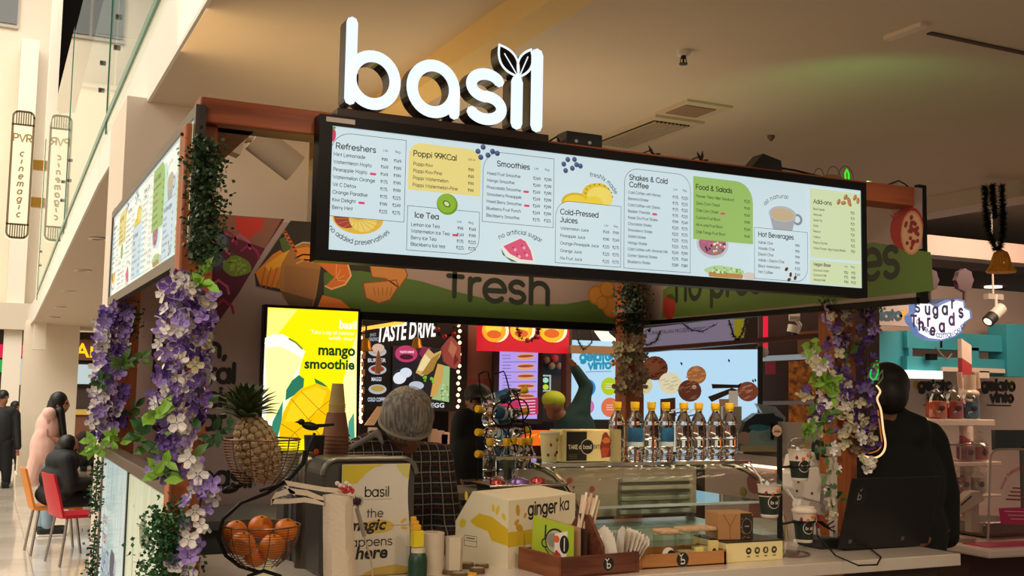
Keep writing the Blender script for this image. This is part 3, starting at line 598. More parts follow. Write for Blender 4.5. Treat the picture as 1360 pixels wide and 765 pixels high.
for a, b in (((.822, 2.992, 2.44), (2.862, 3.0, 2.47)), ((.822, 2.992, 2.05), (2.862, 3.0, 2.083)), ((.822, 2.992, 2.083), (.86, 3.0, 2.44)), ((2.84, 2.992, 2.083), (2.862, 3.0, 2.44))): f_.box(a, b)
f_.build('bezel', BLK, mb_); sc_ = MB().box((.86, 2.998, 2.083), (2.84, 3.0, 2.44)).build('screen', E('d7ecf3', .80), mb_)
menu_print((.86, 2.9975, 2.44), (1, 0, 0), sc_)
MB().box((.84, 2.9895, 2.449), (.925, 2.992, 2.463)).build('sticker', M('b5a59c', .6), mb_, label='small pale sticker')
mb2 = thing('menu_board', 'black-framed lit menu screen on the left side of the kiosk, seen at a steep angle', 'menu board', (.5, 4.1, 2.03))
MB().box((.497, 3.04, 2.04), (.515, 5.22, 2.465)).build('housing', M('3a3430', .4), mb2)
f_ = MB()
for a, b in (((.487, 3.04, 2.435), (.497, 5.22, 2.465)), ((.487, 3.04, 2.04), (.497, 5.22, 2.075)), ((.487, 3.04, 2.075), (.497, 3.07, 2.435)), ((.487, 5.19, 2.075), (.497, 5.22, 2.435))): f_.box(a, b)
f_.build('bezel', M('55473d', .35, .3), mb2); s2 = MB().box((.493, 3.07, 2.075), (.497, 5.19, 2.435)).build('screen', M('d2e4df', .12, em=.72), mb2)
c2 = menu_print((.4925, 5.17, 2.435), (0, -1, 0), s2, .72)
for v in c2.data.vertices: v.co.y = (v.co.y-1.07)*1.065+1.07
# ================================================================ the illuminated basil letters
sg = thing('letter_sign', 'large white glowing rounded letters standing on a bracket above the menu board', 'sign', (1.22, 3.05, 2.49))
FACE = M('e4f0fb', .4, em=1.12); SIDE = M('15130f', .25, .4)
def letter(ch, x, sx, sy, wt, z0=2.5195, Yf=3.0, dep=.06, h=None):
    adv, ls = glyph_lines(ch, 10); c = Canvas((x, Yf-.0005, z0), (1, 0, 0), (0, 0, 1)); body = MB()
    for l in ls:
        pts = [(u*sx, v*sy) for u, v in l]; c.line(pts, wt, FACE)
        closed = (Vector(pts[0])-Vector(pts[-1])).length < 1e-4
        L = []; Rr = []; V2 = [Vector(p) for p in pts]
        for i, p in enumerate(V2):
            a = V2[i-1] if i else (V2[-2] if closed else p); b = V2[i+1] if i+1 < len(V2) else (V2[1] if closed else p)
            t_ = (b-a).normalized(); n = Vector((-t_.y, t_.x))*wt/2; L.append(p+n); Rr.append(p-n)
        if not closed:
            d0 = (V2[1]-V2[0]).normalized()*wt/2; d1 = (V2[-1]-V2[-2]).normalized()*wt/2
            out = []
            for e_, dr in ((V2[-1], d1), (V2[0], -d0)):
                a0 = math.atan2(dr.y, dr.x); out.append([Vector((e_.x+wt/2*cos(a0-pi/2+pi*i/6), e_.y+wt/2*sin(a0-pi/2+pi*i/6))) for i in range(7)])
            loops = [Rr+out[0]+L[::-1]+out[1]]
        else: loops = [L[:-1], Rr[:-1]]
        for lp in loops:
            k = len(lp); vs = [(x+p.x, Yf, z0+p.y) for p in lp]+[(x+p.x, Yf+dep, z0+p.y) for p in lp]
            body.add(vs, [(i, (i+1) % k, (i+1) % k+k, i+k) for i in range(k)])
        o = len(body.v)  # back plate
        body.add([(x+p.x, Yf+dep, z0+p.y) for p in L+Rr], [(i, i+1, i+1+len(L), i+len(L)) for i in range(len(L)-1)])
    m_ = body.build('letter', SIDE, sg); c.build('letter_face', m_, label='white lit face'); return adv
# positions measured along the board
GL['['] = "58;L 8 82 8 2;A 29 25 21 25 0 360"; GL[']'] = "56;A 25 25 21 25 0 360;L 46 25 46 1"; GL['|'] = "17;L 8 46 8 0"; GL['/'] = "17;L 8 80 8 0"
for ch, x0, sx, sy, wt in (('[', .8845, .324, .284, .035), (']', 1.087, .324, .284, .036), ('s', 1.270, .353, .284, .036), ('|', 1.4195, .324, .284, .041), ('/', 1.4886, .324, .284, .042)):
    letter(ch, x0, sx, sy, wt)
for sgn, (cx, cz, rx, rz, rot) in enumerate(((1.415, 2.713, .056, .027, 126), (1.472, 2.714, .050, .022, 67))):
    c = Canvas((cx, 2.9985, cz), (1, 0, 0), (0, 0, 1)); pts = []
    for i in range(17): a = -1+2*i/16; pts.append((rx*a, rz*(1-a*a)*1.05))
    pts += [(p[0], -p[1]) for p in pts[::-1]][1:-1]; r_ = rad(rot); pts = [(u*cos(r_)-v*sin(r_), u*sin(r_)+v*cos(r_)) for u, v in pts]
    lf = MB().prism([(cx+u, 3.0, cz+v) for u, v in pts], (0, .06, 0)).build('leaf', SIDE, sg)
    c.line(pts+[pts[0]], .0075, FACE); c.line([(-rx*.9*cos(r_), -rx*.9*sin(r_)), (rx*.45*cos(r_), rx*.45*sin(r_))], .004, FACE); c.build('leaf_outline', lf)
MB().box((.875, 3.0, 2.47), (1.56, 3.10, 2.497)).build('tray', M('2a1c18', .35, .3), sg, bevel=.003)
for x in (.95, 1.25, 1.5): MB().tube([(x, 3.055, 2.49), (x, 3.062, 2.62)], .003, 6).build('rod', SIDE, sg)
# things lying on the beam
t = thing('power_adapter', 'rectangular black power box on the beam beside the letter l', 'power adapter', (1.70, 3.1, 2.49))
MB().box((1.655, 3.06, 2.49), (1.79, 3.13, 2.535)).build('case', M('0b0b0c', .5), t, bevel=.004)
MB().tube([(1.655, 3.1, 2.50), (1.63, 3.08, 2.515), (1.61, 3.1, 2.50), (1.60, 3.12, 2.493)], .003, 6).build('cable', BLK, t); MB().lathe([(.006, 0), (.006, .004), (0, .004)], (1.69, 3.06, 2.503), 8, (0, -1, 0)).lathe([(.006, 0), (.006, .004), (0, .004)], (1.74, 3.06, 2.503), 8, (0, -1, 0)).build('knob', M('b9b4ac', .4), t)
p = at(1015, 218, 1, 3.1); t = thing('power_adapter', 'sloping black adapter with a cable on the beam near its right end', 'power adapter', (p.x, 3.1, 2.49))
MB().prism([(p.x-.09, 3.06, 2.49), (p.x+.05, 3.06, 2.49), (p.x+.045, 3.06, 2.53), (p.x-.035, 3.06, 2.547)], (0, .06, 0)).build('case', M('0b0b0c', .5), t, bevel=.003)
MB().tube([(p.x+.05, 3.09, 2.51), (p.x+.13, 3.08, 2.505), (p.x+.25, 3.09, 2.497)], .004, 6).build('cable', BLK, t)
for i, px_ in enumerate((866, 930)):
    p = at(px_, 205, 1, 3.1); m_ = MB()
    for k, (dx, dz, ln) in enumerate(((.03, .012, 1), (-.02, .035, 1), (.035, .002, .8), (.004, .045, .9))[:3+i]):
        a = Vector((p.x, 3.09, 2.495)); b = a+Vector((dx, 0, dz))*ln; n = Vector((b-a)).cross(Vector((0, 1, 0))).normalized()*.006; m_.prism([a, (a+b)/2+n, b, (a+b)/2-n], (0, .003, 0))
    m_.tube([(p.x-.05, 3.09, 2.497), (p.x-.02, 3.08, 2.51), (p.x+.01, 3.09, 2.497), (p.x+.06, 3.09, 2.495)], .0025, 5)
    m_.build('loose_sprig', M('15120e', .6), loc=(p.x, 3.09, 2.49), label='tiny dark leafy sprig on the beam, %s' % ('left one above the shakes column', 'right one above the food column'), cat='sprig') if False else m_.build('loose_sprig', M('15120e', .6), loc=(p.x, 3.09, 2.49), label=('tiny dark sprig on the beam above the shakes list', 'tiny dark upright sprig on the beam above the food list')[i], cat='sprig')
p = at(1115, 232, 1, 3.12); t = thing('neon_lamp', 'clear looped neon lamp with a short green tube on the beam right end', 'neon lamp', (p.x, 3.12, 2.49))
MB().tube([(p.x+.03, 3.12, 2.49), (p.x+.028, 3.12, 2.53), (p.x+.035, 3.12, 2.545), (p.x+.045, 3.12, 2.53), (p.x+.045, 3.12, 2.49)], .0035, 8).build('green_tube', E('1fd21f', 1.4), t, label='glowing green loop')
for dx, r_ in ((-.09, .025), (-.02, .035), (.04, .04)): MB().tube([(p.x+dx+r_*cos(a*pi/10), 3.13, 2.50+1.5*r_*sin(a*pi/10)) for a in range(11)], .0018, 5).build('clear_tube', M('6a5446', .3), t)
MB().ell((p.x-.02, 3.14, 2.505), (.05, .03, .018)).build('bundle', M('7d6250', .7), t, True)
MB().tube([(3.05, 3.08, 2.495), (3.09, 3.06, 2.512), (3.13, 3.07, 2.505), (3.18, 3.09, 2.495)], .003, 6).build('cable', BLK, loc=(3.1, 3.08, 2.49), label='short black cable on the beam at its right end', cat='cable')
# rolled paper tube and clutter seen under the left beam
t = thing('track_spotlight', 'white tubular spotlight hanging under the ceiling behind the left beam', 'spotlight', tuple(at(330, 180, 1, 3.9)))
a, b = at(338, 182, 1, 3.9), at(392, 224, 1, 3.9)
MB().tube([a, b], .055, 18).build('tube', M('cbb497', .5), t, True); c_ = at(300, 190, 1, 3.9); MB().box((c_.x-.04, 3.87, c_.z-.03), (c_.x+.06, 3.94, c_.z+.05), Matrix.Rotation(.3, 3, 'Y')).tube([c_, a], .015, 8).build('bracket', M('c9b49a', .5), t)
# ================================================================ side panel with light boxes, counters
sp = thing('kiosk_side_panel', 'low side panel of the kiosk carrying two glowing posters', 'panel', (.5, 4.2, 0))
MB().box((.497, 3.24, 0), (.53, 5.12, 1.39)).build('panel', M('2a2320', .6), sp)
MB().box((.475, 3.22, 1.385), (.535, 5.12, 1.425)).build('capping', M('5a4438', .35, .2), sp, bevel=.004)
for i, (y0, y1, cl, ns) in enumerate(((4.16, 5.03, 'bcd9d2', 'e6f2ee'), (3.26, 4.13, 'd8dcae', 'eef0cc'))):
    MB().box((.488, y0, .55), (.497, y1, 1.375)).build('poster', M(cl, .12, em=.62, scale=5, col2=ns, stretch=(1, 6, 1)), sp, label=('pale blue lit poster', 'pale yellow lit poster')[i])
    c = Canvas((.4875, y1, .55), (0, -1, 0), (0, 0, 1)); W_ = y1-y0
    if i == 0:
        for k, (v, s_, cl2) in enumerate(((.60, .07, 'c88a80'), (.52, .09, 'c8607a'), (.42, .13, '8a86c0'), (.33, .13, '7d78b8'))): c.btext(('gelato', 'fresh', 'NATURAL', 'FRUIT')[k], .1, v-.03, s_*.95, M(cl2, .5, em=.4), .01)
        c.blob(.5, .45, .08, .06, M('7a7688', .5, em=.3), 2); c.line([(.45, .02), (.52, .3)], .012, M('9a9a8a', .5, em=.3))
    else:
        c.btext('MENU', .22, .36, .17, M('c8705a', .5, em=.45), .012); c.blob(.45, .67, .10, .05, M('b0b088', .5, em=.4), 4); c.line([(.2, .62), (.2, .5)], .01, M('8a8a5a', .5, em=.3)); c.blob(.55, .2, .2, .1, M('d8cfa0', .5, em=.5), 5)
    c.build('poster_print', sp)
MB().box((.484, 4.13, .5), (.497, 4.16, 1.385)).build('divider', M('1a1614', .5), sp)
ct = thing('front_counter', 'white-topped service counter with wooden plank front along the kiosk front', 'counter', (2.0, 3.4, 0))
TOP = M('cdbfae', .22, noise=.05, scale=6, coat=.3)
MB().box((.62, 3.10, 1.055), (3.42, 3.72, 1.10)).build('countertop', TOP, ct, bevel=.003); MB().box((1.70, 3.72, 1.055), (3.42, 4.32, 1.10)).build('countertop', TOP, ct); MB().box((.62, 3.72, 1.055), (1.32, 3.99, 1.10)).build('countertop', TOP, ct)
MB().box((.64, 3.72, 0), (1.30, 3.97, 1.055)).build('cabinet', M('3a3633', .6), ct)
MB().box((.62, 3.16, 0), (3.36, 3.2, 1.055)).build('panel', M('3a2a20', .7), ct); MB().box((3.30, 3.2, 0), (3.36, 4.2, 1.055)).build('end_panel', M('241a15', .7), ct)
PK_ = wood('c98238', 'a5622a', 2, 2)
pl = None
for k in range(22):
    x0 = 1.05+k*.085
    if pl is None: pl = MB().box((-.04, 0, 0), (.04, .014, .95)).build('plank', PK_); pl.parent = ct; pl.location = (x0-2.0, 3.144-3.4, .1)
    else: q = pl.copy(); COL.objects.link(q); q.location = (x0-2.0, 3.144-3.4+random.uniform(-.002, .002), .1)
MB().hexa([(3.40, 3.2, 0), (3.44, 3.2, 0), (3.44, 3.23, 0), (3.40, 3.23, 0), (3.55, 3.2, 1.05), (3.60, 3.2, 1.05), (3.60, 3.23, 1.05), (3.55, 3.23, 1.05)])
ts = thing('trestle', 'white folding trestle legs under the right end of the counter', 'trestle', (3.45, 3.4, 0))
for dx in (-.30, .22): MB().hexa([(3.36+dx, 3.3, 0), (3.40+dx, 3.3, 0), (3.40+dx, 3.34, 0), (3.36+dx, 3.34, 0), (3.37, 3.3, 1.05), (3.41, 3.3, 1.05), (3.41, 3.34, 1.05), (3.37, 3.34, 1.05)]).build('leg', M('b8a898', .5), ts)
# steel work table along the back, stacked gear under the wall print
bc = thing('back_work_table', 'grey steel work table against the printed back wall', 'table', (1.0, 4.9, 0))
MB().box((.66, 4.62, 1.10), (1.66, 5.2, 1.14)).build('tabletop', M('8d9296', .3, .7), bc, bevel=.003); MB().box((.68, 4.66, 0), (1.64, 5.18, 1.10)).build('cabinet', M('7b7f82', .45, .4), bc)
for x in (.70, 1.02, 1.34): MB().box((x, 4.645, .12), (x+.29, 4.66, 1.06)).build('door', M('84898c', .4, .5), bc)
bt = thing('back_table', 'grey slatted-front table holding the water bottles at the back of the kiosk', 'table', (2.15, 5.0, 0))
MB().box((1.70, 4.82, 1.17), (2.62, 5.22, 1.205)).build('tabletop', M('8a8078', .4), bt, bevel=.003); MB().box((1.70, 4.84, 1.02), (2.62, 4.87, 1.05)).build('rail', M('9a8c80', .4), bt)
MB().box((1.70, 4.9, 0), (2.62, 5.2, 1.0)).build('cabinet', M('141110', .7), bt)
for k in range(9): MB().box((1.74+k*.1, 4.845, 1.05), (1.765+k*.1, 4.865, 1.17), Matrix.Rotation((-.3, .3)[k % 2], 3, 'Y')).build('slat', M('a8988a', .4), bt)
# ---------------------------------------------------------------- glass display case
CG = glass('case_glass', (.90, .96, .93), 1.5)
dc = thing('display_case', 'curved glass display case with chrome edges on the front counter', 'display case', (2.5, 3.98, 1.10))
prof = [(4.30, 1.395), (4.02, 1.398), (3.93, 1.392), (3.85, 1.376), (3.77, 1.345), (3.70, 1.30), (3.65, 1.24), (3.62, 1.17), (3.61, 1.105)]
m_ = MB()
for (y0, z0), (y1, z1) in zip(prof[1:], prof[2:]): m_.quad((2.05, y0, z0), (2.05, y1, z1), (3.0, y1, z1), (3.0, y0, z0))
m_.build('curved_glass', CG, dc, True)
MB().box((2.02, 3.88, 1.396), (3.02, 4.30, 1.404)).build('top_glass', CG, dc); MB().box((2.0, 3.872, 1.394), (3.03, 3.886, 1.408)).box((2.0, 4.29, 1.394), (3.03, 4.305, 1.408)).build('top_edge', M('d8cfc0', .15, 1), dc)
for x in (2.05, 3.0):
    MB().add([(x, y, z) for y, z in prof]+[(x, 4.30, 1.105)], [tuple(range(len(prof)+1))]).build('side_glass', CG, dc)
    MB().tube([(x, y, z) for y, z in prof[1:]], .008, 8).build('chrome_rim', M('e4dccf', .12, 1), dc, True); MB().tube([(x, y+.02, z-.018) for y, z in prof[1:]], .005, 8).build('black_seal', M('141414', .4), dc, True)
MB().box((2.04, 4.26, 1.105), (2.06, 4.30, 1.395)).build('back_post', M('5c5c58', .3, .8), dc); MB().box((2.98, 4.26, 1.105), (3.01, 4.30, 1.395)).build('back_post', M('5c5c58', .3, .8), dc)
MB().box((2.06, 3.72, 1.245), (2.98, 4.22, 1.251)).build('glass_shelf', CG, dc); MB().box((2.06, 3.715, 1.243), (2.98, 3.722, 1.253)).build('shelf_edge', M('dfe9ea', .2, .5), dc)
MB().box((2.05, 3.63, 1.10), (3.0, 4.29, 1.125)).build('case_floor', M('8f9a96', .3, .4), dc)
MB().box((2.06, 4.20, 1.15), (2.97, 4.22, 1.36)).build('back_panel', M('a99288', .5, noise=.1, scale=3), dc)
cv = Canvas((2.06, 4.199, 1.15), (1, 0, 0), (0, 0, 1))
for k, (u, v) in enumerate(((.1, .15), (.17, .06), (.25, .16), (.3, .05), (.36, .12))): cv.disc(u, v, .014, Dk('a8423a')); cv.disc(u+.02, v-.03, .006, Dk('6a3a2a'))
cv.build('back_print', dc)
for k in range(5): MB().box((2.55+k*.002, 4.17, 1.16+k*.035), (2.93, 4.195, 1.178+k*.035)).build('louvre', M('b5b0a8', .3, .2), dc)
MB().lathe([(.016, 0), (.016, .004), (0, .005)], (2.62, 4.05, 1.385), 12, (0, 0, -1)).build('case_lamp', M('ffe2b0', .4, em=6), dc)
MB().lathe([(.006, 0), (.03, -.002), (0, -.004)], (2.62, 4.05, 1.385), 12).build('lamp_ring', M('cfcfcf', .2, 1), dc)
for k in range(7): MB().lathe([(.006, 0), (.006, .003), (0, .004)], (2.1+k*.13, 3.95, 1.390), 8, (0, 0, -1)).build('led', M('ffe6c0', .4, em=5), dc)
# ---------------------------------------------------------------- water bottles
PET = clear_solid('pet_water', (.97, .985, .99)); YEL = M('f2c41a', .4); LBL = M('2f7fae', .4, scale=14, col2='1f4f7e'); LBW = M('c8dbe0', .4)
def bottle_parts(label_type):
    t = thing('water_bottle', None, None)
    R_ = .0355
    pr = [(0, .002), (.022, .0), (.029, .004), (R_, .012), (.029, .03), (R_, .05), (.031, .055), (R_, .06), (R_, .088), (.0315, .092), (R_, .096), (R_, .150), (.0315, .155), (R_, .16), (.031, .172), (.024, .190), (.015, .204), (.0135, .212), (.0135, .222)]
    MB().lathe(pr, n=18).build('bottle', PET, t, True)
    MB().lathe([(.0162, .214), (.0162, .219), (.0158, .222), (.0185, .223), (.0192, .246), (.0182, .249), (0, .249)], n=16).build('cap', YEL, t, True)
    if label_type:
        m_ = MB(); a0, a1 = (pi*1.0, pi*1.9) if label_type == 1 else (pi*.2, pi*1.25)
        for k in range(10):
            a, b = a0+(a1-a0)*k/10, a0+(a1-a0)*(k+1)/10; r_ = .0364
            for (z0, z1, mt) in ((.062, .082, LBW), (.082, .142, LBL)): m_.use(mt).quad((r_*cos(a), r_*sin(a), z0), (r_*cos(b), r_*sin(b), z0), (r_*cos(b), r_*sin(b), z1), (r_*cos(a), r_*sin(a), z1))
        m_.build('paper_label', None, t)
    return t
protos = [bottle_parts(k_) for k_ in range(3)]
used = [0, 0, 0]
def place_bottle(kind, loc, rot, label, group):
    if not used[kind]: o = protos[kind]; used[kind] = 1; o.location = loc; o.rotation_euler = rot
    else: o = copy_tree(protos[kind], None, loc, rot)
    tag(o, label, 'bottle', group)
ordn = ['first', 'second', 'third', 'fourth', 'fifth', 'sixth', 'seventh', 'eighth', 'ninth', 'tenth']
TB = [819, 845, 865, 886, 908, 929, 949, 970]; near = [(868, 1), (840, 1)]
k = 0
for i, x in enumerate([819, 845, 865, 886, 908, 930, 950, 971]):
    p = at(x, 612, 1, 3.955); kd = [0, 1, 0, 1, 0, 0, 0, 0][i]
    place_bottle(kd, (p.x, 3.955+(.012 if i % 2 else 0), 1.405), (0, 0, [0, -.2, 0, .3, 1, 2, 3, 4][i]), 'yellow-capped water bottle %son the glass case, %s from the left' % ('with blue label ' if kd else '', ordn[i]), 'water bottles on top of the glass case')
for i, (x, yy) in enumerate(((650, 4.95), (672, 4.93), (681, 5.06), (692, 4.95), (702, 4.97))):
    p = at(x, 640, 1, yy); place_bottle([0, 1, 1, 0, 0][i], (p.x, yy, 1.206), (0, 0, 2.0+i), 'upright water bottle on the back table by the wire rack, %s from left' % ordn[i], 'water bottles on the back table')
rk = thing('bottle_rack', 'black wire rack with curled loops holding lying water bottles', 'rack', (2.22, 5.12, 1.206))
WR = M('15100e', .35, .7)
def pp(x, y, Y=5.12): return at(x, y, 1, Y)
for Y in (5.05, 5.18):
    MB().tube([pp(636, 497, Y), pp(642, 494, Y), pp(648, 494, Y), pp(656, 530, Y)], .004, 6).tube([pp(636, 497, Y), pp(638, 520, Y), pp(644, 535, Y)], .004, 6).tube([pp(656, 497, Y), pp(669, 493, Y), pp(672, 500, Y), pp(678, 524, Y)], .004, 6).build('top_wire', WR, rk, True)
    for cx, cy, r_ in ((668, 550, 15), (658, 582, 15), (688, 545, 14), (690, 575, 15), (656, 612, 14)): MB().tube([pp(cx+r_*cos(a*.45), cy+r_*1.1*sin(a*.45), Y) for a in range(15)], .004, 6, cap=True).build('loop', WR, rk, True)
    MB().tube([pp(630, 540, Y), pp(630, 575, Y), pp(634, 610, Y), pp(634, 640, Y)], .004, 6).tube([pp(686, 520, Y), pp(694, 550, Y), pp(698, 580, Y), pp(700, 640, Y)], .004, 6).build('leg', WR, rk, True)
MB().box(tuple(pp(630, 640, 5.04)), tuple(pp(702, 637, 5.19))).build('base', WR, rk)
for i, (x, y, x2, y2, kd, Y) in enumerate(((634, 543, 690, 552, 1, 5.02), (634, 574, 690, 580, 0, 5.02), (634, 603, 684, 606, 1, 5.02), (700, 517, 650, 533, 2, 5.06), (702, 545, 655, 556, 1, 5.08), (704, 570, 655, 585, 2, 5.08))):
    a, b = pp(x, y, Y), pp(x2, y2, Y+.1); d = (a-b).normalized(); q = Vector((0, 0, 1)).rotation_difference(d)
    place_bottle(kd, a-d*.245, q.to_euler(), 'water bottle lying in the wire rack, %s' % ('cap to the left, top row', 'cap to the left, middle row', 'cap to the left, bottom row', 'cap to the right, topmost', 'cap to the right, second row', 'cap to the right, third row')[i], 'water bottles in the wire rack')
# ---------------------------------------------------------------- printed boxes and cups on the case
def face_canvas(x0, y, z0): return Canvas((x0, y-.0004, z0), (1, 0, 0), (0, 0, 1))
YB = M('e9d79a', .55)
t = thing('bakery_box', 'yellow and black printed box with a round dark logo on the glass case', 'box', (2.27, 3.98, 1.408))
MB().box((2.135, 3.95, 1.408), (2.41, 4.06, 1.536)).build('carton', YB, t, bevel=.002)
cv = face_canvas(2.135, 3.95, 1.408); cv.rect(.02, .004, .115, .122, D('1c1812')); cv.text('TAKE a', .028, .052, .022, D('e8dcb0'), .14, xs=.9); cv.text('BITE', .148, .052, .022, D('4a3a20'), .1)
cv.disc(.118, .06, .032, D('d8cda8')); cv.disc(.118, .06, .029, D('15120e')); cv.text('basil', .118, .052, .022, D('e8e0c8'), .1, 'c'); cv.blob(.205, .06, .03, .052, D('8c2f22'), 6); cv.blob(.2, .04, .02, .02, D('b5482a'), 2); cv.blob(.21, .085, .02, .012, D('c8743a'), 3)
for k in range(3): cv.line([(.03, .028-k*.007), (.07, .028-k*.007)], .0015, D('8a7f5a'), False)
cv.build('print', t)
def cup(t, h, r0, r1, body, lid=None, sleeve=None):
    z = 0
    MB().lathe([(0, .004), (r0*.9, .0), (r0, .002), (r1, h), (r1+.003, h+.002), (r1+.003, h+.006), (r1-.002, h+.006), (r0*.95, .008), (0, .008)], n=24).build('cup', body, t, True)
    if sleeve: MB().lathe([(r0+.002+(r1-r0)*.05, h*.08), (r1+.002-(r1-r0)*.3, h*.7)], n=24).build('sleeve', sleeve, t, True)
t = thing('printed_cup', 'cream paper cup with tiny prints at the left end of the glass case', 'cup', (2.075, 3.96, 1.408))
t.location = (0, 0, 0); cup(t, .112, .030, .040, M('ead9a0', .55)); MB().lathe([(.041, .113), (.043, .118), (.040, .122), (0, .124)], n=24).build('lid', M('e8e0d0', .3), t, True)
for k, (a, z, cl) in enumerate(((-1.9, .07, 'a03020'), (-1.3, .03, 'b03a28'), (-1.0, .04, '2a2018'), (-1.1, .09, '8a4a2a'), (-2.2, .03, '4a6a2a'))): MB().ell((.0375*cos(a)*(.9+.9*z), .0375*sin(a)*(.9+.9*z), z), (.005, .005, .007), 8, 5).build('printed_motif', D(cl), t)
t.location = (2.082, 3.96, 1.408)
# ---------------------------------------------------------------- counter items
def logo_b(c, u, v, r, bg='17130f', fg='e8dcc8', ring='6a5a4a'):
    c.disc(u, v, r, D(ring)); c.disc(u, v, r*.93, D(bg)); F = D(fg); c.line([(u-.22*r, v+.22*r), (u-.22*r, v-.55*r)], r*.15, F); c.line([(u+.06*r+.28*r*cos(a*pi/8), v-.27*r+.28*r*sin(a*pi/8)) for a in range(17)], r*.15, F); c.line([(u-.48*r, v+.68*r), (u-.24*r, v+.42*r), (u+.06*r, v+.72*r)], r*.12, F)
# juice carton dispenser (tall cream and yellow box)
t = thing('juice_carton', 'large cream carton with yellow splash print and black lettering ginger ka', 'carton', (1.75, 3.45, 1.10))
A_, B_ = Vector((1.615, 3.36)), Vector((1.525, 3.60)); C_ = Vector((1.96, 3.52)); dv = C_-A_
body = MB(); P3 = lambda p, z: (p.x, p.y, z)
Bs = B_+(A_-B_)*.32
pts = [(A_, 1.10), (A_, 1.325), (Bs, 1.343), (B_, 1.235), (B_, 1.10)]
body.prism([P3(p, z) for p, z in pts], (dv.x, dv.y, 0)).build('carton', M('e2d5b4', .55), t)
n1 = (A_-B_).normalized(); cv = Canvas((B_.x, B_.y, 1.10), (n1.x, n1.y, 0), (0, 0, 1)); Lw = (A_-B_).length
cv.fill([(Lw*.45, .17), (Lw*.7, .165), (Lw, .13), (Lw, .075), (Lw*.7, .085), (Lw*.62, .115), (Lw*.4, .125), (Lw*.28, .14)], D('d9b51c'))
for (u, v, rx, ry, r_) in ((.8, .19, .017, .008, 70), (.92, .17, .014, .008, 120), (.72, .195, .014, .007, 100), (.2, .225, .016, .008, 90), (.14, .13, .018, .014, 40)): cv.disc(Lw*u, v, rx, D('dcc034'), ry=ry, rot=r_)
cv.frame(Lw*.18, .055, Lw*.42, .09, D('3a342a'), .0016); cv.line([(Lw*.18, .073), (Lw*.42, .073)], .0016, D('3a342a')); cv.line([(Lw*.22, .082), (Lw*.38, .082)], .003, D('3a342a')); cv.build('print', t)
n2 = dv.normalized(); cv = Canvas((A_.x, A_.y, 1.10), (n2.x, n2.y, 0), (0, 0, 1)); cv.rect(0, .07, .36, .12, D('cfae22'))
for (u, v, rx, ry, r_) in ((.05, .19, .02, .011, 100), (.045, .15, .014, .008, 30), (.06, .13, .02, .012, -20), (.09, .17, .01, .007, 60)): cv.disc(u, v, rx, D('c7962a'), ry=ry, rot=r_)
cv.text('ginger', .105, .168, .062, D('17130f'), .13); cv.text('ka', .285, .172, .06, D('17130f'), .10); cv.build('print', t)
for zz in (1.353,): pass
t = thing('steel_pan_tray', 'dark steel tray with shiny red and violet glints behind the cream carton', 'tray', (1.85, 3.75, 1.10))
MB().box((1.72, 3.72, 1.10), (2.02, 3.86, 1.335)).build('housing', M('4a4038', .4, .3), t); MB().box((1.70, 3.70, 1.335), (2.03, 3.90, 1.345)).build('rim', M('9a9088', .2, 1), t, bevel=.003)
for i, (x, y, r_) in enumerate(((1.76, 3.76, .03), (1.86, 3.78, .04), (1.95, 3.80, .03), (1.80, 3.85, .03))): MB().lathe([(r_, 0), (r_*.9, .012), (r_*.3, .02), (0, .021)], (x, y, 1.345), 16).build('lid', M(('b04a4a', '9a7ac0', 'c0504a', 'a89a98')[i], .15, .8), t, True)
# wooden menu caddy
WC = wood('6f3c24', '55291a', 3, 0)
t = thing('wooden_caddy', 'dark reddish wooden caddy with a round b logo, holding menus, straws and napkins', 'caddy', (1.85, 3.25, 1.10))
a_ = rad(13)
t.rotation_euler = (0, 0, 0)
def rb(x0, y0, z0, x1, y1, z1, name, mat, **k):
    Rm = Matrix.Rotation(.10, 3, 'Z'); pv = Vector((1.69, 3.12, 0)); return MB().box((x0, y0, z0), (x1, y1, z1), Rm, pv).build(name, mat, t, **k)
rb(1.69, 3.12, 1.10, 1.99, 3.36, 1.108, 'base_board', WC); rb(1.69, 3.12, 1.10, 1.99, 3.132, 1.168, 'front_board', WC, bevel=.002); rb(1.69, 3.35, 1.10, 1.99, 3.362, 1.168, 'back_board', WC)
rb(1.678, 3.12, 1.10, 1.69, 3.362, 1.172, 'side_board', wood('8a4e2c', '6f3a20', 3, 1), bevel=.002); rb(1.99, 3.12, 1.10, 2.002, 3.362, 1.168, 'side_board', WC)
Rm = Matrix.Rotation(.10, 3, 'Z'); pv = Vector((1.69, 3.12, 0))
MB().prism([Rm @ (Vector(p)-pv)+pv for p in ((1.855, 3.13, 1.108), (1.855, 3.35, 1.108), (1.855, 3.35, 1.19), (1.855, 3.27, 1.285), (1.855, 3.21, 1.285), (1.855, 3.13, 1.19))], Rm @ Vector((.012, 0, 0))).build('handle_board', WC, t)
U_ = Rm @ Vector((1, 0, 0)); o_ = Rm @ (Vector((1.69, 3.1195, 1.10))-pv)+pv; cv = Canvas(o_, U_, (0, 0, 1)); logo_b(cv, .185, .036, .024); cv.build('logo', t, label='round black and white b logo')
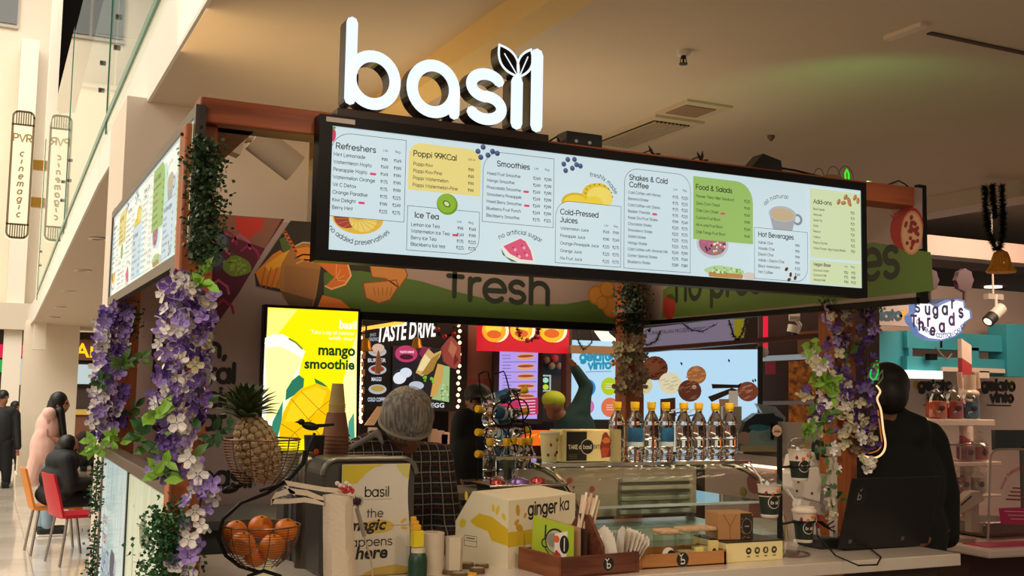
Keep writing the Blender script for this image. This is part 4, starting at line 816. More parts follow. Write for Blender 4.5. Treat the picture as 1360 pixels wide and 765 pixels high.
def leaflet(label, u, w_, h_, col, yo, lean, prn=None):
    g = thing('menu_card', label, 'menu card', (1.72, 3.2, 1.108)); o2 = Vector((1.695+u, 3.345+yo, 1.112)); ang = -1.12
    Ux = Vector((cos(ang), sin(ang), 0)); Vz = Vector((-sin(ang)*lean*0, lean, 1)).normalized(); c = MB().add([o2, o2+Ux*w_, o2+Ux*w_+Vz*(h_*.86), o2+Ux*w_*.05+Vz*h_]+[p+Vector((.0, .003, 0)) for p in (o2, o2+Ux*w_, o2+Ux*w_+Vz*(h_*.86), o2+Ux*w_*.05+Vz*h_)], [(0, 1, 2, 3), (7, 6, 5, 4), (0, 4, 5, 1), (1, 5, 6, 2), (2, 6, 7, 3), (3, 7, 4, 0)]).build('card', D(col), g)
    if prn:
        cv = Canvas(o2, Ux, Vz); prn(cv); cv.build('print', g)
def prn(c):
    c.line([(.060, .135), (.058, .095)], .007, D('17223a')); c.disc(.058, .078, .016, D('20281c')); c.disc(.058, .078, .011, D('8fae2a'))
    c.disc(.10, .088, .042, D('22241a')); c.disc(.10, .086, .037, D('b9b398')); c.disc(.09, .09, .024, D('8f8a70')); c.fill([(.095, .02), (.145, .02), (.150, .125), (.098, .112)], D('e8dfd0')); c.disc(.105, .095, .012, D('d8602a'))
    c.disc(.137, .08, .019, D('15130f'), ry=.03); c.text('basil', .144, .06, .020, D('e8dfd0'), .12, xs=.2) if False else c.line([(.137, .06), (.137, .1)], .004, D('e8dfd0'))
    c.blob(.108, .045, .012, .012, D('c02a35'), 3, .3); c.blob(.115, .022, .012, .008, D('8fae2a'), 4); c.blob(.135, .025, .014, .01, D('7fa02a'), 5); c.line([(.06, .06), (.09, .03)], .006, D('4a5a1a'))
leaflet('lime green menu card with a juice cup picture standing in the dark wooden caddy', .0, .175, .165, 'a8bc2a', .0, .0, prn)
leaflet('tan and dark edge-on menu card right behind the lime green one', .035, .165, .158, 'b98a64', .0, .0); leaflet('dark brown menu card, rearmost in the wooden caddy', .06, .165, .150, '3a2418', .0, .0)
for k in range(9):
    g = thing('wrapped_straw', None, None) if False else None
    x = 1.80+(k % 5)*.012; y = 3.25+(k//5)*.018; a = Vector((x, y, 1.115)); b = a+Vector((.045+.012*(k % 3), -.01+.004*k, .215+.008*((k*7) % 4)))
    MB().tube([a, b], .0048, 6).build('paper_straw', M(('d9bfa0', 'c9a888', 'e4d3ba')[k % 3], .6), loc=a, label='paper-wrapped straw fanning out of the dark wooden caddy', cat='straw', group='wrapped straws in the wooden caddy')
random.seed(11)
for k in range(12):
    x = 1.895+k*.0085 if k > 4 else 1.875+k*.004; ang = (k-4)*.09; m_ = MB(); w_ = .10; h_ = .125-.003*abs(k-5); U2 = (Vector((.25, 1, 0)) if k > 4 else Vector((1, -.25, 0))).normalized(); w_ = .10 if k > 4 else .055
    o2 = Vector((x+.01, 3.17 if k > 4 else 3.18+k*.025, 1.112)); V2 = Vector((sin(ang)*.9, -.05, cos(ang))); cols = []
    for i in range(5):
        for j in range(4): cols.append(o2+U2*w_*i/4+V2*h_*j/3+Vector((.006*sin(i*2+k)*(j/3), 0, .012*sin(i*1.7+k)*(j == 3))))
    m_.add(cols, [(i*4+j, (i+1)*4+j, (i+1)*4+j+1, i*4+j+1) for i in range(4) for j in range(3)])
    m_.build('paper_napkin', M('e6dccd', .8), smooth=True, loc=o2, label='white paper napkin fanned out in the right half of the dark caddy', cat='napkin', group='napkins in the wooden caddy')
# oak tray with jars
t = thing('wooden_tray', 'light oak tray with a round b logo and oval handle hole', 'tray', (2.2, 3.25, 1.10)); WO = wood('b87f48', '96602f', 3, 0)
MB().box((2.035, 3.19, 1.10), (2.385, 3.36, 1.106)).build('base_board', WO, t); MB().box((2.035, 3.19, 1.10), (2.385, 3.20, 1.148)).build('front_board', WO, t, bevel=.002); MB().box((2.035, 3.35, 1.10), (2.385, 3.36, 1.148)).build('back_board', WO, t); MB().box((2.375, 3.19, 1.10), (2.385, 3.36, 1.152)).build('side_board', WO, t)
sd = MB().box((2.025, 3.19, 1.10), (2.035, 3.36, 1.152)).build('side_board', WO, t, bevel=.002)
MB().prism([(2.0245, 3.275+.035*cos(a*pi/8), 1.132+.009*sin(a*pi/8)) for a in range(16)], (-.0006, 0, 0)).build('handle_hole', D('5a3418'), t)
cv = face_canvas(2.035, 3.19, 1.10); logo_b(cv, .165, .026, .026); cv.build('logo', t, label='round black and white b logo')
JG = glass('jar_glass', (.86, .88, .82), 1.5, .04, .10); CORK = M('c9a27a', .8, noise=.2, scale=60)
for i, (px_, y_) in enumerate(((884, 3.27), (912, 3.30), (934, 3.30))):
    p = at(px_, 712, 1, y_); g = thing('glass_jar', 'square cork-lidded glass jar in the oak tray, %s' % ('left, with white round sticker', 'middle of three', 'right of three')[i], 'jar', (p.x, y_, 1.106))
    c_ = Vector((p.x, y_, 0)); s_ = .034
    MB().box((p.x-s_, y_-s_, 1.107), (p.x+s_, y_+s_, 1.207)).build('jar_body', JG, g, bevel=.006); MB().box((p.x-s_-.001, y_-s_-.001, 1.207), (p.x+s_+.001, y_+s_+.001, 1.220)).build('cork_lid', CORK, g, bevel=.004)
    if i == 0:
        cv = face_canvas(p.x-s_, y_-s_-.0005, 1.107); cv.disc(.022, .03, .026, D('e8e0cf')); cv.disc(.034, .03, .016, D('1c1812')); cv.build('sticker', g)
    MB().box((p.x-s_+.004, y_-s_+.004, 1.109), (p.x+s_-.004, y_+s_-.004, 1.125+.012*i)).build('contents', M(('cfc3a0', 'c8b98a', 'd8d0a8')[i], .8, noise=.2, scale=80), g, bevel=.003)
for i, (px_, w_, h_, cl) in enumerate(((928, .03, .055, 'e0cf7a'), (947, .035, .075, 'd9c27a'))):
    p = at(px_, 728, 1, 3.215); g = thing('sachet_pack', ('yellow card pack leaning in the oak tray', 'taller pack with a dark oval at the right end of the oak tray')[i], 'packet', (p.x, 3.215, 1.106))
    MB().box((p.x-w_/2, 3.208, 1.106), (p.x+w_/2, 3.222, 1.106+h_)).build('pack', D(cl), g)
    if i: cv = face_canvas(p.x-w_/2, 3.208, 1.106); cv.disc(w_/2, .03, .011, D('2a201a'), ry=.02); cv.build('print', g)
# kraft box on the yellow box
t = thing('bakery_box', 'flat yellow box with four round icons beside the oak tray', 'box', (2.52, 3.3, 1.10)); a = .02
bxm = MB().box((2.405, 3.215, 1.10), (2.655, 3.42, 1.168)).build('carton', YB, t, bevel=.002); MB().box((2.404, 3.214, 1.168), (2.656, 3.421, 1.172)).build('lid', M('3a2a1c', .6, noise=.3, scale=30), t)
cv = face_canvas(2.405, 3.214, 1.10)
for k in range(4): cv.disc(.095+k*.038, .038, .012, D('2a2218')); cv.disc(.095+k*.038, .038, .006, D('c8b880'), ry=(.004, .006, .008, .005)[k]); cv.line([(.088+k*.038, .018), (.102+k*.038, .018)], .003, D('6a5a30'), False)
cv.build('print', t); cv = Canvas((2.404, 3.42, 1.10), (0, -1, 0), (0, 0, 1)); cv.line([(.04, .0), (.09, .05), (.11, .0)], .002, D('b8a468')); cv.build('print', t)
t = thing('kraft_box', 'small brown kraft box with a dark patterned side standing on the yellow box', 'box', (2.5, 3.33, 1.172))
Rk = Matrix.Rotation(-.22, 3, 'Z'); pk = Vector((2.48, 3.30, 0)); MB().box((2.415, 3.25, 1.173), (2.55, 3.37, 1.268), Rk, pk).build('carton', M('a87848', .7), t, bevel=.003)
U2 = Rk @ Vector((1, 0, 0)); o2 = Rk @ (Vector((2.415, 3.2495, 1.173))-pk)+pk; cv = Canvas(o2, U2, (0, 0, 1)); cv.rect(.085, .001, .134, .094, D('2a1d16'))
for k in range(22): cv.disc(.087+random.random()*.045, .004+random.random()*.086, .0022, D('a87848'), n=6)
cv.disc(.11, .048, .02, D('8a6a4a'), ry=.028); cv.disc(.11, .048, .018, D('15110e'), ry=.026); cv.line([(.103, .048), (.117, .048)], .005, D('8a7a6a')); cv.line([(.02, .09), (.045, .05), (.07, .09)], .0015, D('7f5630')); cv.line([(.045, .05), (.045, .004)], .0015, D('7f5630')); cv.build('print', t)
# cup stand
t = thing('cup_stand', 'black pole stand with ring arms and a round steel base', 'stand', (2.74, 3.31, 1.10)); SB = M('100e0d', .4, .3)
sx, sy = 2.60, 3.28
p = at(1036, 738, 2, 1.10); sx, sy = p.x, p.y
MB().lathe([(.0, .0), (.085, .0), (.085, .006), (0, .008)], (sx+.05, sy+.02, 1.10), 28).build('base', M('8a7a6c', .15, 1), t, True)
tp = at(1036, 577, 1, sy); MB().box((sx-.009, sy-.005, 1.106), (sx+.009, sy+.005, tp.z)).build('pole', SB, t)
MB().box((sx-.004, sy-.0062, 1.5), (sx+.004, sy-.005, 1.53)).build('pole_tip', SB, t)
dz = at(1030, 572, 1, sy); MB().lathe([(0, 0), (.022, 0), (.022, .004), (0, .004)], (dz.x-.005, sy-.012, dz.z), 8, (0, -1, 0)).build('tag', M('b8957a', .5), t, label='octagonal tan tag'); cv = Canvas((dz.x-.025, sy-.0165, dz.z), (1, 0, 0), (0, 0, 1)); cv.line([(.008, .003), (.032, .003)], .002, D('4a3020')); cv.line([(.006, -.003), (.034, -.003)], .004, D('2a1c14')); cv.build('tag_print', t)
CUPD = M('16241c', .5); CUPW = M('e6d6c4', .5)
def basil_cup(label, cx, cy, z0, straw, dome, lowlid=None):
    g = thing('drink_cup', label, 'cup'); h, r0, r1 = .115, .031, .043
    MB().lathe([(0, .003), (r0*.9, 0), (r0, .003), (r0+.0012, .012)], n=24).build('cup_foot', CUPW, g, True)
    MB().lathe([(r0+.0012, .012), (r0+(r1-r0)*.66, h*.66)], n=24).build('cup_wall', CUPD, g, True); MB().lathe([(r0+(r1-r0)*.66, h*.66), (r1, h), (r1+.003, h+.003), (r1-.002, h+.004), (r1-.004, h*.7)], n=24).build('cup_band', CUPW, g, True)
    m_ = MB()
    for k, (a, z, cl) in enumerate(((-1.9, .085, 'c8602a'), (-2.5, .09, '8a2030'), (-.9, .092, '5a7a2a'), (-1.4, .10, 'd8702a'))): r_ = r0+(r1-r0)*z/h+.0005; m_.use(D(cl)).ell((r_*cos(a), r_*sin(a), z), (.009, .004, .008), 8, 5)
    m_.build('printed_motif', None, g)
    ang = -1.75; r_ = .0405; m_ = MB(); rows_ = []
    for rr, mt, dd in ((.024, CUPW, .0006), (.0215, D('101410'), .0012)):
        pts = []
        for i in range(20): a = 2*pi*i/20; u, v = rr*cos(a), rr*sin(a); R2 = r0+(r1-r0)*(.058+v)/h+dd; pts.append((R2*cos(ang+u/R2), R2*sin(ang+u/R2), .058+v))
        m_.use(mt).add([(.0395*cos(ang)*1.02, .0395*sin(ang)*1.02, .058)]+pts, [(0, i+1, (i+1) % 20+1) for i in range(20)])
    m_.build('logo_disc', None, g)
    c = Canvas((0, 0, 0), (1, 0, 0), (0, 0, 1)); c.text('basil', 0, .051, .016, D('e8dccb'), .12, 'c'); mm = c.mb
    for i, v in enumerate(mm.v): u, z = v.x, v.z; R2 = r0+(r1-r0)*z/h+.0022; mm.v[i] = Vector((R2*cos(ang+u/R2), R2*sin(ang+u/R2), z))
    mm.build('logo_text', None, g)
    if dome: MB().lathe([(r1+.003, h+.003), (r1+.002, h+.012), (r1-.004, h+.028), (r1*.62, h+.043), (.014, h+.047)], n=24).build('dome_lid', glass('clear_lid', (.9, .88, .85), 1.45, .05, .06), g, True)
    else: MB().lathe([(r1+.004, h), (r1+.004, h+.008), (r1-.002, h+.010), (r1-.004, h+.020), (0, h+.021)], n=24).build('flat_lid', CUPW, g, True)
    MB().lathe([(0, h-.012), (r1-.006, h-.012)], n=20).build('drink', M('a8702a', .4), g)
    if straw: MB().tube([(.0, 0, .02), (-straw*.5, 0, h+.03), (-straw, 0.01, h+.085)], .0035, 8).build('straw', M('e6e0d8', .4), g, True)
    g.location = (cx, cy, z0)
p1 = at(1022, 687, 1, sy-.045); p2 = at(1062, 628, 1, sy+.04); p3 = at(1068, 720, 1, sy+.06)
basil_cup('dark paper cup with round logo and clear dome lid, held left of the black pole', p1.x, sy-.045, p1.z, .085, True)
basil_cup('dark cup with round logo at the top right of the black stand', p2.x, sy+.04, p2.z-.03, 0, True)
basil_cup('lowest dark cup with a cream flat lid and a straw, right of the pole', p3.x, sy+.06, p3.z, .07, False)
for (p_, oz, nm) in ((p1, .085, 0), (p2, .055, 1), (p3, .08, 2)):
    cy_ = (sy-.045, sy+.04, sy+.06)[nm]; zc = p_.z+oz-(.03 if nm == 1 else 0); ra = .041 if nm != 1 else .037
    MB().tube([(p_.x+ra*cos(a*pi/10), cy_+ra*sin(a*pi/10), zc) for a in range(20)], .0045, 6, True).build('ring', SB, t, True); MB().tube([(sx, sy, zc), (p_.x+(ra if p_.x < sx else -ra), cy_, zc)], .005, 6).build('arm', SB, t)
# robotic-looking white folding arm
RW = M('e2d6ca', .4); x0, y0 = 2.94, 3.50
t = thing('desk_arm', 'white jointed desk arm on a round foot behind the cup stand', 'desk arm', (x0, y0, 1.10))
q = lambda x, y, Y=y0: at(x, y, 1, Y)
MB().lathe([(0, 0), (.085, 0), (.085, .01), (.05, .02), (.03, .035), (.02, .04), (0, .04)], (q(1082, 722).x, y0, 1.10), 28).build('foot', RW, t, True)
def seg(name, pts, th, off=0, dy=0): MB().prism([q(x, y, y0-th/2+dy) for x, y in pts], (0, th, 0)).build(name, RW, t, bevel=.006)
seg('upper_housing', [(1051, 628), (1058, 622), (1088, 620), (1092, 640), (1090, 668), (1062, 660), (1052, 648)], .07); seg('side_housing', [(1088, 628), (1104, 632), (1108, 660), (1098, 686), (1086, 672)], .06, dy=.03)
seg('lower_joint', [(1066, 655), (1084, 655), (1088, 672), (1084, 690), (1068, 690), (1062, 672)], .05); seg('stem', [(1070, 686), (1086, 686), (1084, 722), (1070, 722)], .04)
MB().lathe([(.03, -.03), (.032, 0), (.03, .03)], q(1076, 672), 20, (0, 1, 0)).build('pivot', M('b8a99b', .35), t, True); seg('top_block', [(1052, 622), (1056, 604), (1082, 600), (1088, 620)], .06)
for (x, y) in ((1058, 652), (1078, 655), (1060, 640)): MB().lathe([(.005, 0), (.005, .004), (0, .004)], q(x, y, y0-.036), 8, (0, -1, 0)).build('screw', M('5a4a40', .4), t)
# laptop
t = thing('laptop', 'open black laptop seen from behind with a white b logo on its lid', 'laptop', (3.3, 3.34, 1.10)); LB = M('0d0c0c', .45)
l0, l1, l2, l3 = at(1113, 727, 1, 3.28), at(1232, 717, 1, 3.28), at(1238, 620, 1, 3.20), at(1125, 627, 1, 3.20)
MB().box((3.03, 3.30, 1.103), (3.42, 3.55, 1.118)).build('base', LB, t, bevel=.003)
wx0, wx1 = at(1113, 727, 1, 3.29).x, at(1233, 720, 1, 3.29).x
MB().hexa([(wx0, 3.29, 1.112), (wx1, 3.29, 1.112), (wx1, 3.296, 1.112), (wx0, 3.296, 1.112), (wx0+.0, 3.21, 1.385), (wx1, 3.21, 1.385), (wx1, 3.216, 1.385), (wx0, 3.216, 1.385)]).build('lid', LB, t, bevel=.003)
Vd = Vector((0, -.08, .273)).normalized(); cv = Canvas((wx0, 3.2895, 1.112), (1, 0, 0), Vd); cv.disc(.055, .215, .026, D('2c2826'), ry=.034); cv.disc(.055, .215, .0245, D('0f0e0e'), ry=.032); cv.text('b', .055, .198, .036, D('8f8780'), .11, 'c', step=15); cv.line([(.052, .238), (.056, .233), (.061, .241)], .003, D('8f8780'))
for u in (.045, .315): cv.rect(u, .02, u+.016, .036, D('5a5450'))
cv.build('lid_print', t)
MB().tube([at(1084, 695, 1, 3.4), at(1086, 712, 1, 3.25), at(1110, 738, 2, 1.108), at(1140, 751, 2, 1.108), at(1165, 750, 2, 1.108), at(1170, 740, 2, 1.108), at(1155, 728, 2, 1.108)], .003, 8).build('cable', BLK, loc=at(1110, 738, 2, 1.108), label='black cable looping over the counter below the laptop', cat='cable')
t = thing('card_machine', 'dark grey folded cables and small box between the desk arm and the laptop', 'device', (3.0, 3.42, 1.10)); MB().box((2.96, 3.36, 1.102), (3.06, 3.5, 1.14)).build('case', M('201c1a', .5), t, bevel=.005)
for k in range(3): MB().tube([at(1085+3*k, 692, 1, 3.4), at(1096+4*k, 700+2*k, 1, 3.38), at(1110, 690+8*k, 1, 3.42)], .003, 6).build('cable', BLK, t, True)
# white corner bracket beside the right post
wb = thing('signal_strip', 'narrow white strip with a small square head standing beside the right post', 'strip', (2.93, 3.38, 1.10))
a, b = at(1107, 715, 1, 3.42), at(1107, 600, 1, 3.42); MB().box((a.x-.012, 3.41, 1.10), (a.x+.012, 3.43, b.z-.01)).build('strip', M('c9b9a8', .5), wb); MB().box((a.x-.028, 3.405, b.z-.015), (a.x+.028, 3.435, b.z+.02)).build('head', M('b9a896', .5), wb)
# ---------------------------------------------------------------- left cluster: fruit stand
WIRE = M('7a5640', .35, .7); IRON = M('0f0d0c', .45, .4)
fs = thing('fruit_stand', 'two-tier black wire fruit stand with curved arms and small birds', 'fruit stand', (.78, 3.25, 1.10))
f = lambda x, y, Y=3.25: at(x, y, 1, Y)
MB().tube([f(405, 598), f(402, 615), f(385, 635), f(355, 655), f(320, 668), f(296, 690), f(290, 715), f(300, 738), f(318, 752), f(345, 760)], .0055, 10).build('curved_arm', IRON, fs, True)
MB().tube([f(418, 575), f(412, 590), f(404, 615), f(380, 642), f(345, 652)], .0048, 8).build('curved_arm', IRON, fs, True)
MB().tube([f(322, 790), f(330, 765), f(350, 758), f(372, 765), f(380, 790)], .006, 8).build('foot', IRON, fs, True)
def basket(name, cx, cy_top, cy_bot, rx_px, label=None):
    c0 = f(cx, cy_top); r1 = (f(cx+rx_px, cy_top)-f(cx-rx_px, cy_top)).x/2; zb = f(cx, cy_bot).z; H_ = c0.z-zb
    g = thing(name, None, None); g.parent = fs; g.location = (c0.x-fs.location.x, c0.y-fs.location.y, zb-fs.location.z)
    o = MB().tube([(c0.x+r1*cos(a*pi/16), c0.y+r1*sin(a*pi/16), c0.z) for a in range(32)], .003, 6, True)
    m_ = MB(); n_ = 15
    for i in range(n_): tt = (i+1)/(n_+1); rr = r1*math.sqrt(max(0, 1-(1-tt)**1.9*.82)); m_.tube([(c0.x+rr*cos(a*pi/14), c0.y+rr*sin(a*pi/14), zb+H_*tt) for a in range(28)], .0011, 4, True)
    v_ = MB()
    for k in range(12):
        a = k*pi/6; v_.tube([(c0.x+r1*math.sqrt(max(0, 1-(1-tt)**1.9*.82))*cos(a), c0.y+r1*math.sqrt(max(0, 1-(1-tt)**1.9*.82))*sin(a), zb+H_*tt) for tt in (0, .2, .4, .6, .8, 1)], .0016, 5)
    for mb2_, nm in ((o, 'rim'), (m_, 'wire_rings'), (v_, 'wire_ribs')):
        ob = mb2_.build(nm, WIRE, None, True); ob.data.transform(world_of(g).inverted()); ob.parent = g
    return c0, r1, zb
B1 = basket('upper_basket', 348, 583, 643, 50); B2 = basket('lower_basket', 347, 697, 752, 51)
def bird(x, y, s_, flip):
    c = f(x, y); k = -1 if flip else 1
    MB().ell(c, (.026*s_, .010, .012*s_), 12, 8, Matrix.Rotation(.2*k, 3, 'Y')).ell(c+Vector((-k*.026, 0, .012))*s_, (.010*s_, .008, .009*s_), 10, 7).prism([c+Vector(v)*s_ for v in ((-k*.034, 0, .016), (-k*.046, 0, .011), (-k*.034, 0, .008))], (0, .003, 0)).prism([c+Vector(v)*s_ for v in ((k*.015, 0, .006), (k*.072, 0, .008), (k*.070, 0, .001), (k*.012, 0, -.006))], (0, .004, 0)).build('bird', IRON, fs, True)
bird(412, 566, 1.05, False); bird(306, 650, 1.0, True)
# pineapple
c0, r1, zb = B1; cx, cy, cz = c0.x-.012, 3.25, zb+.050
PA = M('bfa67a', .7, noise=.35, scale=40)
t = thing('pineapple', 'whole pineapple with leafy crown leaning in the upper wire basket', 'pineapple', (cx, cy, zb))
core = MB().ell((cx, cy, cz+.055), (.057, .057, .098), 20, 14, Matrix.Rotation(-.36, 3, 'Y')).build('fruit_body', M('6f5a34', .8), t, True)
eye = None; RM = Matrix.Rotation(-.36, 3, 'Y')
for j in range(13):
    th = pi*(j+1)/14; n_ = max(5, int(15*sin(th)))
    for i in range(n_):
        a = 2*pi*(i+.5*(j % 2))/n_+j*.12; p_ = RM @ Vector((.057*sin(th)*cos(a), .057*sin(th)*sin(a), .098*cos(th))); nrm = RM @ Vector((sin(th)*cos(a)/.05, sin(th)*sin(a)/.05, cos(th)/.098)).normalized()
        if nrm.y > .35: continue
        if eye is None:
            eye = MB().add([(.0125*cos(k*pi/3), .0115*sin(k*pi/3), 0) for k in range(6)]+[(.008*cos(k*pi/3), .0075*sin(k*pi/3), .0055) for k in range(6)]+[(0, 0, .0095)], [(k, (k+1) % 6, (k+1) % 6+6, k+6) for k in range(6)]+[(k+6, (k+1) % 6+6, 12) for k in range(6)]).build('rind_eye', PA, None); e_ = eye
        else: e_ = eye.copy(); COL.objects.link(e_)
        e_.parent = t; e_.location = Vector((cx, cy, cz+.055))+p_-t.location; e_.rotation_euler = Vector((0, 0, 1)).rotation_difference(nrm).to_euler()
LFm = M('3f4f2c', .55, col2='56643c', scale=20); lf0 = None; top = Vector((cx, cy, cz+.055))+RM @ Vector((0, 0, .092))
for k in range(58):
    lv = k/58; ln = .055+.045*(1-abs(lv-.45)); tilt = 1.25*(1-lv)+.08; a = k*2.399
    if lf0 is None: lf0 = MB().add([(-.008, 0, 0), (.008, 0, 0), (-.0075, .004, .35), (.0075, .004, .35), (-.005, -.002, .7), (.005, -.002, .7), (0, -.012, 1), (0, .006, .35), (0, .003, .7)], [(0, 1, 7, 2), (1, 3, 7), (2, 7, 8, 4), (7, 3, 5, 8), (4, 8, 6), (8, 5, 6)]).build('crown_leaf', LFm, None); o = lf0
    else: o = lf0.copy(); COL.objects.link(o)
    o.parent = t; o.location = top+RM @ Vector((.012*cos(a)*(1-lv), .012*sin(a)*(1-lv), .03*lv))-t.location; o.rotation_euler = (tilt, 0, a+pi/2); o.scale = (1.9, 1, ln*1.08)
# oranges
c0, r1, zb = B2; OR = M('e07a14', .45, noise=.12, scale=30, bump=.35); og = None
for i, (x, y, r_, lb) in enumerate(((322, 722, .036, 'front left orange in the lower basket'), (362, 726, .038, 'front right orange in the lower basket, partly in front of others'), (346, 700, .036, 'orange at the back centre top of the lower basket'), (380, 704, .036, 'orange at the right rim of the lower basket'), (340, 738, .033, 'orange lying lowest at the bottom of the basket'), (313, 706, .034, 'orange at the left rim of the lower basket'))):
    p = f(x, y, (3.22, 3.215, 3.29, 3.27, 3.25, 3.28)[i]); t = thing('orange', lb, 'orange', p-Vector((0, 0, r_)), 0, 'oranges in the lower basket')
    MB().ell(p, (r_, r_, r_*.95), 24, 14).build('peel', OR, t, True); MB().lathe([(.004, 0), (.003, .002), (0, .002)], p+Vector((0, -.4, .85)).normalized()*r_*.96, 8, (0, -.4, .85)).build('stem', M('5a5a24', .7), t)
# cup stacks behind
def stack(name, cat, label, group, px_, ybase, Y, n, r0, r1, h, pitch, mat, motif=False):
    p = at(px_, ybase, 1, Y)
    for k in range(n):
        z = p.z+k*pitch; m_ = MB().lathe([(r1+.003, z), (r1+.003, z+.005), (r1-.001, z+.006), (r0, z+h), (0, z+h)], (p.x, Y, 0), 24)
        m_.build(name, mat, loc=(p.x, Y, z), label=label+', %s from the top' % ordn[n-1-k], cat=cat, group=group, smooth=True)
    return p.z+n*pitch
zz = stack('paper_cup', 'cup', 'brown cup upside down in the tall stack', 'brown paper cups in the stack', 445, 605, 3.9, 6, .034, .049, .085, .014, M('8a5a3c', .6))
zz = zz+.085-.014
p = at(447, 560, 1, 3.9)
for k in range(4):
    z = zz+.0005+k*.0085; MB().lathe([(.031, z), (.031, z+.004), (.029, z+.005), (.0205, z+.08), (0, z+.08)], (p.x, 3.9, 0), 24).build('printed_cup', M('c9ae6a', .55), loc=(p.x, 3.9, z), smooth=True, label='cream cup nested on top of the brown cup stack, %s from top' % ordn[3-k], cat='cup', group='cream cups on top of the brown stack')
sd = MB().box((.985, 3.72, 1.10), (1.30, 3.98, 1.40)).build('cup_shelf', M('55534f', .4, .5), loc=(1.15, 3.9, 1.10), label='grey metal box carrying the upside-down cup stacks', cat='box')
t = thing('steel_canister', 'small domed metal canister beside the banner machine', 'canister', (at(412, 640, 1, 3.62).x, 3.62, 1.10)); cx = at(408, 640, 1, 3.62).x
MB().lathe([(.034, 1.10), (.034, 1.44), (.030, 1.46), (.018, 1.476), (0, 1.48)], (cx, 3.62, 0), 24).build('body', M('6e675c', .25, .9), t, True)
t = thing('lid_stack', 'stack of thin clear lids leaning behind the fruit stand', 'lids', (at(392, 640, 1, 3.85).x, 3.85, 1.10)); cx = at(392, 640, 1, 3.85).x
for k in range(16): MB().lathe([(.045, 0), (.047, .004), (.043, .007)], (cx, 3.85, 1.30+k*.0105), 20).build('lid', M('8d8578', .3), t, True)
MB().box((cx-.05, 3.8, 1.10), (cx+.05, 3.9, 1.30)).build('stand_block', M('4a4640', .5), t)
bc2 = thing('dark_cup', 'black cup with a small orange print beside the brown cup stack', 'cup', (at(418, 600, 1, 3.8).x, 3.8, 1.40)); cx = at(417, 600, 1, 3.8).x; MB().lathe([(.03, 1.40), (.036, 1.52), (.037, 1.525), (0, 1.525)], (cx, 3.8, 0), 20).build('cup', M('1a1512', .5), bc2, True); MB().ell((cx, 3.768, 1.47), (.010, .003, .012), 8, 6).build('printed_motif', D('d0501c'), bc2)
sdk = MB().box((at(417, 600, 1, 3.8).x-.05, 3.76, 1.10), (.979, 3.86, 1.399)).build('grey_riser', M('4f4d49', .5), loc=(.93, 3.8, 1.10), label='narrow grey riser block under the black cup', cat='box')
# banner machine
t = thing('banner_machine', 'rounded dark grey machine wearing a printed white and yellow lettered banner', 'machine', (1.12, 3.45, 1.10))
e0, e1 = at(424, 760, 1, 3.40).x, at(549, 760, 1, 3.40).x; zt = 1.468
pts = []
for (cx_, cz_, a0) in ((e1-.05, zt-.05, 0), (e0+.05, zt-.05, 90)):
    pts += [(cx_+.05*cos(rad(a0+a)), 3.40, cz_+.05*sin(rad(a0+a))) for a in range(0, 91, 15)]
pts += [(e0, 3.40, 1.10), (e1, 3.40, 1.10)]
MB().prism(pts, (0, .22, 0)).build('housing', M('4e4a44', .35, .3), t, bevel=.012)
MB().tube([(p_[0], 3.398, p_[2]) for p_ in pts[:-2]], .009, 8).build('rim', M('6e6a5e', .3, .5), t, True)
b0, b1 = at(452, 700, 1, 3.385).x, at(543, 700, 1, 3.385).x; m_ = MB(); n_ = 24
bz = lambda i: 1.452-(1.452-1.102)*i/n_
by = lambda i: 3.386
def bside(i): return b1-.006*sin(pi*i/n_*2)
m_.use(M('cfc6b4', .5)); vs = []
for i in range(n_+1): vs += [(b0, by(i), bz(i)), (bside(i), by(i), bz(i))]
m_.add(vs, [(2*i, 2*i+2, 2*i+3, 2*i+1) for i in range(n_)]); m_.build('banner', None, t, True)
cv = Canvas((b0, 3.385, 1.102), (1, 0, 0), (0, 0, 1), .00003); W_ = b1-b0; H_ = .35; YLm = D('c9b42c')
cv.fill([(.002, H_-.002), (W_*.62, H_-.002), (W_*.45, H_-.012), (W_*.33, H_-.032), (W_*.22, H_-.06), (.002, H_-.068)], YLm); cv.fill([(W_*.78, H_-.002), (W_-.004, H_-.002), (W_-.004, H_-.05), (W_*.88, H_-.035)], D('c4ba6a'))
cv.text('basil', W_*.33, H_-.103, .043, D('1a1612'), .095, step=15, xs=1.05); cv.line([(W_*.33, H_-.112), (W_*.74, H_-.112)], .001, D('8a8478'), False)
cv.disc(W_*.55, H_-.198, .052, D('c9aa3c'), ry=.021); cv.disc(W_*.92, H_-.182, .012, D('c9aa3c'), ry=.005, rot=30); cv.disc(W_*.93, H_-.205, .012, D('c9aa3c'), ry=.005, rot=-10)
cv.text('the', W_*.37, H_-.168, .036, D('3a342c'), .09, step=15, xs=1.15); cv.btext('magic', W_*.10, H_-.208, .050, D('17130f'), .03, shear=.25, xs=1.1); cv.text('happens', W_*.05, H_-.258, .038, D('2a241c'), .09, step=15, xs=1.15); cv.btext('here', W_*.22, H_-.297, .055, D('17130f'), .03, shear=.15, xs=1.05)
cv.fill([(W_*.30, .0), (W_-.003, .0), (W_-.003, .022), (W_*.8, .03), (W_*.5, .022)], D('c0a24a')); cv.line([(0, H_*.44), (W_, H_*.44)], .0012, D('8f8676'), False)
for v in cv.mb.v:
    i = (1.452-v.z)/(1.452-1.102)*n_; i = max(0, min(n_, i)); v.y = v.y-3.385+by(i)-.0008
cv.build('banner_print', t)
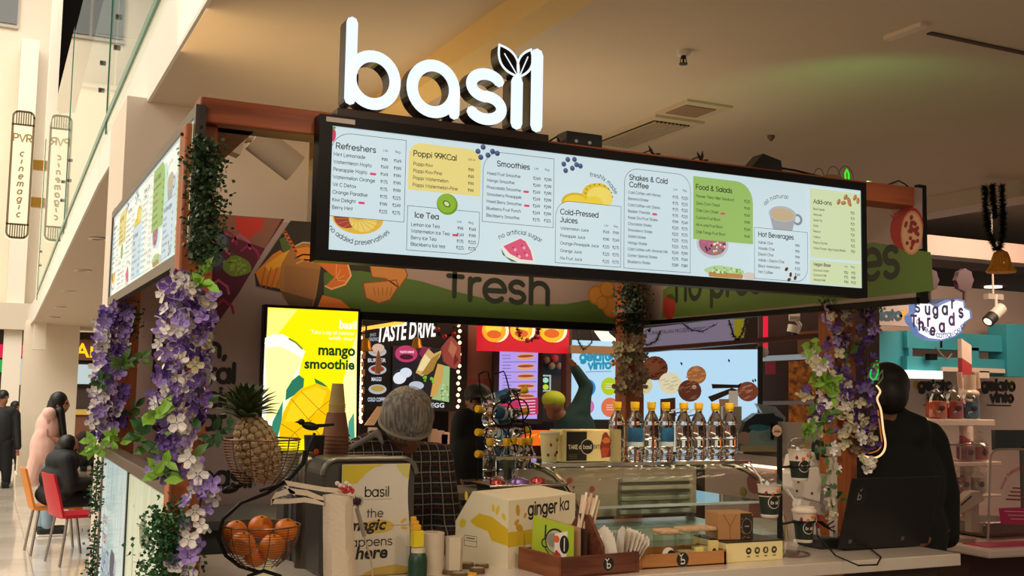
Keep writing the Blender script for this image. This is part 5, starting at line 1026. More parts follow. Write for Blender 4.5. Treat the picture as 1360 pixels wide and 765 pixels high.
# canvas bag with wooden cutlery
t = thing('canvas_cover', 'upright cream canvas sleeve with loose beige straps and a red ribbon', 'canvas sleeve', (.98, 3.22, 1.10))
LIN = M('d8c6ac', .9, bump=.3, scale=90); x0, x1 = at(427, 700, 1, 3.22).x, at(467, 700, 1, 3.22).x; m_ = MB(); vs = []; nz, nx = 16, 14; zt = at(440, 657, 1, 3.22).z
for j in range(nz+1):
    z = 1.10+(zt-1.10)*j/nz; s_ = j/nz
    for i in range(nx):
        a = 2*pi*i/nx; w_ = (x1-x0)/2*(1+.12*(1-s_)*sin(3*a+1)); vs.append(((x0+x1)/2+.014*(1-s_)+w_*cos(a), 3.22+.035*sin(a)*(1+.1*sin(5*a+s_*3)), z+.004*sin(2*a)*(j == nz)))
m_.add(vs, [(j*nx+i, j*nx+(i+1) % nx, (j+1)*nx+(i+1) % nx, (j+1)*nx+i) for j in range(nz) for i in range(nx)]+[tuple(nz*nx+i for i in range(nx))]); m_.build('sleeve', LIN, t, True)
g = lambda x, y: at(x, y, 1, 3.20)
for k, (pa, wd) in enumerate((([(462, 653), (430, 650), (400, 645), (378, 641)], .014), ([(430, 664), (408, 655), (385, 652), (366, 658), (360, 668)], .016), ([(430, 668), (405, 664), (380, 666), (361, 666)], .014), ([(378, 641), (385, 652), (392, 656)], .012))):
    pl_ = [g(*q_) for q_ in pa]; m_ = MB(); L_ = []
    for p_ in pl_: L_ += [p_+Vector((0, 0, wd/2)), p_-Vector((0, 0, wd/2))]
    m_.add(L_+[p_+Vector((0, .004, 0)) for p_ in L_], [(2*i, 2*i+1, 2*i+3, 2*i+2) for i in range(len(pl_)-1)]+[(2*i+2*len(pl_), 2*i+2+2*len(pl_), 2*i+3+2*len(pl_), 2*i+1+2*len(pl_)) for i in range(len(pl_)-1)]+[(2*i, 2*i+2, 2*i+2+2*len(pl_), 2*i+2*len(pl_)) for i in range(len(pl_)-1)]); m_.build('strap', LIN, t)
m_ = MB()
for k in range(6): c_ = g(452+k*3, 648+(k % 2)*4); m_.ell(c_-Vector((0, .012, 0)), (.009, .005, .005), 8, 6, Matrix.Rotation(k, 3, 'Y'))
m_.build('ribbon', M('b3222e', .5), t, True)
m_ = MB()
for k in range(5): c_ = g(448+k*4, 642+(k % 3)*3); m_.ell(c_, (.008, .005, .007), 8, 6)
m_.build('tissue', M('cfc7bf', .6), t, True)
t = thing('dried_flower', 'dark purple dried thistle head on a thin pale stem before the banner', 'dried flower', tuple(at(480, 764, 1, 3.30))); hd_ = at(474, 666, 1, 3.3)
m_ = MB().ell(hd_, .011, 10, 8)
for k in range(70):
    z = 1-2*(k+.5)/70; a = k*2.399; d = Vector((math.sqrt(1-z*z)*cos(a), math.sqrt(1-z*z)*sin(a), z)); n_ = d.orthogonal().normalized()*.0022; m_.add([hd_+d*.009+n_, hd_+d*.009-n_, hd_+d*(.023+.003*sin(k))], [(0, 1, 2)])
m_.build('flower_head', M('3f2230', .8), t); MB().tube([hd_, at(480, 700, 1, 3.3), at(492, 740, 1, 3.3), at(498, 790, 1, 3.3)], .003, 6).build('stem', M('b5aa90', .5), t, True)
MB().tube([hd_-Vector((0, 0, .02)), at(478, 690, 1, 3.3), at(484, 712, 1, 3.3)], .007, 8).build('wrap', M('9a9080', .3), t, True)
# bottles, rolls, tins at the bottom
t = thing('squeeze_bottle', 'dark green squeeze bottle with white collar beside the banner machine', 'bottle', (1.285, 3.32, 1.10)); px_ = at(555, 740, 1, 3.32).x
MB().lathe([(.030, 1.10), (.031, 1.15), (.028, 1.168), (.022, 1.176), (0, 1.176)], (px_, 3.32, 0), 22).build('bottle', M('153a26', .4), t, True); MB().lathe([(.022, 1.176), (.022, 1.192), (0, 1.193)], (px_, 3.32, 0), 20).build('collar', M('c9bda4', .5), t, True)
for k, (dx, z0, h_, r_) in enumerate(((-.004, 1.194, .052, .017), (-.010, 1.246, .018, .014), (-.014, 1.264, .013, .011), (-.018, 1.277, .012, .008))):
    MB().box((px_+dx-r_, 3.32-r_, z0), (px_+dx+r_, 3.32+r_, z0+h_)).build('nozzle_tier', M(('d8c21e', 'd8a01e', 'dca42a', 'd8a01e')[k], .45), t, bevel=.002)
for i, (x, yb, r_, h_) in enumerate(((577, 760, .042, .13), (595, 756, .032, .118))):
    p = at(x, 750, 1, 3.34+.05*i); g_ = MB(); R1 = r_
    if i == 0: g_.lathe([(R1, 1.10), (R1, 1.10+h_), (R1-.004, 1.10+h_+.001), (R1-.02, 1.10+h_), (R1-.02, 1.15)], (p.x, 3.37, 0), 26)
    else: g_.lathe([(R1*.9, 1.10), (R1, 1.10+h_), (R1-.003, 1.10+h_), (R1*.8, 1.11)], (p.x, 3.34, 0), 5)
    g_.build('paper_roll' if i == 0 else 'paper_sleeve', M('c8b9a0', .8), loc=(p.x, 3.36, 1.10), smooth=i == 0, label=('white kitchen paper roll standing behind the green squeeze bottle', 'pale folded paper sleeve right of the paper roll')[i], cat=('paper roll', 'paper sleeve')[i])
for i, (x, y, r_) in enumerate(((600, 758, .032), (618, 750, .03), (610, 762, .028), (634, 757, .026), (640, 750, .024))):
    p = at(x, y+4, 2, 1.10); t = thing('jar_lid', 'round tin lid on the counter left of the cream carton, %s' % ('frontmost left', 'rear middle', 'front middle', 'right front', 'rear right')[i], 'lid', (p.x, p.y, 1.10), 0, 'round tin lids on the counter')
    MB().lathe([(r_, 1.101), (r_, 1.101+.010+.004*(i % 2)), (r_-.003, 1.113+.004*(i % 2)), (0, 1.113+.004*(i % 2))], (p.x, p.y, 0), 22).build('lid', M('6a5238', .45, .3), t, True); MB().lathe([(r_*.75, 0), (0, .0008)], (p.x, p.y, 1.1135+.004*(i % 2)), 18).build('paper_disc', M('b8a684', .7, noise=.4, scale=60), t)
p = at(620, 764, 2, 1.10); MB().lathe([(.03, 0), (.028, .008), (0, .009)], (p.x, p.y-.01, 1.10), 20).build('yellow_lid', M('e0a822', .4), loc=(p.x, p.y-.01, 1.10), label='bright yellow round lid at the counter front edge', cat='lid', smooth=True)
# black appliance between
t = thing('black_stool_bag', 'large black bag hanging behind the counter with a thin grey cable', 'bag', (1.85, 4.1, .9)); c_ = at(600, 700, 1, 4.45)
fused('bag_body', [('e', (c_.x, 4.45, 1.02), (.19, .10, .18)), ('e', (c_.x+.12, 4.45, 1.0), (.12, .09, .14))], M('0c0a0a', .7), t, .02); MB().tube([at(588, 705, 1, 4.30), at(598, 690, 1, 4.30), at(614, 678, 1, 4.30)], .002, 5).build('cable', M('6a6058', .5), t)
t = thing('folded_tray', 'flat dark folder-like tray with orange glints on the back table', 'tray', (1.80, 4.9, 1.206)); MB().box((1.71, 4.84, 1.206), (2.06, 5.15, 1.222)).build('tray', M('1a1412', .25), t, bevel=.006); MB().box((1.72, 4.86, 1.222), (1.98, 5.12, 1.245)).build('glint_block', M('b58a68', .35), t, bevel=.008)  # tan block on the dark tray stands in for orange reflections
# ================================================================ background stalls
DW = M('4a3830', .8, noise=.2, scale=2)
struct(MB().box((2.0, 12, 0), (14, 12.2, 3.6)), 'wall_back', M('8a7468', .8))
struct(MB().box((1.76, 9.6, 0), (7.4, 9.8, 3.1)), 'wall_back', DW)
struct(MB().box((7.3, 7.6, 0), (13.5, 7.75, 2.75)), 'wall_right', M('cdb9ae', .7, noise=.06, scale=1))
G9 = lambda x, y, Y=9.0: at(x, y, 1, Y)
def panel(name, x0, y0, x1, y1, Y, mat, parent, th=.04):
    a, b = at(x0, y1, 1, Y), at(x1, y0, 1, Y); return MB().box((a.x, Y, a.z), (b.x, Y+th, b.z)).build(name, mat, parent)
def CV(Y, eps=.0008): return Canvas((0, Y, 0), (1, 0, 0), (0, 0, 1), eps)
def pd(c, x, y, rx, m, ry=None, rot=0, **k):
    u, v = c.px(x, y); s_ = c.px(x+1, y)[0]-u; c.disc(u, v, rx*s_, m, (ry or rx)*s_*.88, rot, **k)
def ptxt(c, t, x0, y0, x1, y1, h, m, wt=.12, bold=None, shear=0):
    """lettering whose base line runs from (x0,y0) to (x1,y1) in the print, h tall"""
    u0, v0 = c.px(x0, y0); u1, v1 = c.px(x1, y1); s_ = abs(c.px(x0, y0-10)[1]-v0)/10; sz = h*s_/.7
    n0 = len(c.mb.v); L = u1-u0
    if bold is None: c.text(t, u0, v0, sz, m, wt, step=20, xs=L/max(1e-4, text_width(t, sz)))
    else:
        me = font_mesh(t, sz, 0); w_ = max(v.co.x for v in me.vertices); bpy.data.meshes.remove(me); c.btext(t, u0, v0, sz, m, bold, shear=shear, xs=L/w_)
    sl = (v1-v0)/L
    for v in c.mb.v[n0:]: v.z += sl*(v.x-c.o.x-u0)
# ---- stall with the slanted white lettering
ts = thing('snack_stall', 'black-fronted snack stall with slanted glowing letters and lit food menus', 'food stall', (3.0, 9.2, 0))
panel('back_panel', 470, 420, 622, 545, 9.06, M('120e0c', .6), ts); bx = at(476, 600, 1, 8.7)
MB().box((1.8, 8.85, 0), (4.3, 9.0, 1.12)).build('counter_body', M('2a1c18', .6), ts); MB().box((1.8, 8.75, 1.12), (4.3, 9.05, 1.17)).build('countertop', M('6a4a3a', .4), ts)
c = CV(9.055); brick = thing('brick_pier', 'narrow orange-lit brick pier at the left of the snack stall', 'brick pier', (1.95, 9.0, 0))
a, b = G9(474, 560), G9(483, 425)
MB().box((a.x, 9.02, 0), (b.x, 9.05, b.z)).build('mortar', M('7a4a30', .8), brick); bk = None; nb = int((b.z-a.z)/.075)
for r_ in range(nb):
    for k in range(1):
        if bk is None: bk = MB().box((-.03, 0, -.03), (.03, .02, .03)).build('brick', M('c98a5a', .7, noise=.2, scale=20)); o = bk
        else: o = bk.copy(); COL.objects.link(o)
        o.parent = brick; o.location = Vector((a.x+.024+(.006 if r_ % 2 else -.006), 9.005, a.z+.04+r_*.075))-brick.location
WH = E('fff6ee', 1.2)
ptxt(c, 'TASTE DRIVE', 500, 454, 578, 446, 22, WH, bold=.03, shear=.12)
ptxt(c, 'SINCE', 491, 447, 499, 446, 4, E('cfd6ee', .7), bold=.0); ptxt(c, 'SANDWICH', 490, 453, 504, 453, 5, E('cfd6ee', .8), bold=.0)
for y, tx in ((481, 'BURGER'), (506, 'MAGGI'), (533, 'COLD COFFEE')): ptxt(c, tx, 488 if tx != 'MAGGI' else 493, y, 512 if tx != 'MAGGI' else 506, y, 5, E('d8dcee', .9), bold=.02)
for y, cl in ((467, 'd8b8a0'), (491, 'a03a2a'), (517, 'c8a850')): pd(c, 501, y, 12, E('d8dce4', .6), 7); pd(c, 501, y-1, 9, E(cl, .7), 4.5)
pd(c, 502, 462, 8, E('e0c0a8', .8), 6)
c.fill([(521, 459), (596, 463), (596, 534), (520, 534)], E('1a1c24', .6), 1); c.fill([(521, 459), (560, 460), (556, 480), (522, 474)], E('4a1c2c', .6), 1); pd(c, 539, 470, 15, E('d8407a', .7), 12); pd(c, 539, 474, 9, E('5a1030', .5), 4); ptxt(c, 'TASTE DRIVE', 530, 469, 549, 469, 3, WH, bold=.0)
c.fill([(560, 460), (572, 462), (560, 475), (556, 470)], E('a02a5a', .6), 1)
pd(c, 535, 502, 15, E('3a4048', .6), 14); pd(c, 535, 502, 13.5, E('0c0e14', .4), 12.5); pd(c, 530, 502, 9, E('e2e8f2', .95), 8.5, 20); pd(c, 538, 495, 8, E('d8e0ee', .95), 7)
pd(c, 552, 512, 10, E('c8d4e4', .8), 6)
c.fill([(551, 495), (558, 478), (568, 463), (575, 470), (586, 465), (583, 474), (572, 490), (560, 500)], E('d8b06a', .85), 1); c.fill([(553, 492), (563, 470), (573, 480), (568, 494)], E('f0dca0', .9), 1); c.fill([(558, 497), (572, 476), (584, 468), (574, 492), (566, 498)], E('b88a3a', .7), 1)
c.fill([(586, 485), (596, 487), (595, 534), (572, 530), (580, 508)], E('a8c88a', .8), 1); c.fill([(580, 483), (588, 485), (586, 505), (578, 526), (570, 527), (574, 505)], E('d0a050', .9), 1)
for k in range(12): pd(c, 562+random.random()*12, 500+random.random()*9, 2, E(('5a9a2a', '8ac83a')[k % 2], .8), n=6)
for k in range(16): pd(c, 583+random.random()*11, 510+random.random()*22, 1.3, E(('5a9a3a', 'e8e0b0')[k % 2], .8), n=6)
ptxt(c, 'EGG', 569, 541, 587, 541, 6, E('e8eaf4', .9), bold=.02)
c.build('menu_print', ts)
c = CV(8.84); 
for k in range(26):
    for sx_, X_ in ((0, 478.5), (1, 610)):
        yy = 433+k*(560-433)/25 if sx_ == 0 else 432+k*(625-432)/25
        if k == 0 and sx_ == 0: bulb = MB().ell((0, 0, 0), .016, 8, 6).build('bulb', E('ffdca0', 3)); o = bulb
        else: o = bulb.copy(); COL.objects.link(o)
        o.parent = ts; o.location = G9(X_+(.9 if k % 2 else -.9)-sx_*k*.08, yy, 8.8)-ts.location
for X_ in (478.5, 610): MB().tube([G9(X_, 425, 8.83), G9(X_-1.5, 630, 8.83)], .006, 5).build('light_cord', M('2a1a10', .6), ts)
MB().tube([G9(480, 437, 8.7), G9(536, 428, 8.7)], .016, 6).build('tube_light', E('ffb040', 1.6), ts)
HB = M('c98a2a', .3, .6)
def bell(x, y, Y, s_, label):
    p = at(x, y, 1, Y); t = thing('hanging_bell', label, 'bell', p, 0, 'hanging bells')
    MB().lathe([(a*s_, b*s_) for a, b in ((.0, .0), (.02, -.004), (.032, -.02), (.038, -.06), (.052, -.085), (.05, -.09), (.034, -.06), (0, -.03))], p, 18).build('bell', HB, t, True)
    MB().tube([p, Vector((p.x, p.y, 3.1))], .006*s_, 6).build('cord', M('1c1a14', .7), t)
bell(486, 449, 8.4, 1.15, 'gold bell hanging at the left of the slanted white letters'); bell(554, 448, 8.4, 1.0, 'gold bell hanging in front of the slanted white letters')
def wreath(name, x, y, Y, r, label, ball='b02a2a'):
    p = at(x, y, 1, Y); t = thing(name, label, 'wreath', p); m_ = MB(); R = random.Random(int(x))
    for k in range(260):
        a = R.random()*6.283; b_ = R.random()*6.283; q_ = .28*r*(R.random()**.5); n_ = Vector((cos(a)*cos(b_), sin(b_), sin(a)*cos(b_))); ce = p+Vector((cos(a), 0, sin(a)))*r; d = n_*q_*1.3; s_ = n_.orthogonal().normalized()*.012
        m_.add([ce+s_, ce-s_, ce+d], [(0, 1, 2)])
    m_.build('tinsel', M('1f2a1a', .6), t, kind='stuff')
    for k in range(6): a = k*1.05+.3; MB().ell(p+Vector((cos(a)*r, -.04, sin(a)*r)), .022, 10, 7).build('bauble', M(ball, .2, .3), t, True)
wreath('christmas_wreath', 591, 434, 8.5, .085, 'dark wreath hanging at the right end of the slanted letters'); wreath('christmas_wreath', 701, 437, 8.3, .10, 'dark wreath with baubles hanging before the red food sign')
t = thing('ham_ornament', 'pink ham-shaped hanging board at the right of the snack stall', 'ornament', G9(600, 470, 8.6)); c = CV(8.6); p_ = [(600, 446), (612, 460), (612, 480), (606, 490), (600, 488), (590, 480), (587, 462)]
a = [c.px(*q) for q in p_]; MB().prism([(u, 8.6, v) for u, v in a], (0, .03, 0)).build('board', M('c05a5a', .5), t); c = CV(8.599); c.fill([(599, 452), (607, 462), (602, 476), (595, 466)], D('e09a8a'), 1); c.fill([(604, 470), (609, 478), (603, 486)], D('8a1a2a'), 1); c.build('print', t)
t = thing('sandwich_ornament', 'small tan hanging food cut-out between the menus of the snack stall', 'ornament', G9(503, 480, 8.7)); a = [at(x, y, 1, 8.7) for x, y in ((503, 465), (507, 480), (505, 497), (499, 496), (500, 478))]; MB().prism([(v.x, 8.7, v.z) for v in a], (0, .02, 0)).build('board', M('b07a50', .6), t)
for i, (x, y, h, cl) in enumerate(((494, 556, 14, 'd8c8c0'), (505, 552, 8, 'c05a30'), (583, 545, 12, 'd0a8a0'), (590, 546, 11, 'd8b8b0'), (588, 556, 10, 'b04030'), (574, 556, 13, 'c8a890'))):
    p = at(x, 566, 1, 8.95); B('takeaway_item', (p.x-.035, 8.9, 1.17), (p.x+.035, 8.96, 1.17+h*.013), M(cl, .5), loc=(p.x, 8.93, 1.17), bevel=.006, label='tiny blurred %s pack on the snack stall counter' % ('white first', 'orange low', 'pink left', 'pink right', 'red low', 'tan tall')[i], cat='pack')
a = at(494, 560, 1, 8.7); b = at(505, 540, 1, 8.72)
MB().prism([a+Vector((-.06, 0, -.03)), a+Vector((.02, 0, -.03)), b+Vector((.04, 0, 0)), b+Vector((-.02, 0, 0))], (0, .02, 0)).build('menu_leaflet', M('e0b890', .5), loc=a, label='small slanted leaflet on the snack stall counter at left', cat='leaflet')
# ---- beige pier with colour bands, red hot dog stall
pr = struct(MB().box((G9(614, 500).x, 9.1, 0), (G9(668, 500).x, 9.3, 3.1)), 'wall_back', M('a07a66', .7))
c = CV(9.099); c.fill([(617, 503), (662, 503), (662, 520), (617, 520)], D('a85a50'), 1); c.fill([(617, 520), (662, 520), (662, 640), (617, 640)], D('a8762e'), 1); c.fill([(612, 470), (617, 455), (617, 640), (611, 640)], D('c89a2a'), 1); c.build('colour_bands', pr)
rs = thing('hot_dog_stall', 'red-signed hot dog stall with a glowing violet menu panel', 'food stall', (4.3, 9.0, 0))
a, b = at(642, 470, 1, 8.6), at(756, 425, 1, 8.6); MB().box((a.x, 8.6, a.z+.03), (b.x, 8.75, b.z+.05)).build('sign_box', E('e01028', .85), rs)
c = CV(8.598); c.fill([(640, 425), (757, 425), (757, 440), (700, 442), (641, 440)], E('d01020', .6), 1)
for (x, y, r_, cl) in ((656, 439, 16, 'f0a01a'), (692, 438, 15, 'f0b02a'), (732, 438, 17, 'f4b41c')): pd(c, x+4, y, r_, E('ffe8c0', 1.1)); pd(c, x, y, r_, E(cl, 1.1)); pd(c, x-1, y-3, r_*.7, E('f8c83a', 1.1), r_*.5); pd(c, x, y+5, r_*.6, E('e0601a', 1), r_*.35)
c.build('sign_print', rs)
a, b = at(662, 556, 1, 8.9), at(714, 466, 1, 8.9); MB().box((a.x-.05, 8.9, a.z-.05), (b.x+.06, 8.96, b.z+.1)).build('frame', M('2a1a16', .6), rs); MB().box((a.x, 8.89, a.z), (b.x, 8.9, b.z)).build('menu_panel', E('b9a2f4', .9), rs)
c = CV(8.888)
for k in range(5):
    y = 474+k*13.2; pd(c, 698, y, 12, E('e0a878', .9), 4.5, 4-k); pd(c, 698, y-1, 11, E('b04a2a', .8), 1.8, 4-k); c.line([(668, y+7), (712, y+6.5)], .006, E('8a70c0', .7), px=True)
    for j in range(2): c.line([(667, y-2+j*4), (678, y-2+j*4)], .005, E('6a5aa0', .6), px=True)
c.fill([(662, 532), (714, 528), (714, 550), (690, 552), (662, 556)], E('c02858', .9), 1)
for j in range(5): c.line([(690, 533+j*4), (710, 532+j*4)], .008, E('f4d8e8', .9), px=True)
c.build('menu_print', rs)
panel('shelf_back', 716, 466, 750, 560, 9.3, M('5a3c2c', .7), rs); panel('dark_shelf', 716, 466, 750, 496, 9.25, M('141110', .6), rs)
c = CV(9.2)
for (x, y, r_, cl) in ((726, 478, 5, '9a6a4a'), (737, 476, 6, 'c83a34'), (733, 486, 5, 'b8906a'), (743, 486, 5, 'b8906a')): MB().ell(G9(x, y, 9.18), (r_*.0068, .03, r_*.0068), 12, 8).build('decoration', M(cl, .5), rs, True)
a, b = G9(718, 520, 9.2), G9(732, 498, 9.2); MB().box((a.x-.02, 9.2, a.z), (b.x, 9.24, b.z)).build('small_screen', M('d8e8e0', .4, em=.5), rs); c = CV(9.198); c.fill([(719, 518), (729.5, 518), (729.5, 500), (719, 500)], E('0c1414', .3), 1); pd(c, 724.5, 505, 4, E('a8e0c0', .9), 3.6); pd(c, 724.5, 514, 4, E('c8d82a', .9), 3.6); c.build('screen_icons', rs)
MB().box((at(752, 500, 1, 8.7).x, 8.7, 0), (at(759, 500, 1, 8.7).x, 8.8, 3.1)).build('pillar', wood('6a4030', '4a2a1e', 2, 2), rs)
a, b = at(680, 592, 1, 8.2), at(742, 572, 1, 8.2); MB().box((a.x-.5, 8.2, 0), (b.x+.2, 8.5, a.z)).build('counter_body', M('3a1e14', .6), rs); MB().box((a.x-.1, 8.2, a.z), (b.x, 8.3, b.z)).build('glowing_counter_panel', E('f06a18', 1.0), rs)
c = CV(8.198); pd(c, 727, 580, 11, E('ffc23a', 1.3), 5); pd(c, 700, 580, 8, E('e04a1a', 1), 4); c.line([(718, 577), (738, 583)], .012, E('d0501a', 1), px=True); c.line([(690, 584), (712, 577)], .012, E('ffa02a', 1), px=True); c.build('counter_print', rs)
# ---- gelato poster behind
gp = thing('gelato_poster', 'glowing pale blue poster with blue lettering and four coloured circles', 'poster', (5.3, 8.8, 0))
a, b = at(761, 557, 1, 8.8), at(850, 455, 1, 8.8); MB().box((a.x, 8.8, a.z), (b.x, 8.86, b.z)).build('light_box', E('b4dcf4', .95), gp); MB().box((a.x, 8.8, 0), (b.x+.1, 8.9, a.z)).build('plinth', M('1a1614', .6), gp)
c = CV(8.798); ptxt(c, 'gelato', 770, 479, 812, 478, 11, E('1a9ac0', .8), .22); ptxt(c, 'vinto', 781, 490, 812, 489, 10, E('1a9ac0', .8), .22); pd(c, 813, 483, 4, E('e08050', .9)); pd(c, 790, 471, 3, E('d04a3a', .8)); pd(c, 811, 473, 4, E('2aa0d0', .8)); c.line([(778, 494), (812, 493)], .006, E('8a9aa8', .6), px=True)
for (x, y, r_, cl) in ((780, 515, 11, '1a8ac8'), (809, 513, 11, 'b4cc1a'), (779, 540, 10, 'd06ab0'), (810, 541, 12, 'e0704a')):
    pd(c, x, y, r_, E(cl, .9), r_*1.05)
    for j in range(3): c.line([(x-5, y-3+j*3), (x+6, y-3+j*3)], .005, E('f4f0e8', .8), px=True)
c.build('print', gp)
tk = MB(); R = random.Random(3)
def tinsel(pts, Y, name, label, col='1a2416', r=.022, n=60):
    P_ = [at(x, y, 1, Y) for x, y in pts]; m_ = MB()
    for i in range(len(P_)-1):
        for k in range(n):
            p = P_[i].lerp(P_[i+1], R.random()); d = Vector((R.gauss(0, 1), R.gauss(0, 1), R.gauss(0, 1))).normalized()*r*(.7+.6*R.random()); s_ = d.orthogonal().normalized()*.005; m_.add([p+s_, p-s_, p+d], [(0, 1, 2)])
    m_.tube(P_, .005, 5); return m_.build(name, M(col, .5), loc=P_[0], label=label, cat='garland')
tinsel([(765, 433), (769, 455), (775, 465), (786, 455), (783, 433)], 8.3, 'tinsel_garland', 'dark tinsel loop hanging above the pale blue gelato poster')
t = thing('lit_ceiling_fixture', 'bright white angled ceiling fixture glimpsed left of the rear post', 'light fixture', at(806, 446, 1, 9.4)); MB().tube([at(797, 436, 1, 9.4), at(804, 448, 1, 9.4), at(818, 455, 1, 9.4)], [.07, .06, .03], 8).build('diffuser', E('fff0dc', 1.2), t)
B('wooden_rail', tuple(at(758, 469, 1, 8.5)), tuple(at(850, 462, 1, 8.55)), M('a07a58', .6), loc=at(800, 465, 1, 8.5), label='pale wooden rail crossing above the gelato poster', cat='rail')
# ---- ice cream counter to the right of the rear post, set square to the view
ang = rad(-33); UX = Vector((cos(ang), sin(ang), 0)); NY = Vector((sin(ang), -cos(ang), 0))
O_ = at(929, 520, 'd', 8.0)
def CVr(off, eps=.0008): return Canvas(O_+NY*off, UX, (0, 0, 1), eps)
def slab(c, pts, th, name, mat, parent): a = [c.P(*c.px(*q)) for q in pts]; return MB().prism(a, -NY*th).build(name, mat, parent)
gd = thing('ice_cream_display', 'large glowing pale blue picture of ice cream scoops behind the water bottles', 'poster', (O_.x, O_.y, 0)); c = CVr(0)
slab(c, [(855, 466), (1006, 464), (1006, 600), (855, 600)], .08, 'light_box', E('b8def6', .95), gd); slab(CVr(-.01), [(1006, 460), (1013, 460), (1013, 600), (1006, 600)], .1, 'frame', M('1c1614', .5), gd)
c = CVr(.002)
def scoop(x, y, r_, cl, hi, R_=None):
    pd(c, x, y, r_, E(cl, .75), r_*1.08)
    for k in range(14): a = R.random()*6.28; q_ = R.random()**.5*r_*.85; c.line([(x+q_*cos(a)-3, y+q_*sin(a)), (x+q_*cos(a)+2, y+q_*sin(a)-1.5)], .008, E(hi, .7), px=True)
c.fill([(855, 560), (1006, 560), (1006, 600), (855, 600)], E('d8cdb8', .8), 1); scoop(855, 512, 12, 'e8dca8', 'd0c080'); scoop(870, 489, 17, '6a3520', '3f1c10'); pd(c, 866, 486, 10, E('7a4228', .7)); scoop(890, 509, 15.5, 'f2e8c4', 'e0d09a'); scoop(925, 498, 13, 'a8683a', 'd0905a'); scoop(916, 519, 15.5, '5f2f20', '8a5540'); pd(c, 922, 514, 3, E('c09a80', .8)); scoop(993, 520, 14, '7a3c28', 'a8705a')
c.fill([(945, 510), (980, 511), (985, 508), (982, 515), (946, 516)], E('2a1812', .4), 1); c.fill([(940, 527), (972, 515), (980, 518), (945, 534)], E('3a2016', .4), 1); c.fill([(968, 519), (980, 519), (980, 540), (967, 540)], E('b0a08a', .7), 1); c.fill([(955, 530), (968, 530), (968, 560), (955, 560)], E('8a6a4a', .6), 1); c.fill([(877, 530), (897, 528), (897, 560), (877, 560)], E('4a2a1c', .5), 1)
for k in range(10): c.line([(880+k*4, 545+(k % 3)*4), (890+k*4, 543+(k % 3)*4)], .01, E(('2a1a14', 'e8dcc8')[k % 2], .6), px=True)
for (x, y) in ((1003, 505), (905, 483), (968, 479), (1000, 506)): pd(c, x, y, 1.2, E('1c2430', .4), 2.4, 20)
c.build('print', gd)
gf = thing('dessert_fascia', 'lavender-lit fascia reading NATURAL ITALIAN FROZEN DESSERTS above the ice cream picture', 'sign', (O_.x, O_.y, 2.2)); c = CVr(.25)
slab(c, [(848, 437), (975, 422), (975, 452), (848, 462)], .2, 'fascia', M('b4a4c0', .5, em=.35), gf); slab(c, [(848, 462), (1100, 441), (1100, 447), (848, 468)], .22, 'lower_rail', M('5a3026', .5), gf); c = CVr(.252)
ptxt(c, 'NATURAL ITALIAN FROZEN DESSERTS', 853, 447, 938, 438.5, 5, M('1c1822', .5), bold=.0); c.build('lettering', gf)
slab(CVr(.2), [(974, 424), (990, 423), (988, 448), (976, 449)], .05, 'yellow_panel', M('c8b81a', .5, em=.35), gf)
def tinsel_r(pts, off, label, col):
    c = CVr(off); P_ = [c.P(*c.px(*q)) for q in pts]; m_ = MB()
    for i in range(len(P_)-1):
        for k in range(50):
            p = P_[i].lerp(P_[i+1], R.random()); d = Vector((R.gauss(0, 1), R.gauss(0, 1), R.gauss(0, 1))).normalized()*.028; s_ = d.orthogonal().normalized()*.004; m_.add([p+s_, p-s_, p+d], [(0, 1, 2)])
    m_.tube(P_, .006, 5).build('tinsel_garland', M(col, .4, .3), loc=P_[0], label=label, cat='garland')
tinsel_r([(850, 455), (862, 458), (872, 452), (877, 440)], .33, 'dark tinsel drooping at the left end of the dessert fascia', '2a2a3a'); tinsel_r([(905, 428), (918, 438), (932, 440), (952, 430)], .33, 'blue tinsel with red bits over the dessert fascia lettering', '4a4a8a'); tinsel_r([(968, 425), (974, 445), (980, 452), (987, 440), (990, 424)], .34, 'black tinsel loop hanging around the yellow panel', '1a1c1a')
# dark shop front with red neon and glowing amber panel
sf = thing('dark_shop_front', 'dark shop front with red neon bar, amber panel and pale rails', 'shop front', (O_.x+.8, O_.y, 0))
slab(CVr(-.5), [(1008, 400), (1168, 385), (1168, 790), (1008, 790)], .1, 'back_panel', M('3a2620', .7), sf); slab(CVr(-.4), [(1014, 418), (1020, 418), (1020, 464), (1014, 464)], .03, 'neon_bar', E('e01438', 1.0), sf)
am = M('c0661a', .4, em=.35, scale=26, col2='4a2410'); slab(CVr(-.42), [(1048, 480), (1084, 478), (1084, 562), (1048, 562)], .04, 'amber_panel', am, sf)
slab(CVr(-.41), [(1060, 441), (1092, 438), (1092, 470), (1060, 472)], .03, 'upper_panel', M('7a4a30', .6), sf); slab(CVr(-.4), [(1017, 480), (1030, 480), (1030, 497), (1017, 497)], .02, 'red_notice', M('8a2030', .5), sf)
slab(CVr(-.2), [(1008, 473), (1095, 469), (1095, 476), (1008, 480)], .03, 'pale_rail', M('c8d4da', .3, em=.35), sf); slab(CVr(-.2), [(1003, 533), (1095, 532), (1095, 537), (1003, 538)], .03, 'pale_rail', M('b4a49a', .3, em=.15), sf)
c = CVr(-.1); p = c.P(*c.px(1053, 432)); t = thing('security_camera', 'white wall camera with black lens end above the dark shop front', 'camera', p)
q_ = lambda x, y: c.P(*c.px(x, y)); MB().tube([q_(1048, 421), q_(1062, 421)], .03, 8).tube([q_(1056, 423), q_(1063, 432), q_(1060, 440)], .014, 8).build('mount', M('b8aca4', .4), t, True); MB().tube([q_(1055, 432), q_(1053, 442)], .045, 14).build('body', M('cfc6c0', .35), t, True); MB().tube([q_(1053, 442), q_(1052, 446)], .046, 14).build('lens_end', M('111111', .2), t, True)
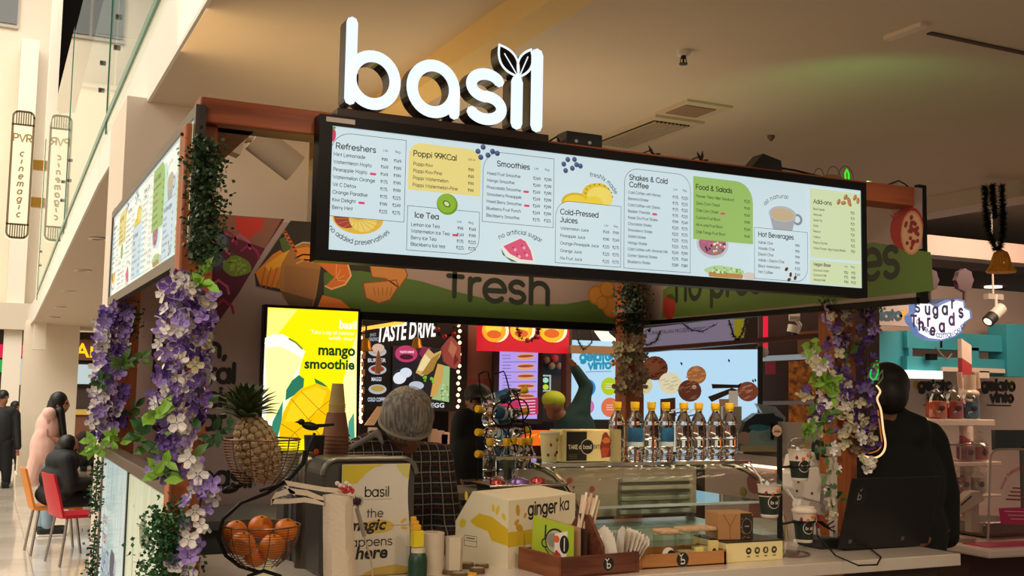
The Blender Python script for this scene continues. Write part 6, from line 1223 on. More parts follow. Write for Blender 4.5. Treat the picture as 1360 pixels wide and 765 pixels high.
t = thing('paper_roll', 'white roll end fixed on the frame beside the ice cream picture', 'roll', q_(1013, 468)); MB().lathe([(.012, 0), (.04, 0), (.04, .03), (.012, .03)], q_(1013, 468), 18, NY).build('roll', M('d8d4d0', .5), t, True)
mc = thing('gelato_machine', 'white and blue rounded machine with dark curved top, right of the bottles', 'machine', (O_.x+.7, O_.y-.6, 0)); c = CVr(.9)
slab(c, [(984, 575), (990, 560), (1004, 550), (1022, 549), (1040, 556), (1046, 600), (984, 600)], .3, 'hood', M('202a38', .3), mc); slab(CVr(.91), [(984, 600), (990, 578), (1006, 566), (1024, 566), (1036, 578), (1038, 600)], .3, 'body', M('8fb0b2', .35), mc)
c = CVr(.912); pd(c, 1008, 568, 14, D('2f7f9c'), 5); pd(c, 988, 582, 9, D('b49a94'), 10, 30); pd(c, 1020, 580, 12, D('7fa0a8'), 8); c.build('print', mc)
slab(c, [(984, 592), (1045, 592), (1045, 600), (984, 600)], .02, 'lower_band', M('b4a880', .5), mc); slab(CVr(.95), [(1024, 562), (1028, 562), (1028, 584), (1024, 584)], .03, 'dark_post', BLK, mc)
slab(CVr(.5), [(1005, 536), (1030, 540), (1044, 555), (1040, 566), (1015, 552)], .2, 'grey_cover', M('8f9cae', .4), mc); c = CVr(.503); pd(c, 1026, 551, 3, D('2a3240')); pd(c, 1034, 558, 3, D('2a3240')); c.build('print', mc)
slab(CVr(.7), [(960, 540), (985, 540), (985, 600), (960, 600)], .15, 'white_tub', M('c8c4c0', .4), mc)
# long gelato counter (runs away from the camera)
gc = thing('gelato_counter', 'long pinkish gelato counter with red dots under a glowing ledge', 'counter', (4.8, 6.0, 0))
X_ = lambda x, y, X=4.6: at(x, y, 0, X)
MB().box((4.6, 5.15, 0), (5.1, 6.4, 1.22)).build('front', M('c0a49c', .6, noise=.05, scale=2), gc); MB().box((4.55, 5.15, 1.24), (5.15, 6.4, 1.30)).build('ledge', M('b9a89c', .4), gc); MB().box((4.57, 5.15, 1.22), (4.60, 6.4, 1.24)).build('light_strip', E('ffe0b8', 2.2), gc)
c = Canvas((4.597, 6.4, 0), (0, -1, 0), (0, 0, 1), .0008)
for (x, y, r_, cl) in ((1092, 638, .085, 'b8202a'), (1092, 690, .085, 'b8202a'), (1001, 641, .07, '9a4a4a'), (1004, 677, .07, '9a4a4a'), (1036, 622, .05, 'c87a20'), (987, 653, .03, '9a8a3a')): u, v = c.px(x, y); c.disc(u, v, r_, D(cl))
ptxt(c, 'gelato', 1080, 600, 1110, 612, 1, D('1c2430'), .2) if False else None
c.build('print', gc)
gs = thing('gelato_banner', 'small pale panel with dark lettering above the glowing ledge beside the stand', 'sign', (4.62, 5.2, 1.3)); MB().box((4.62, 5.17, 1.30), (4.64, 6.0, 1.52)).build('panel', M('a89a98', .6), gs); c = Canvas((4.6195, 6.0, 1.30), (0, -1, 0), (0, 0, 1), .0008); u, v = c.px(1079, 604); c.text('gelato', u, v, .16, D('1a1a20'), .2, step=20); c.disc(u-.06, v+.03, .035, D('c8a82a')); c.disc(u+.25, v+.14, .03, D('a83a3a')); c.build('print', gs)
# ================================================================ right-hand candy stall
GW = M('cbb8ae', .6)
def logo(c, x, y, s_):
    K2 = D('15171c'); pd(c, x-17*s_, y-5*s_, 4.5*s_, D('a8902a')); pd(c, x+26*s_, y-5*s_, 4.5*s_, D('a8902a')); pd(c, x+24*s_, y+13*s_, 4.5*s_, D('a84a3a')); pd(c, x-4*s_, y-7*s_, 2.6*s_, D('a83a3a')); pd(c, x+6*s_, y+1*s_, 2.6*s_, D('a82a4a'))
    ptxt(c, 'gelato', x-15*s_, y+1.5*s_, x+30*s_, y+2*s_, 13*s_, K2, .24); ptxt(c, 'vinto', x-3*s_, y+17*s_, x+28*s_, y+17.5*s_, 12*s_, K2, .24); c.line([(x-8*s_, y+22*s_), (x+24*s_, y+22.5*s_)], .01, K2, px=True)
lw = thing('wall_lettering', 'two black two-line logos with coloured dots on the pale stall wall', 'lettering', (9, 7.6, 1.8)); c = CV(7.595, .001); logo(c, 1234, 516, 1.0); c.build('logo', lw); c = CV(7.595, .001); logo(c, 1318, 516, 1.0); c.build('logo', lw)
TEAL = M('2f8a98', .5)
tb = thing('teal_canopy', 'teal painted beam canopy over the candy stall with a white tube light', 'canopy', (7.5, 6.8, 2.0)); q_ = lambda x, y, Y=6.9: at(x, y, 1, Y)
def pbox(x0, y0, x1, y1, Y, th, name, mat, parent): a, b = at(x0, y1, 1, Y), at(x1, y0, 1, Y); return MB().box((a.x, Y, a.z), (b.x, Y+th, b.z)).build(name, mat, parent)
pbox(1163, 441, 1207, 501, 6.95, .1, 'left_board', TEAL, tb); pbox(1205, 446, 1342, 462, 6.9, .2, 'top_beam', TEAL, tb); pbox(1205, 478, 1342, 492, 6.88, .12, 'lower_beam', TEAL, tb); pbox(1338, 432, 1372, 500, 6.85, .2, 'right_board', TEAL, tb); pbox(1290, 462, 1300, 480, 6.9, .1, 'strut', TEAL, tb); pbox(1207, 462, 1212, 480, 6.9, .1, 'strut', TEAL, tb); pbox(1163, 428, 1345, 447, 7.2, .2, 'cornice', M('a08a7e', .6), tb)
pbox(1203, 493, 1252, 502, 6.8, .06, 'tube_light', E('fff2dc', 2.2), tb); pbox(1252, 490, 1335, 493, 6.86, .05, 'light_rail', M('c8b8a8', .4), tb); pbox(1301, 493, 1314, 502, 6.86, .08, 'white_socket', M('cfc0b2', .4), tb)
pbox(1235, 470, 1245, 478, 6.8, .05, 'adapter', BLK, tb); MB().tube([q_(1243, 462, 6.8), q_(1250, 470, 6.8), q_(1258, 478, 6.8), q_(1264, 470, 6.8)], .008, 6).build('cable', M('6a6a68', .5), tb, True)
sg = thing('small_gelato_sign', 'small pale panel with partly hidden dark letters gelato above the teal board', 'sign', q_(1180, 420, 6.7)); pbox(1140, 400, 1212, 430, 6.7, .04, 'panel', M('a89c98', .6), sg); hx_ = q_(1190, 405, 6.72); MB().box((hx_.x-.01, 6.70, hx_.z), (hx_.x+.01, 6.72, 3.6)).build('hanger', BLK, sg); c = CV(6.699); ptxt(c, 'gelato', 1150, 425, 1198, 424, 13, D('1f4a5a'), .24); pd(c, 1200, 418, 5, D('c8a020')); pd(c, 1154, 415, 4, D('c07a80')); c.build('print', sg)
# cotton candy sign
ss = thing('candy_sign', 'glowing cloud-shaped sign with purple letters and two crimson candy floss shapes', 'sign', at(1250, 420, 1, 5.9)); c = CV(5.9); Yc = 5.9
def cloud(pts, th, name, mat, Y=5.9, parent=None): cc = CV(Y); a = [cc.px(*p) for p in pts]; return MB().prism([(u, Y, v) for u, v in a], (0, th, 0)).build(name, mat, parent or ss)
cl_ = [(1214, 404), (1220, 401), (1234, 402), (1244, 408), (1250, 403), (1262, 398), (1272, 397), (1281, 399), (1282, 408), (1290, 412), (1291, 422), (1284, 427), (1280, 433), (1278, 441), (1268, 448), (1250, 453), (1232, 451), (1218, 443), (1216, 435), (1209, 428), (1208, 419), (1214, 414)]
cloud(cl_, .05, 'cloud_body', M('7f9ad8', .4, em=.6)); c = CV(5.8985, .0008)
c.fill([(x+(1250-x)*.07, y+(426-y)*.08) for x, y in cl_], E('eef0ff', 1.25), 1)
PUR = M('3a2a8a', .5, em=.12); MAG = M('8a3a9a', .5, em=.15)
for ch, x, y, h, m_ in (('S', 1215, 414, 17, PUR), ('u', 1228, 417, 20, PUR), ('g', 1238.5, 418, 20, PUR), ('a', 1251, 417, 21, PUR), ('r', 1263, 409, 20, PUR), ('s', 1273, 421, 22, PUR), ('T', 1209.5, 433, 20, MAG), ('h', 1219.5, 438, 21, MAG), ('r', 1231, 433, 20, MAG), ('e', 1235, 444.5, 19, MAG), ('a', 1247, 440, 21, MAG), ('d', 1260, 431, 21, MAG)):
    u, v = c.px(x, y); s_ = (c.px(x, y-10)[1]-v)/10; c.text(ch, u, v, h*s_, m_, .17, step=20, xs=.92)
u, v = c.px(1249, 449); c.text('GOURMET COTTON CANDY', 0, 0, .042, D('2a2a6a'), .14, arc=(c.px(1249, 385)[0], c.px(1249, 385)[1], c.px(1249, 385)[1]-c.px(1249, 448.5)[1], 270, False), xs=1.1)
c.build('lettering', ss)
for x in (1236, 1282): cloud([(x+11*cos(a*pi/8)*(1+.07*(-1)**a), 372+15*sin(a*pi/8)*(1+.05*(-1)**a)) for a in range(16)], .04, 'candy_floss', M('7a1c3c', .5, em=.15), 5.93); cloud([(x-1, 386), (x+1, 386), (x+1, 402), (x-1, 402)], .02, 'floss_stick', M('3a2420', .6), 5.95)
cloud([(1222, 398), (1275, 396), (1275, 402), (1222, 404)], .03, 'mounting_bar', M('2a4a7a', .5), 5.96); MB().tube([at(1250, 450, 1, 5.98), at(1250, 462, 1, 5.98)], .01, 6).build('cable', BLK, ss)
# hanging garland and bell
t = thing('pine_garland', 'doubled dark green pine garland hanging from the ceiling edge at right', 'garland', at(1320, 250, 1, 4.9)); m_ = MB()
for pts in ([(1308, 247), (1309, 280), (1313, 305), (1322, 332)], [(1330, 245), (1332, 280), (1332, 310), (1326, 335)], [(1318, 245), (1319, 265), (1322, 290)]):
    P_ = [at(x, y, 1, 4.9) for x, y in pts]
    for i in range(len(P_)-1):
        for k in range(520): p = P_[i].lerp(P_[i+1], R.random()); d = Vector((R.gauss(0, 1), R.gauss(0, 1), R.gauss(0, 1))).normalized()*(.022+.02*R.random()); s_ = d.orthogonal().normalized()*.0045; m_.add([p+s_, p-s_, p+d], [(0, 1, 2)])
m_.build('needles', M('1d2a16', .7), t, kind='stuff')
p = at(1329, 333, 1, 4.88); t = thing('wicker_bell', 'glowing golden wicker bell hanging under the pine garland', 'bell', p); prf = [(.012, 0), (.04, -.012), (.055, -.05), (.062, -.09), (.095, -.14)]; m_ = MB(); s_ = .95
for k in range(20): a = 2*pi*k/20; m_.tube([p+Vector((r_*cos(a+z_*2), r_*sin(a+z_*2), z_))*s_ for r_, z_ in prf], .0035, 5); m_.tube([p+Vector((r_*cos(a-z_*2), r_*sin(a-z_*2), z_))*s_ for r_, z_ in prf], .0035, 5)
m_.build('wicker', M('c88a2a', .5), t, True); MB().lathe([(r_*.93, z_) for r_, z_ in prf], p, 20).build('lining', M('a05a10', .5, em=.35), t, True)
for k in range(14): a = k*2.4; MB().ell(p+Vector((.075*cos(a)*(.5+.03*k), .075*sin(a)*(.5+.03*k), -.03-.0075*k)), .006, 6, 5).build('light_bead', E('ffc040', 2.5), t)
# spotlights and downlights at right
t = thing('track_spotlight', 'white and black track spotlight under the right ceiling, pointing down left', 'spotlight', at(1322, 398, 1, 6.5)); q_ = lambda x, y, Y=6.5: at(x, y, 1, Y)
MB().box(tuple(q_(1313, 397)), tuple(q_(1333, 391)+Vector((0, .05, 0)))).build('track_plate', M('8f8680', .5), t); MB().tube([q_(1323, 391)+Vector((0, 0, 0)), q_(1323, 412)], .012, 8).tube([q_(1323, 391)+Vector((0, .03, 0)), Vector((q_(1323, 391).x, 6.53, 3.6))], .008, 6).build('stem', M('b4aaa2', .5), t); MB().tube([q_(1330, 409), q_(1319, 420)], .05, 16).build('body', M('b4aaa2', .4), t, True); MB().tube([q_(1319, 420), q_(1312, 427)], .052, 16).build('hood', M('1a1614', .5), t, True); MB().tube([q_(1312, 427), q_(1311.6, 427.5)], .035, 12).build('lens', E('ffe8c8', 1.5), t)
struct(MB().box((6.25, 6.45, 2.84), (12, 6.65, 3.0)), 'trim_7', M('a08e86', .7)); struct(MB().hexa([(7.2, 7.8, 2.55), (13, 7.8, 2.4), (13, 8.0, 2.4), (7.2, 8.0, 2.55), (7.2, 7.8, 2.68), (13, 7.8, 2.55), (13, 8.0, 2.55), (7.2, 8.0, 2.68)]), 'trim_8', M('c89a5a', .5))
for i, (x, y) in enumerate(((1319, 380), (1358, 394))):
    p = at(x, y, 2, 3.02); MB().lathe([(.1, 0), (.1, -.02), (0, -.02)], p, 16).build('round_downlight', E('ffe8d0', 2.0), loc=p, label=('bright round downlight left of the wicker bell base', 'bright round downlight at the right image edge')[i], cat='downlight')
struct(MB().box((8.4, 8.2, 3.02), (13, 11.9, 3.2)), 'ceiling', M('5f5450', .8))
# candy shelves
cs = thing('candy_shelf_stand', 'white shelf stand with a red-striped pole behind the man in black', 'shelf stand', (6.9, 6.1, 0)); q_ = lambda x, y, Y=6.0: at(x, y, 1, Y); SW = M('d8c4b4', .5)
for (x0, x1, y0, y1) in ((1205, 1307, 557, 565), (1205, 1316, 612, 620), (1205, 1316, 655, 662)): a, b = q_(x0, y1), q_(x1, y0); MB().box((a.x, 5.9, a.z), (b.x, 6.3, b.z)).build('shelf', SW, cs, bevel=.005)
pa, pb = q_(1271, 490, 6.2), q_(1284, 490, 6.2)
for k in range(9):
    z0, z1 = .8+k*.15, .8+(k+1)*.15; MB().prism([(pa.x, 6.15, z0), (pb.x, 6.15, z0-.05), (pb.x, 6.15, z1-.05), (pa.x, 6.15, z1)], (0, .04, 0)).build('pole_band', (SW, M('a8343a', .5))[k % 2], cs)
MB().box((pa.x+.01, 6.155, 0), (pb.x-.01, 6.185, .8)).build('pole', SW, cs)
def candy_jar(x, yb, Y, w_, h_, col, label, neck=True):
    p = at(x, yb, 1, Y); t = thing('candy_jar', label, 'jar', p, 0, 'candy jars on the white shelves'); x_, y_, z = p
    MB().lathe([(w_*.8, .002), (w_, .015), (w_, h_*.78), (w_*.72, h_*.93), (w_*.66, h_)], (x_, Y, z), 24).build('jar_body', JG, t, True); MB().lathe([(w_*.75, .006), (w_*.93, .02), (w_*.93, h_*.70), (0, h_*.72)], (x_, Y, z), 24).build('candy', M(col, .5, noise=.25, scale=60), t, True)
    MB().lathe([(.03, 0), (.035, .015), (.02, .03), (.012, .035), (.026, .05), (.026, .062), (0, .075)], (x_, Y, z+h_), 14).build('stopper', glass('stopper_glass', (.95, .93, .9), 1.5, .05, .1), t, True); MB().ell((x_-w_*.3, Y-w_-.001, z+h_*.45), (.028, .003, .022), 12, 6).build('label', M('3a1a20', .5), t)
for x, yb, col, lb in ((1244, 557, 'e0521a', 'jar of orange candy on the top white shelf'), (1266, 557, 'b8202a', 'jar of red candy in the middle of the top white shelf'), (1287, 557, '1a5a8a', 'jar of blue candy at the right of the top shelf')): candy_jar(x, yb, 5.98, .078, .19, col, lb)
for x, yb, col, lb in ((1283, 612, 'a01a28', 'dark red candy jar on the middle shelf, left'), (1301, 612, 'c82028', 'bright red candy jar on the middle shelf, right')): candy_jar(x, yb, 5.98, .07, .15, col, lb)
for x, yb, col, lb in ((1277, 655, 'b8401a', 'orange candy jar on the lowest white shelf'), (1297, 655, 'b8a080', 'pale candy jar on the lowest white shelf, right')): candy_jar(x, yb, 5.98, .07, .16, col, lb)
t = thing('candy_dispenser', 'cream twin-armed dispenser head on the pole above the blue candy jar', 'dispenser', q_(1288, 520)); MB().tube([q_(1288, 525), q_(1288, 498)], .045, 12).ell(q_(1288, 523), (.07, .07, .04)).build('body', M('c8b098', .5), t, True)
for x in (1276, 1299): MB().tube([q_(x, 516), q_(x-2, 495)], .02, 8).build('arm', M('c8a890', .5), t)
# pink counter, card reader, clear box, tablet
pc = thing('pink_counter', 'white-edged counter with a bright pink top stripe at lower right', 'counter', (5.3, 4.9, 0)); 
m_ = MB().hexa([(4.55, 3.95, .90), (6.9, 3.75, .90), (6.9, 5.1, .90), (4.55, 5.1, .90), (4.55, 3.95, .945), (6.9, 3.75, .945), (6.9, 5.1, .945), (4.55, 5.1, .945)]).build('countertop', M('d8c0b4', .4), pc, bevel=.012)
MB().hexa([(4.6, 4.00, .945), (6.88, 3.80, .945), (6.88, 3.95, .945), (4.6, 4.16, .945), (4.6, 4.00, .95), (6.88, 3.80, .95), (6.88, 3.95, .95), (4.6, 4.16, .95)]).build('pink_stripe', M('c8285a', .4), pc); MB().box((4.75, 4.25, 0), (6.8, 5.1, .90)).build('cabinet', M('4a2a26', .7), pc)
q_ = lambda x, y, Y=4.15: at(x, y, 1, Y)
t = thing('card_reader', 'pale card payment terminal tilted on a stand over the pink counter', 'card reader', (q_(1294, 712).x, 4.2, .945)); MB().box(tuple(q_(1290, 707, 4.2)), tuple(q_(1300, 668, 4.2)+Vector((0, .04, 0)))).build('stand', M('b09a8c', .5), t); MB().prism([q_(x, y) for x, y in ((1271, 672), (1292, 653), (1302, 652), (1309, 664), (1290, 676), (1274, 683))], (0, .06, 0)).build('terminal', M('b8a090', .5), t, bevel=.006)
MB().prism([q_(x, y, 4.148) for x, y in ((1276, 670), (1290, 658), (1291, 660), (1277, 672))], (0, .002, 0)).build('slot', D('4a3630'), t); MB().lathe([(.05, 0), (.06, .02), (0, .025)], (q_(1295, 700).x, 4.22, .946), 16).build('foot', M('b09a8c', .5), t, True)
ab = thing('acrylic_box', 'clear acrylic box with rounded corners and a pink notice on the pink counter', 'box', (5.4, 4.5, .95)); a, b = q_(1312, 710), q_(1400, 596); AG = glass('acrylic', (.9, .84, .82), 1.45, .05, .06)
pts = []; r_ = .06
for (cx_, cz_, a0) in ((b.x-r_, b.z-r_, 0), (a.x+.03+r_, b.z-r_, 90)): pts += [(cx_+r_*cos(rad(a0+t_)), 4.15, cz_+r_*sin(rad(a0+t_))) for t_ in range(0, 91, 15)]
pts += [(a.x, 4.15, .951), (b.x, 4.15, .951)]; MB().prism(pts, (0, .006, 0)).build('front_pane', AG, ab); MB().prism([(x, y+.45, z) for x, y, z in pts], (0, .006, 0)).build('back_pane', AG, ab); MB().tube(pts[:-1], .006, 6).build('edge', M('a89488', .3), ab, True); MB().tube([(x, y+.45, z) for x, y, z in pts[:-1]], .005, 6).build('edge', M('8a7a70', .3), ab, True)
c = CV(4.145); c.fill([(1326, 675), (1400, 672), (1400, 698), (1329, 696)], D('b8285a'), 1)
for j in range(3): c.line([(1334+j*4, 679+j*5), (1372, 680+j*5)], .004, D('e0b0b8'), px=True)
MB; u0, v0 = c.px(1355, 668); s_ = (c.px(1355, 658)[1]-v0)/10; m2 = D('a8384a'); c.text('SUGAR THREADS SPIN', 0, 0, 6*s_, m2, .14, arc=(u0+.02, v0, 44*s_, 118, True))
for j in range(4): c.line([(1345-j*3, 648+j*5), (1380, 650+j*5)], .008, D('7a3a40'), px=True)
c.build('print', ab); B('spun_pan', (a.x+.1, 4.25, .95), (b.x-.05, 4.55, 1.03), M('7a6a64', .3, .6), ab, .02)
a, b = q_(1322, 594, 5.2), q_(1400, 575, 5.2); MB().box((a.x, 5.2, a.z-.02), (b.x, 5.23, b.z+.02)).box((a.x+.25, 5.2, .9), (a.x+.32, 5.22, a.z)).build('tablet_screen', M('0e1216', .15), loc=(a.x, 5.2, .9), label='dark tablet screen behind the clear acrylic box', cat='screen')
# ================================================================ mango poster screen
t = thing('poster_screen', 'bright yellow lit screen advertising a mango smoothie on the printed wall', 'screen', (1.43, 5.2, 1.4))
MB().box((1.19, 5.195, 1.375), (1.665, 5.25, 2.08)).build('frame', BLK, t); a, b = at(349, 596, 1, 5.19), at(475, 409, 1, 5.19)
MB().box((1.205, 5.19, 1.39), (1.652, 5.195, 2.066)).build('screen', E('ffe800', 1.15), t)
c = Canvas((0, 5.1895, 0), (1, 0, 0), (0, 0, 1), .0001)
c.fill([(357, 409), (395, 411), (372, 440), (352, 470)], E('fff27a', 1.2), 1); c.fill([(452, 520), (474, 440), (473, 583), (440, 584)], E('fff9a8', 1.15), 1); c.fill([(349, 520), (400, 480), (385, 583), (347, 582)], E('fffbc0', 1.15), 1)
c.fill([(352, 449), (362, 444), (376, 444), (390, 452), (405, 467), (395, 497), (380, 530), (366, 560), (357, 570), (349, 562), (350, 500)], E('fffbe0', 1.25), 1); c.fill([(353, 462), (372, 460), (392, 470), (402, 476), (390, 500), (370, 548), (354, 560)], E('fff6a0', 1.2), 1); c.line([(352, 456), (366, 456), (384, 462), (405, 467)], .006, E('ffffff', 1.3), px=True); c.line([(384, 450), (393, 455), (401, 463)], .009, E('8fae3a', .7), px=True)
c.fill([(379, 532), (380, 518), (388, 505), (397, 498), (404, 503), (403, 514), (392, 524)], E('2f8a6a', .8), 1); c.fill([(417, 502), (428, 508), (436, 514), (420, 511)], E('2f8a4a', .8), 1); c.fill([(358, 583), (362, 560), (372, 540), (376, 532), (374, 560), (368, 583)], E('3a9a7a', .8), 1); c.fill([(461, 583), (463, 560), (470, 548), (471, 583)], E('58b09a', .8), 1)
c.fill([(371, 572), (376, 548), (386, 529), (400, 516), (420, 509), (436, 515), (446, 530), (444, 560), (436, 583), (371, 583)], E('f6c400', 1.05), 1); c.fill([(378, 560), (386, 538), (402, 520), (420, 513), (434, 520), (425, 545), (400, 560)], E('ffd21a', 1.1), 1)
for l in ([(387, 530), (412, 560), (428, 583)], [(400, 520), (425, 545), (442, 558)], [(372, 562), (392, 575), (398, 583)], [(414, 558), (392, 574), (384, 583)], [(440, 530), (420, 546), (410, 557)]): c.line(l, .003, E('c07a10', .8), px=True)
GN = M('0a6a30', .5, em=.35)
def s2(t_, x0, y0, x1, h, m_, bold):
    u0, v0 = c.px(x0, y0); u1, _ = c.px(x1, y0); sc__ = abs(c.px(x0, y0-10)[1]-v0)/10; sz = h*sc__/.7; me = font_mesh(t_, sz); w_ = max(v.co.x for v in me.vertices); bpy.data.meshes.remove(me); c.btext(t_, u0, v0, sz, m_, bold, xs=(u1-u0)/w_)
s2('mango', 422, 471, 471, 14, GN, .032); s2('smoothie', 404, 489, 470, 13, GN, .032); s2('Take a sip of summer', 413, 443, 471, 5, E('fffde0', 1.2), .0); s2('with our', 436, 451, 470, 5, E('fffde0', 1.2), .0); s2('basil', 450, 436, 473, 11, E('fffff0', 1.3), .02)
c.build('print', t)
# ================================================================ people
SKIN = M('8a5a40', .55, sss=.1, key='skin'); SKIN2 = M('b98366', .55, key='skin2'); HAIR = M('0f0b0a', .5); BLKC = M('0a0a0b', .85)
def head_prims(Mx, s=1.0):
    R3 = Mx.to_3x3(); f_ = lambda *p: Mx @ (Vector(p)*s)
    return [('e', f_(0, .01, .02), (.076*s, .092*s, .096*s), R3), ('e', f_(0, -.03, -.055), (.055*s, .055*s, .058*s), R3), ('c', f_(0, -.082, .005), .011*s, f_(0, -.104, -.026), .013*s),
            ('e', f_(.077, .01, -.01), (.012*s, .02*s, .030*s), R3), ('e', f_(-.077, .01, -.01), (.012*s, .02*s, .030*s), R3), ('e', f_(0, -.082, -.058), (.022*s, .010*s, .009*s), R3), ('e', f_(0, -.075, .025), (.05*s, .016*s, .010*s), R3)]
def eyes(Mx, t, s=1.0):
    for sx in (-1, 1):
        p = Mx @ (Vector((sx*.030, -.078, .004))*s); MB().ell(p, .011*s, 10, 7).build('eye', M('1a1210', .2), t, True)
def frame_at(p, yaw_=0, pitch_=0, roll_=0): return Matrix.Translation(p) @ Matrix.Rotation(yaw_, 4, 'Z') @ Matrix.Rotation(roll_, 4, 'Y') @ Matrix.Rotation(pitch_, 4, 'X')
def hand(p, d, s=1.0, up=Vector((0, 0, 1))):
    d = d.normalized(); side = d.cross(up).normalized(); pr = [('e', p+d*.035*s, (.04*s, .035*s, .02*s), Vector((1, 0, 0)).rotation_difference(d).to_matrix())]
    for k, l in enumerate((.062, .072, .068, .052)): o = p+d*.06*s+side*(k-1.5)*.020*s; m_ = o+d*l*.5*s-up*.006*s; pr += [('c', o, .0095*s, m_, .0088*s), ('c', m_, .0088*s, m_+d*l*.45*s-up*.020*s, .0075*s)]
    o = p+d*.02*s-side*.035*s; pr += [('c', o, .012*s, o+d*.04*s-side*.02*s, .010*s)]
    return pr
# plaid cloth
pm = bpy.data.materials.new('plaid'); pm.use_nodes = True; nt = pm.node_tree; b_ = nt.nodes['Principled BSDF']; b_.inputs['Roughness'].default_value = .9
tc = nt.nodes.new('ShaderNodeTexCoord'); sx_ = nt.nodes.new('ShaderNodeSeparateXYZ'); nt.links.new(tc.outputs['Object'], sx_.inputs[0])
def band(axis, freq, thr, ph=0):
    m1 = nt.nodes.new('ShaderNodeMath'); m1.operation = 'MULTIPLY_ADD'; m1.inputs[1].default_value = freq; m1.inputs[2].default_value = ph; nt.links.new(sx_.outputs[axis], m1.inputs[0])
    m2 = nt.nodes.new('ShaderNodeMath'); m2.operation = 'FRACT'; nt.links.new(m1.outputs[0], m2.inputs[0]); m3 = nt.nodes.new('ShaderNodeMath'); m3.operation = 'LESS_THAN'; m3.inputs[1].default_value = thr; nt.links.new(m2.outputs[0], m3.inputs[0]); return m3.outputs[0]
def mixc(fac, a, b, k=1.0):
    mx = nt.nodes.new('ShaderNodeMix'); mx.data_type = 'RGBA'; nt.links.new(fac, mx.inputs[0])
    for i, q in ((6, a), (7, b)):
        if isinstance(q, str): mx.inputs[i].default_value = lin(q)
        else: nt.links.new(q, mx.inputs[i])
    return mx.outputs[2]
c1 = mixc(band(0, 24, .5), '1a1a1c', '3a3a3c'); c2_ = mixc(band(2, 24, .5, .2), c1, '2a2a2e'); c3 = mixc(band(0, 24, .10, .3), c2_, 'a89c8a'); c4 = mixc(band(2, 24, .10, .45), c3, 'a89c8a'); c5 = mixc(band(2, 24, .05, .8), c4, '8a3a2a'); nt.links.new(c5, b_.inputs['Base Color'])
# juice maker
Yp = 4.15; q_ = lambda x, y, Y=Yp: at(x, y, 1, Y); hp = q_(541, 556)
t = thing('person', 'person in a plaid shirt and hairnet bending over the counter behind the banner machine', 'person', (hp.x, Yp+.1, 0))
Mh = frame_at(hp, 0.15, .95, .12); nk = q_(538, 604, 4.24)
sl, sr = q_(478, 612, 4.22), q_(578, 612, 4.26); el, er = q_(452, 700, 4.1), q_(597, 705, 4.15)
fused('body', head_prims(Mh)+[('c', hp+Vector((0, .02, -.05)), .05, nk, .055), ('c', sl, .05, el, .04), ('c', sr, .05, er, .04), ('c', el, .038, q_(478, 740, 4.05), .028), ('c', er, .038, q_(566, 742, 4.05), .028), ('e', Vector((nk.x, 4.27, 1.15)), (.17, .10, .30)), ('c', Vector((nk.x-.09, 4.30, .9)), .09, Vector((nk.x-.10, 4.28, .06)), .05), ('c', Vector((nk.x+.09, 4.30, .9)), .09, Vector((nk.x+.10, 4.28, .06)), .05)]+hand(q_(478, 742, 4.05), Vector((.6, -.5, -.3)))+hand(q_(566, 744, 4.05), Vector((-.6, -.5, -.3))), SKIN, t, .009)
eyes(Mh, t)
sh = fused('shirt', [('c', q_(458, 612, 4.2), .07, q_(498, 588, 4.24), .055), ('c', sl, .075, el, .056), ('c', sr, .078, er, .060), ('c', sl, .08, sr, .08), ('e', Vector((nk.x, 4.27, 1.18)), (.205, .135, .30)), ('c', nk+Vector((-.06, .0, -.02)), .05, nk+Vector((.06, .0, -.02)), .05), ('e', Vector((nk.x, 4.27, 1.0)), (.19, .13, .2)), ('c', el, .056, q_(474, 735, 4.08), .045), ('c', er, .06, q_(575, 738, 4.08), .045)], pm, t, .012)
fused('hood', [('c', q_(462, 597, 4.15), .013, q_(502, 574, 4.15), .014), ('c', q_(502, 574, 4.15), .014, q_(508, 588, 4.12), .012)], M('8a857e', .9), t, .01)
fused('trousers', [('e', Vector((nk.x, 4.30, .90)), (.18, .13, .14)), ('c', Vector((nk.x-.09, 4.30, .88)), .10, Vector((nk.x-.10, 4.28, .08)), .07), ('c', Vector((nk.x+.09, 4.30, .88)), .10, Vector((nk.x+.10, 4.28, .08)), .07)], M('15161a', .9), t, .02)
for s_ in (-1, 1): MB().box((nk.x+s_*.1-.05, 4.06, 0), (nk.x+s_*.1+.05, 4.34, .08)).build('shoe', BLKC, t, bevel=.02)
hc = q_(541, 551); MB().ell(hc, (.100, .105, .108), 24, 16).build('hair', M('2c241e', .7), t, True)
net = bpy.data.materials.new('hairnet'); net.use_nodes = True; nn = net.node_tree; bb = nn.nodes['Principled BSDF']; bb.inputs['Base Color'].default_value = (.62, .58, .50, 1); bb.inputs['Roughness'].default_value = .7
tc2 = nn.nodes.new('ShaderNodeTexCoord'); mp2 = nn.nodes.new('ShaderNodeMapping'); mp2.inputs['Scale'].default_value = (110, 110, 9); nz = nn.nodes.new('ShaderNodeTexNoise'); nz.inputs['Scale'].default_value = 1; nz.inputs['Detail'].default_value = 3; rp = nn.nodes.new('ShaderNodeValToRGB'); rp.color_ramp.elements[0].position = .42; rp.color_ramp.elements[1].position = .68; rp.color_ramp.elements[0].color = (.30, .30, .30, 1); rp.color_ramp.elements[1].color = (.75, .75, .75, 1)
nn.links.new(tc2.outputs['Object'], mp2.inputs[0]); nn.links.new(mp2.outputs[0], nz.inputs[0]); nn.links.new(nz.outputs[0], rp.inputs[0]); nn.links.new(rp.outputs[0], bb.inputs['Alpha'])
n_ = MB().ell((0, 0, 0), (.108, .112, .117), 40, 24).build('hairnet', net, None, True); n_.parent = t; n_.location = hc-t.location
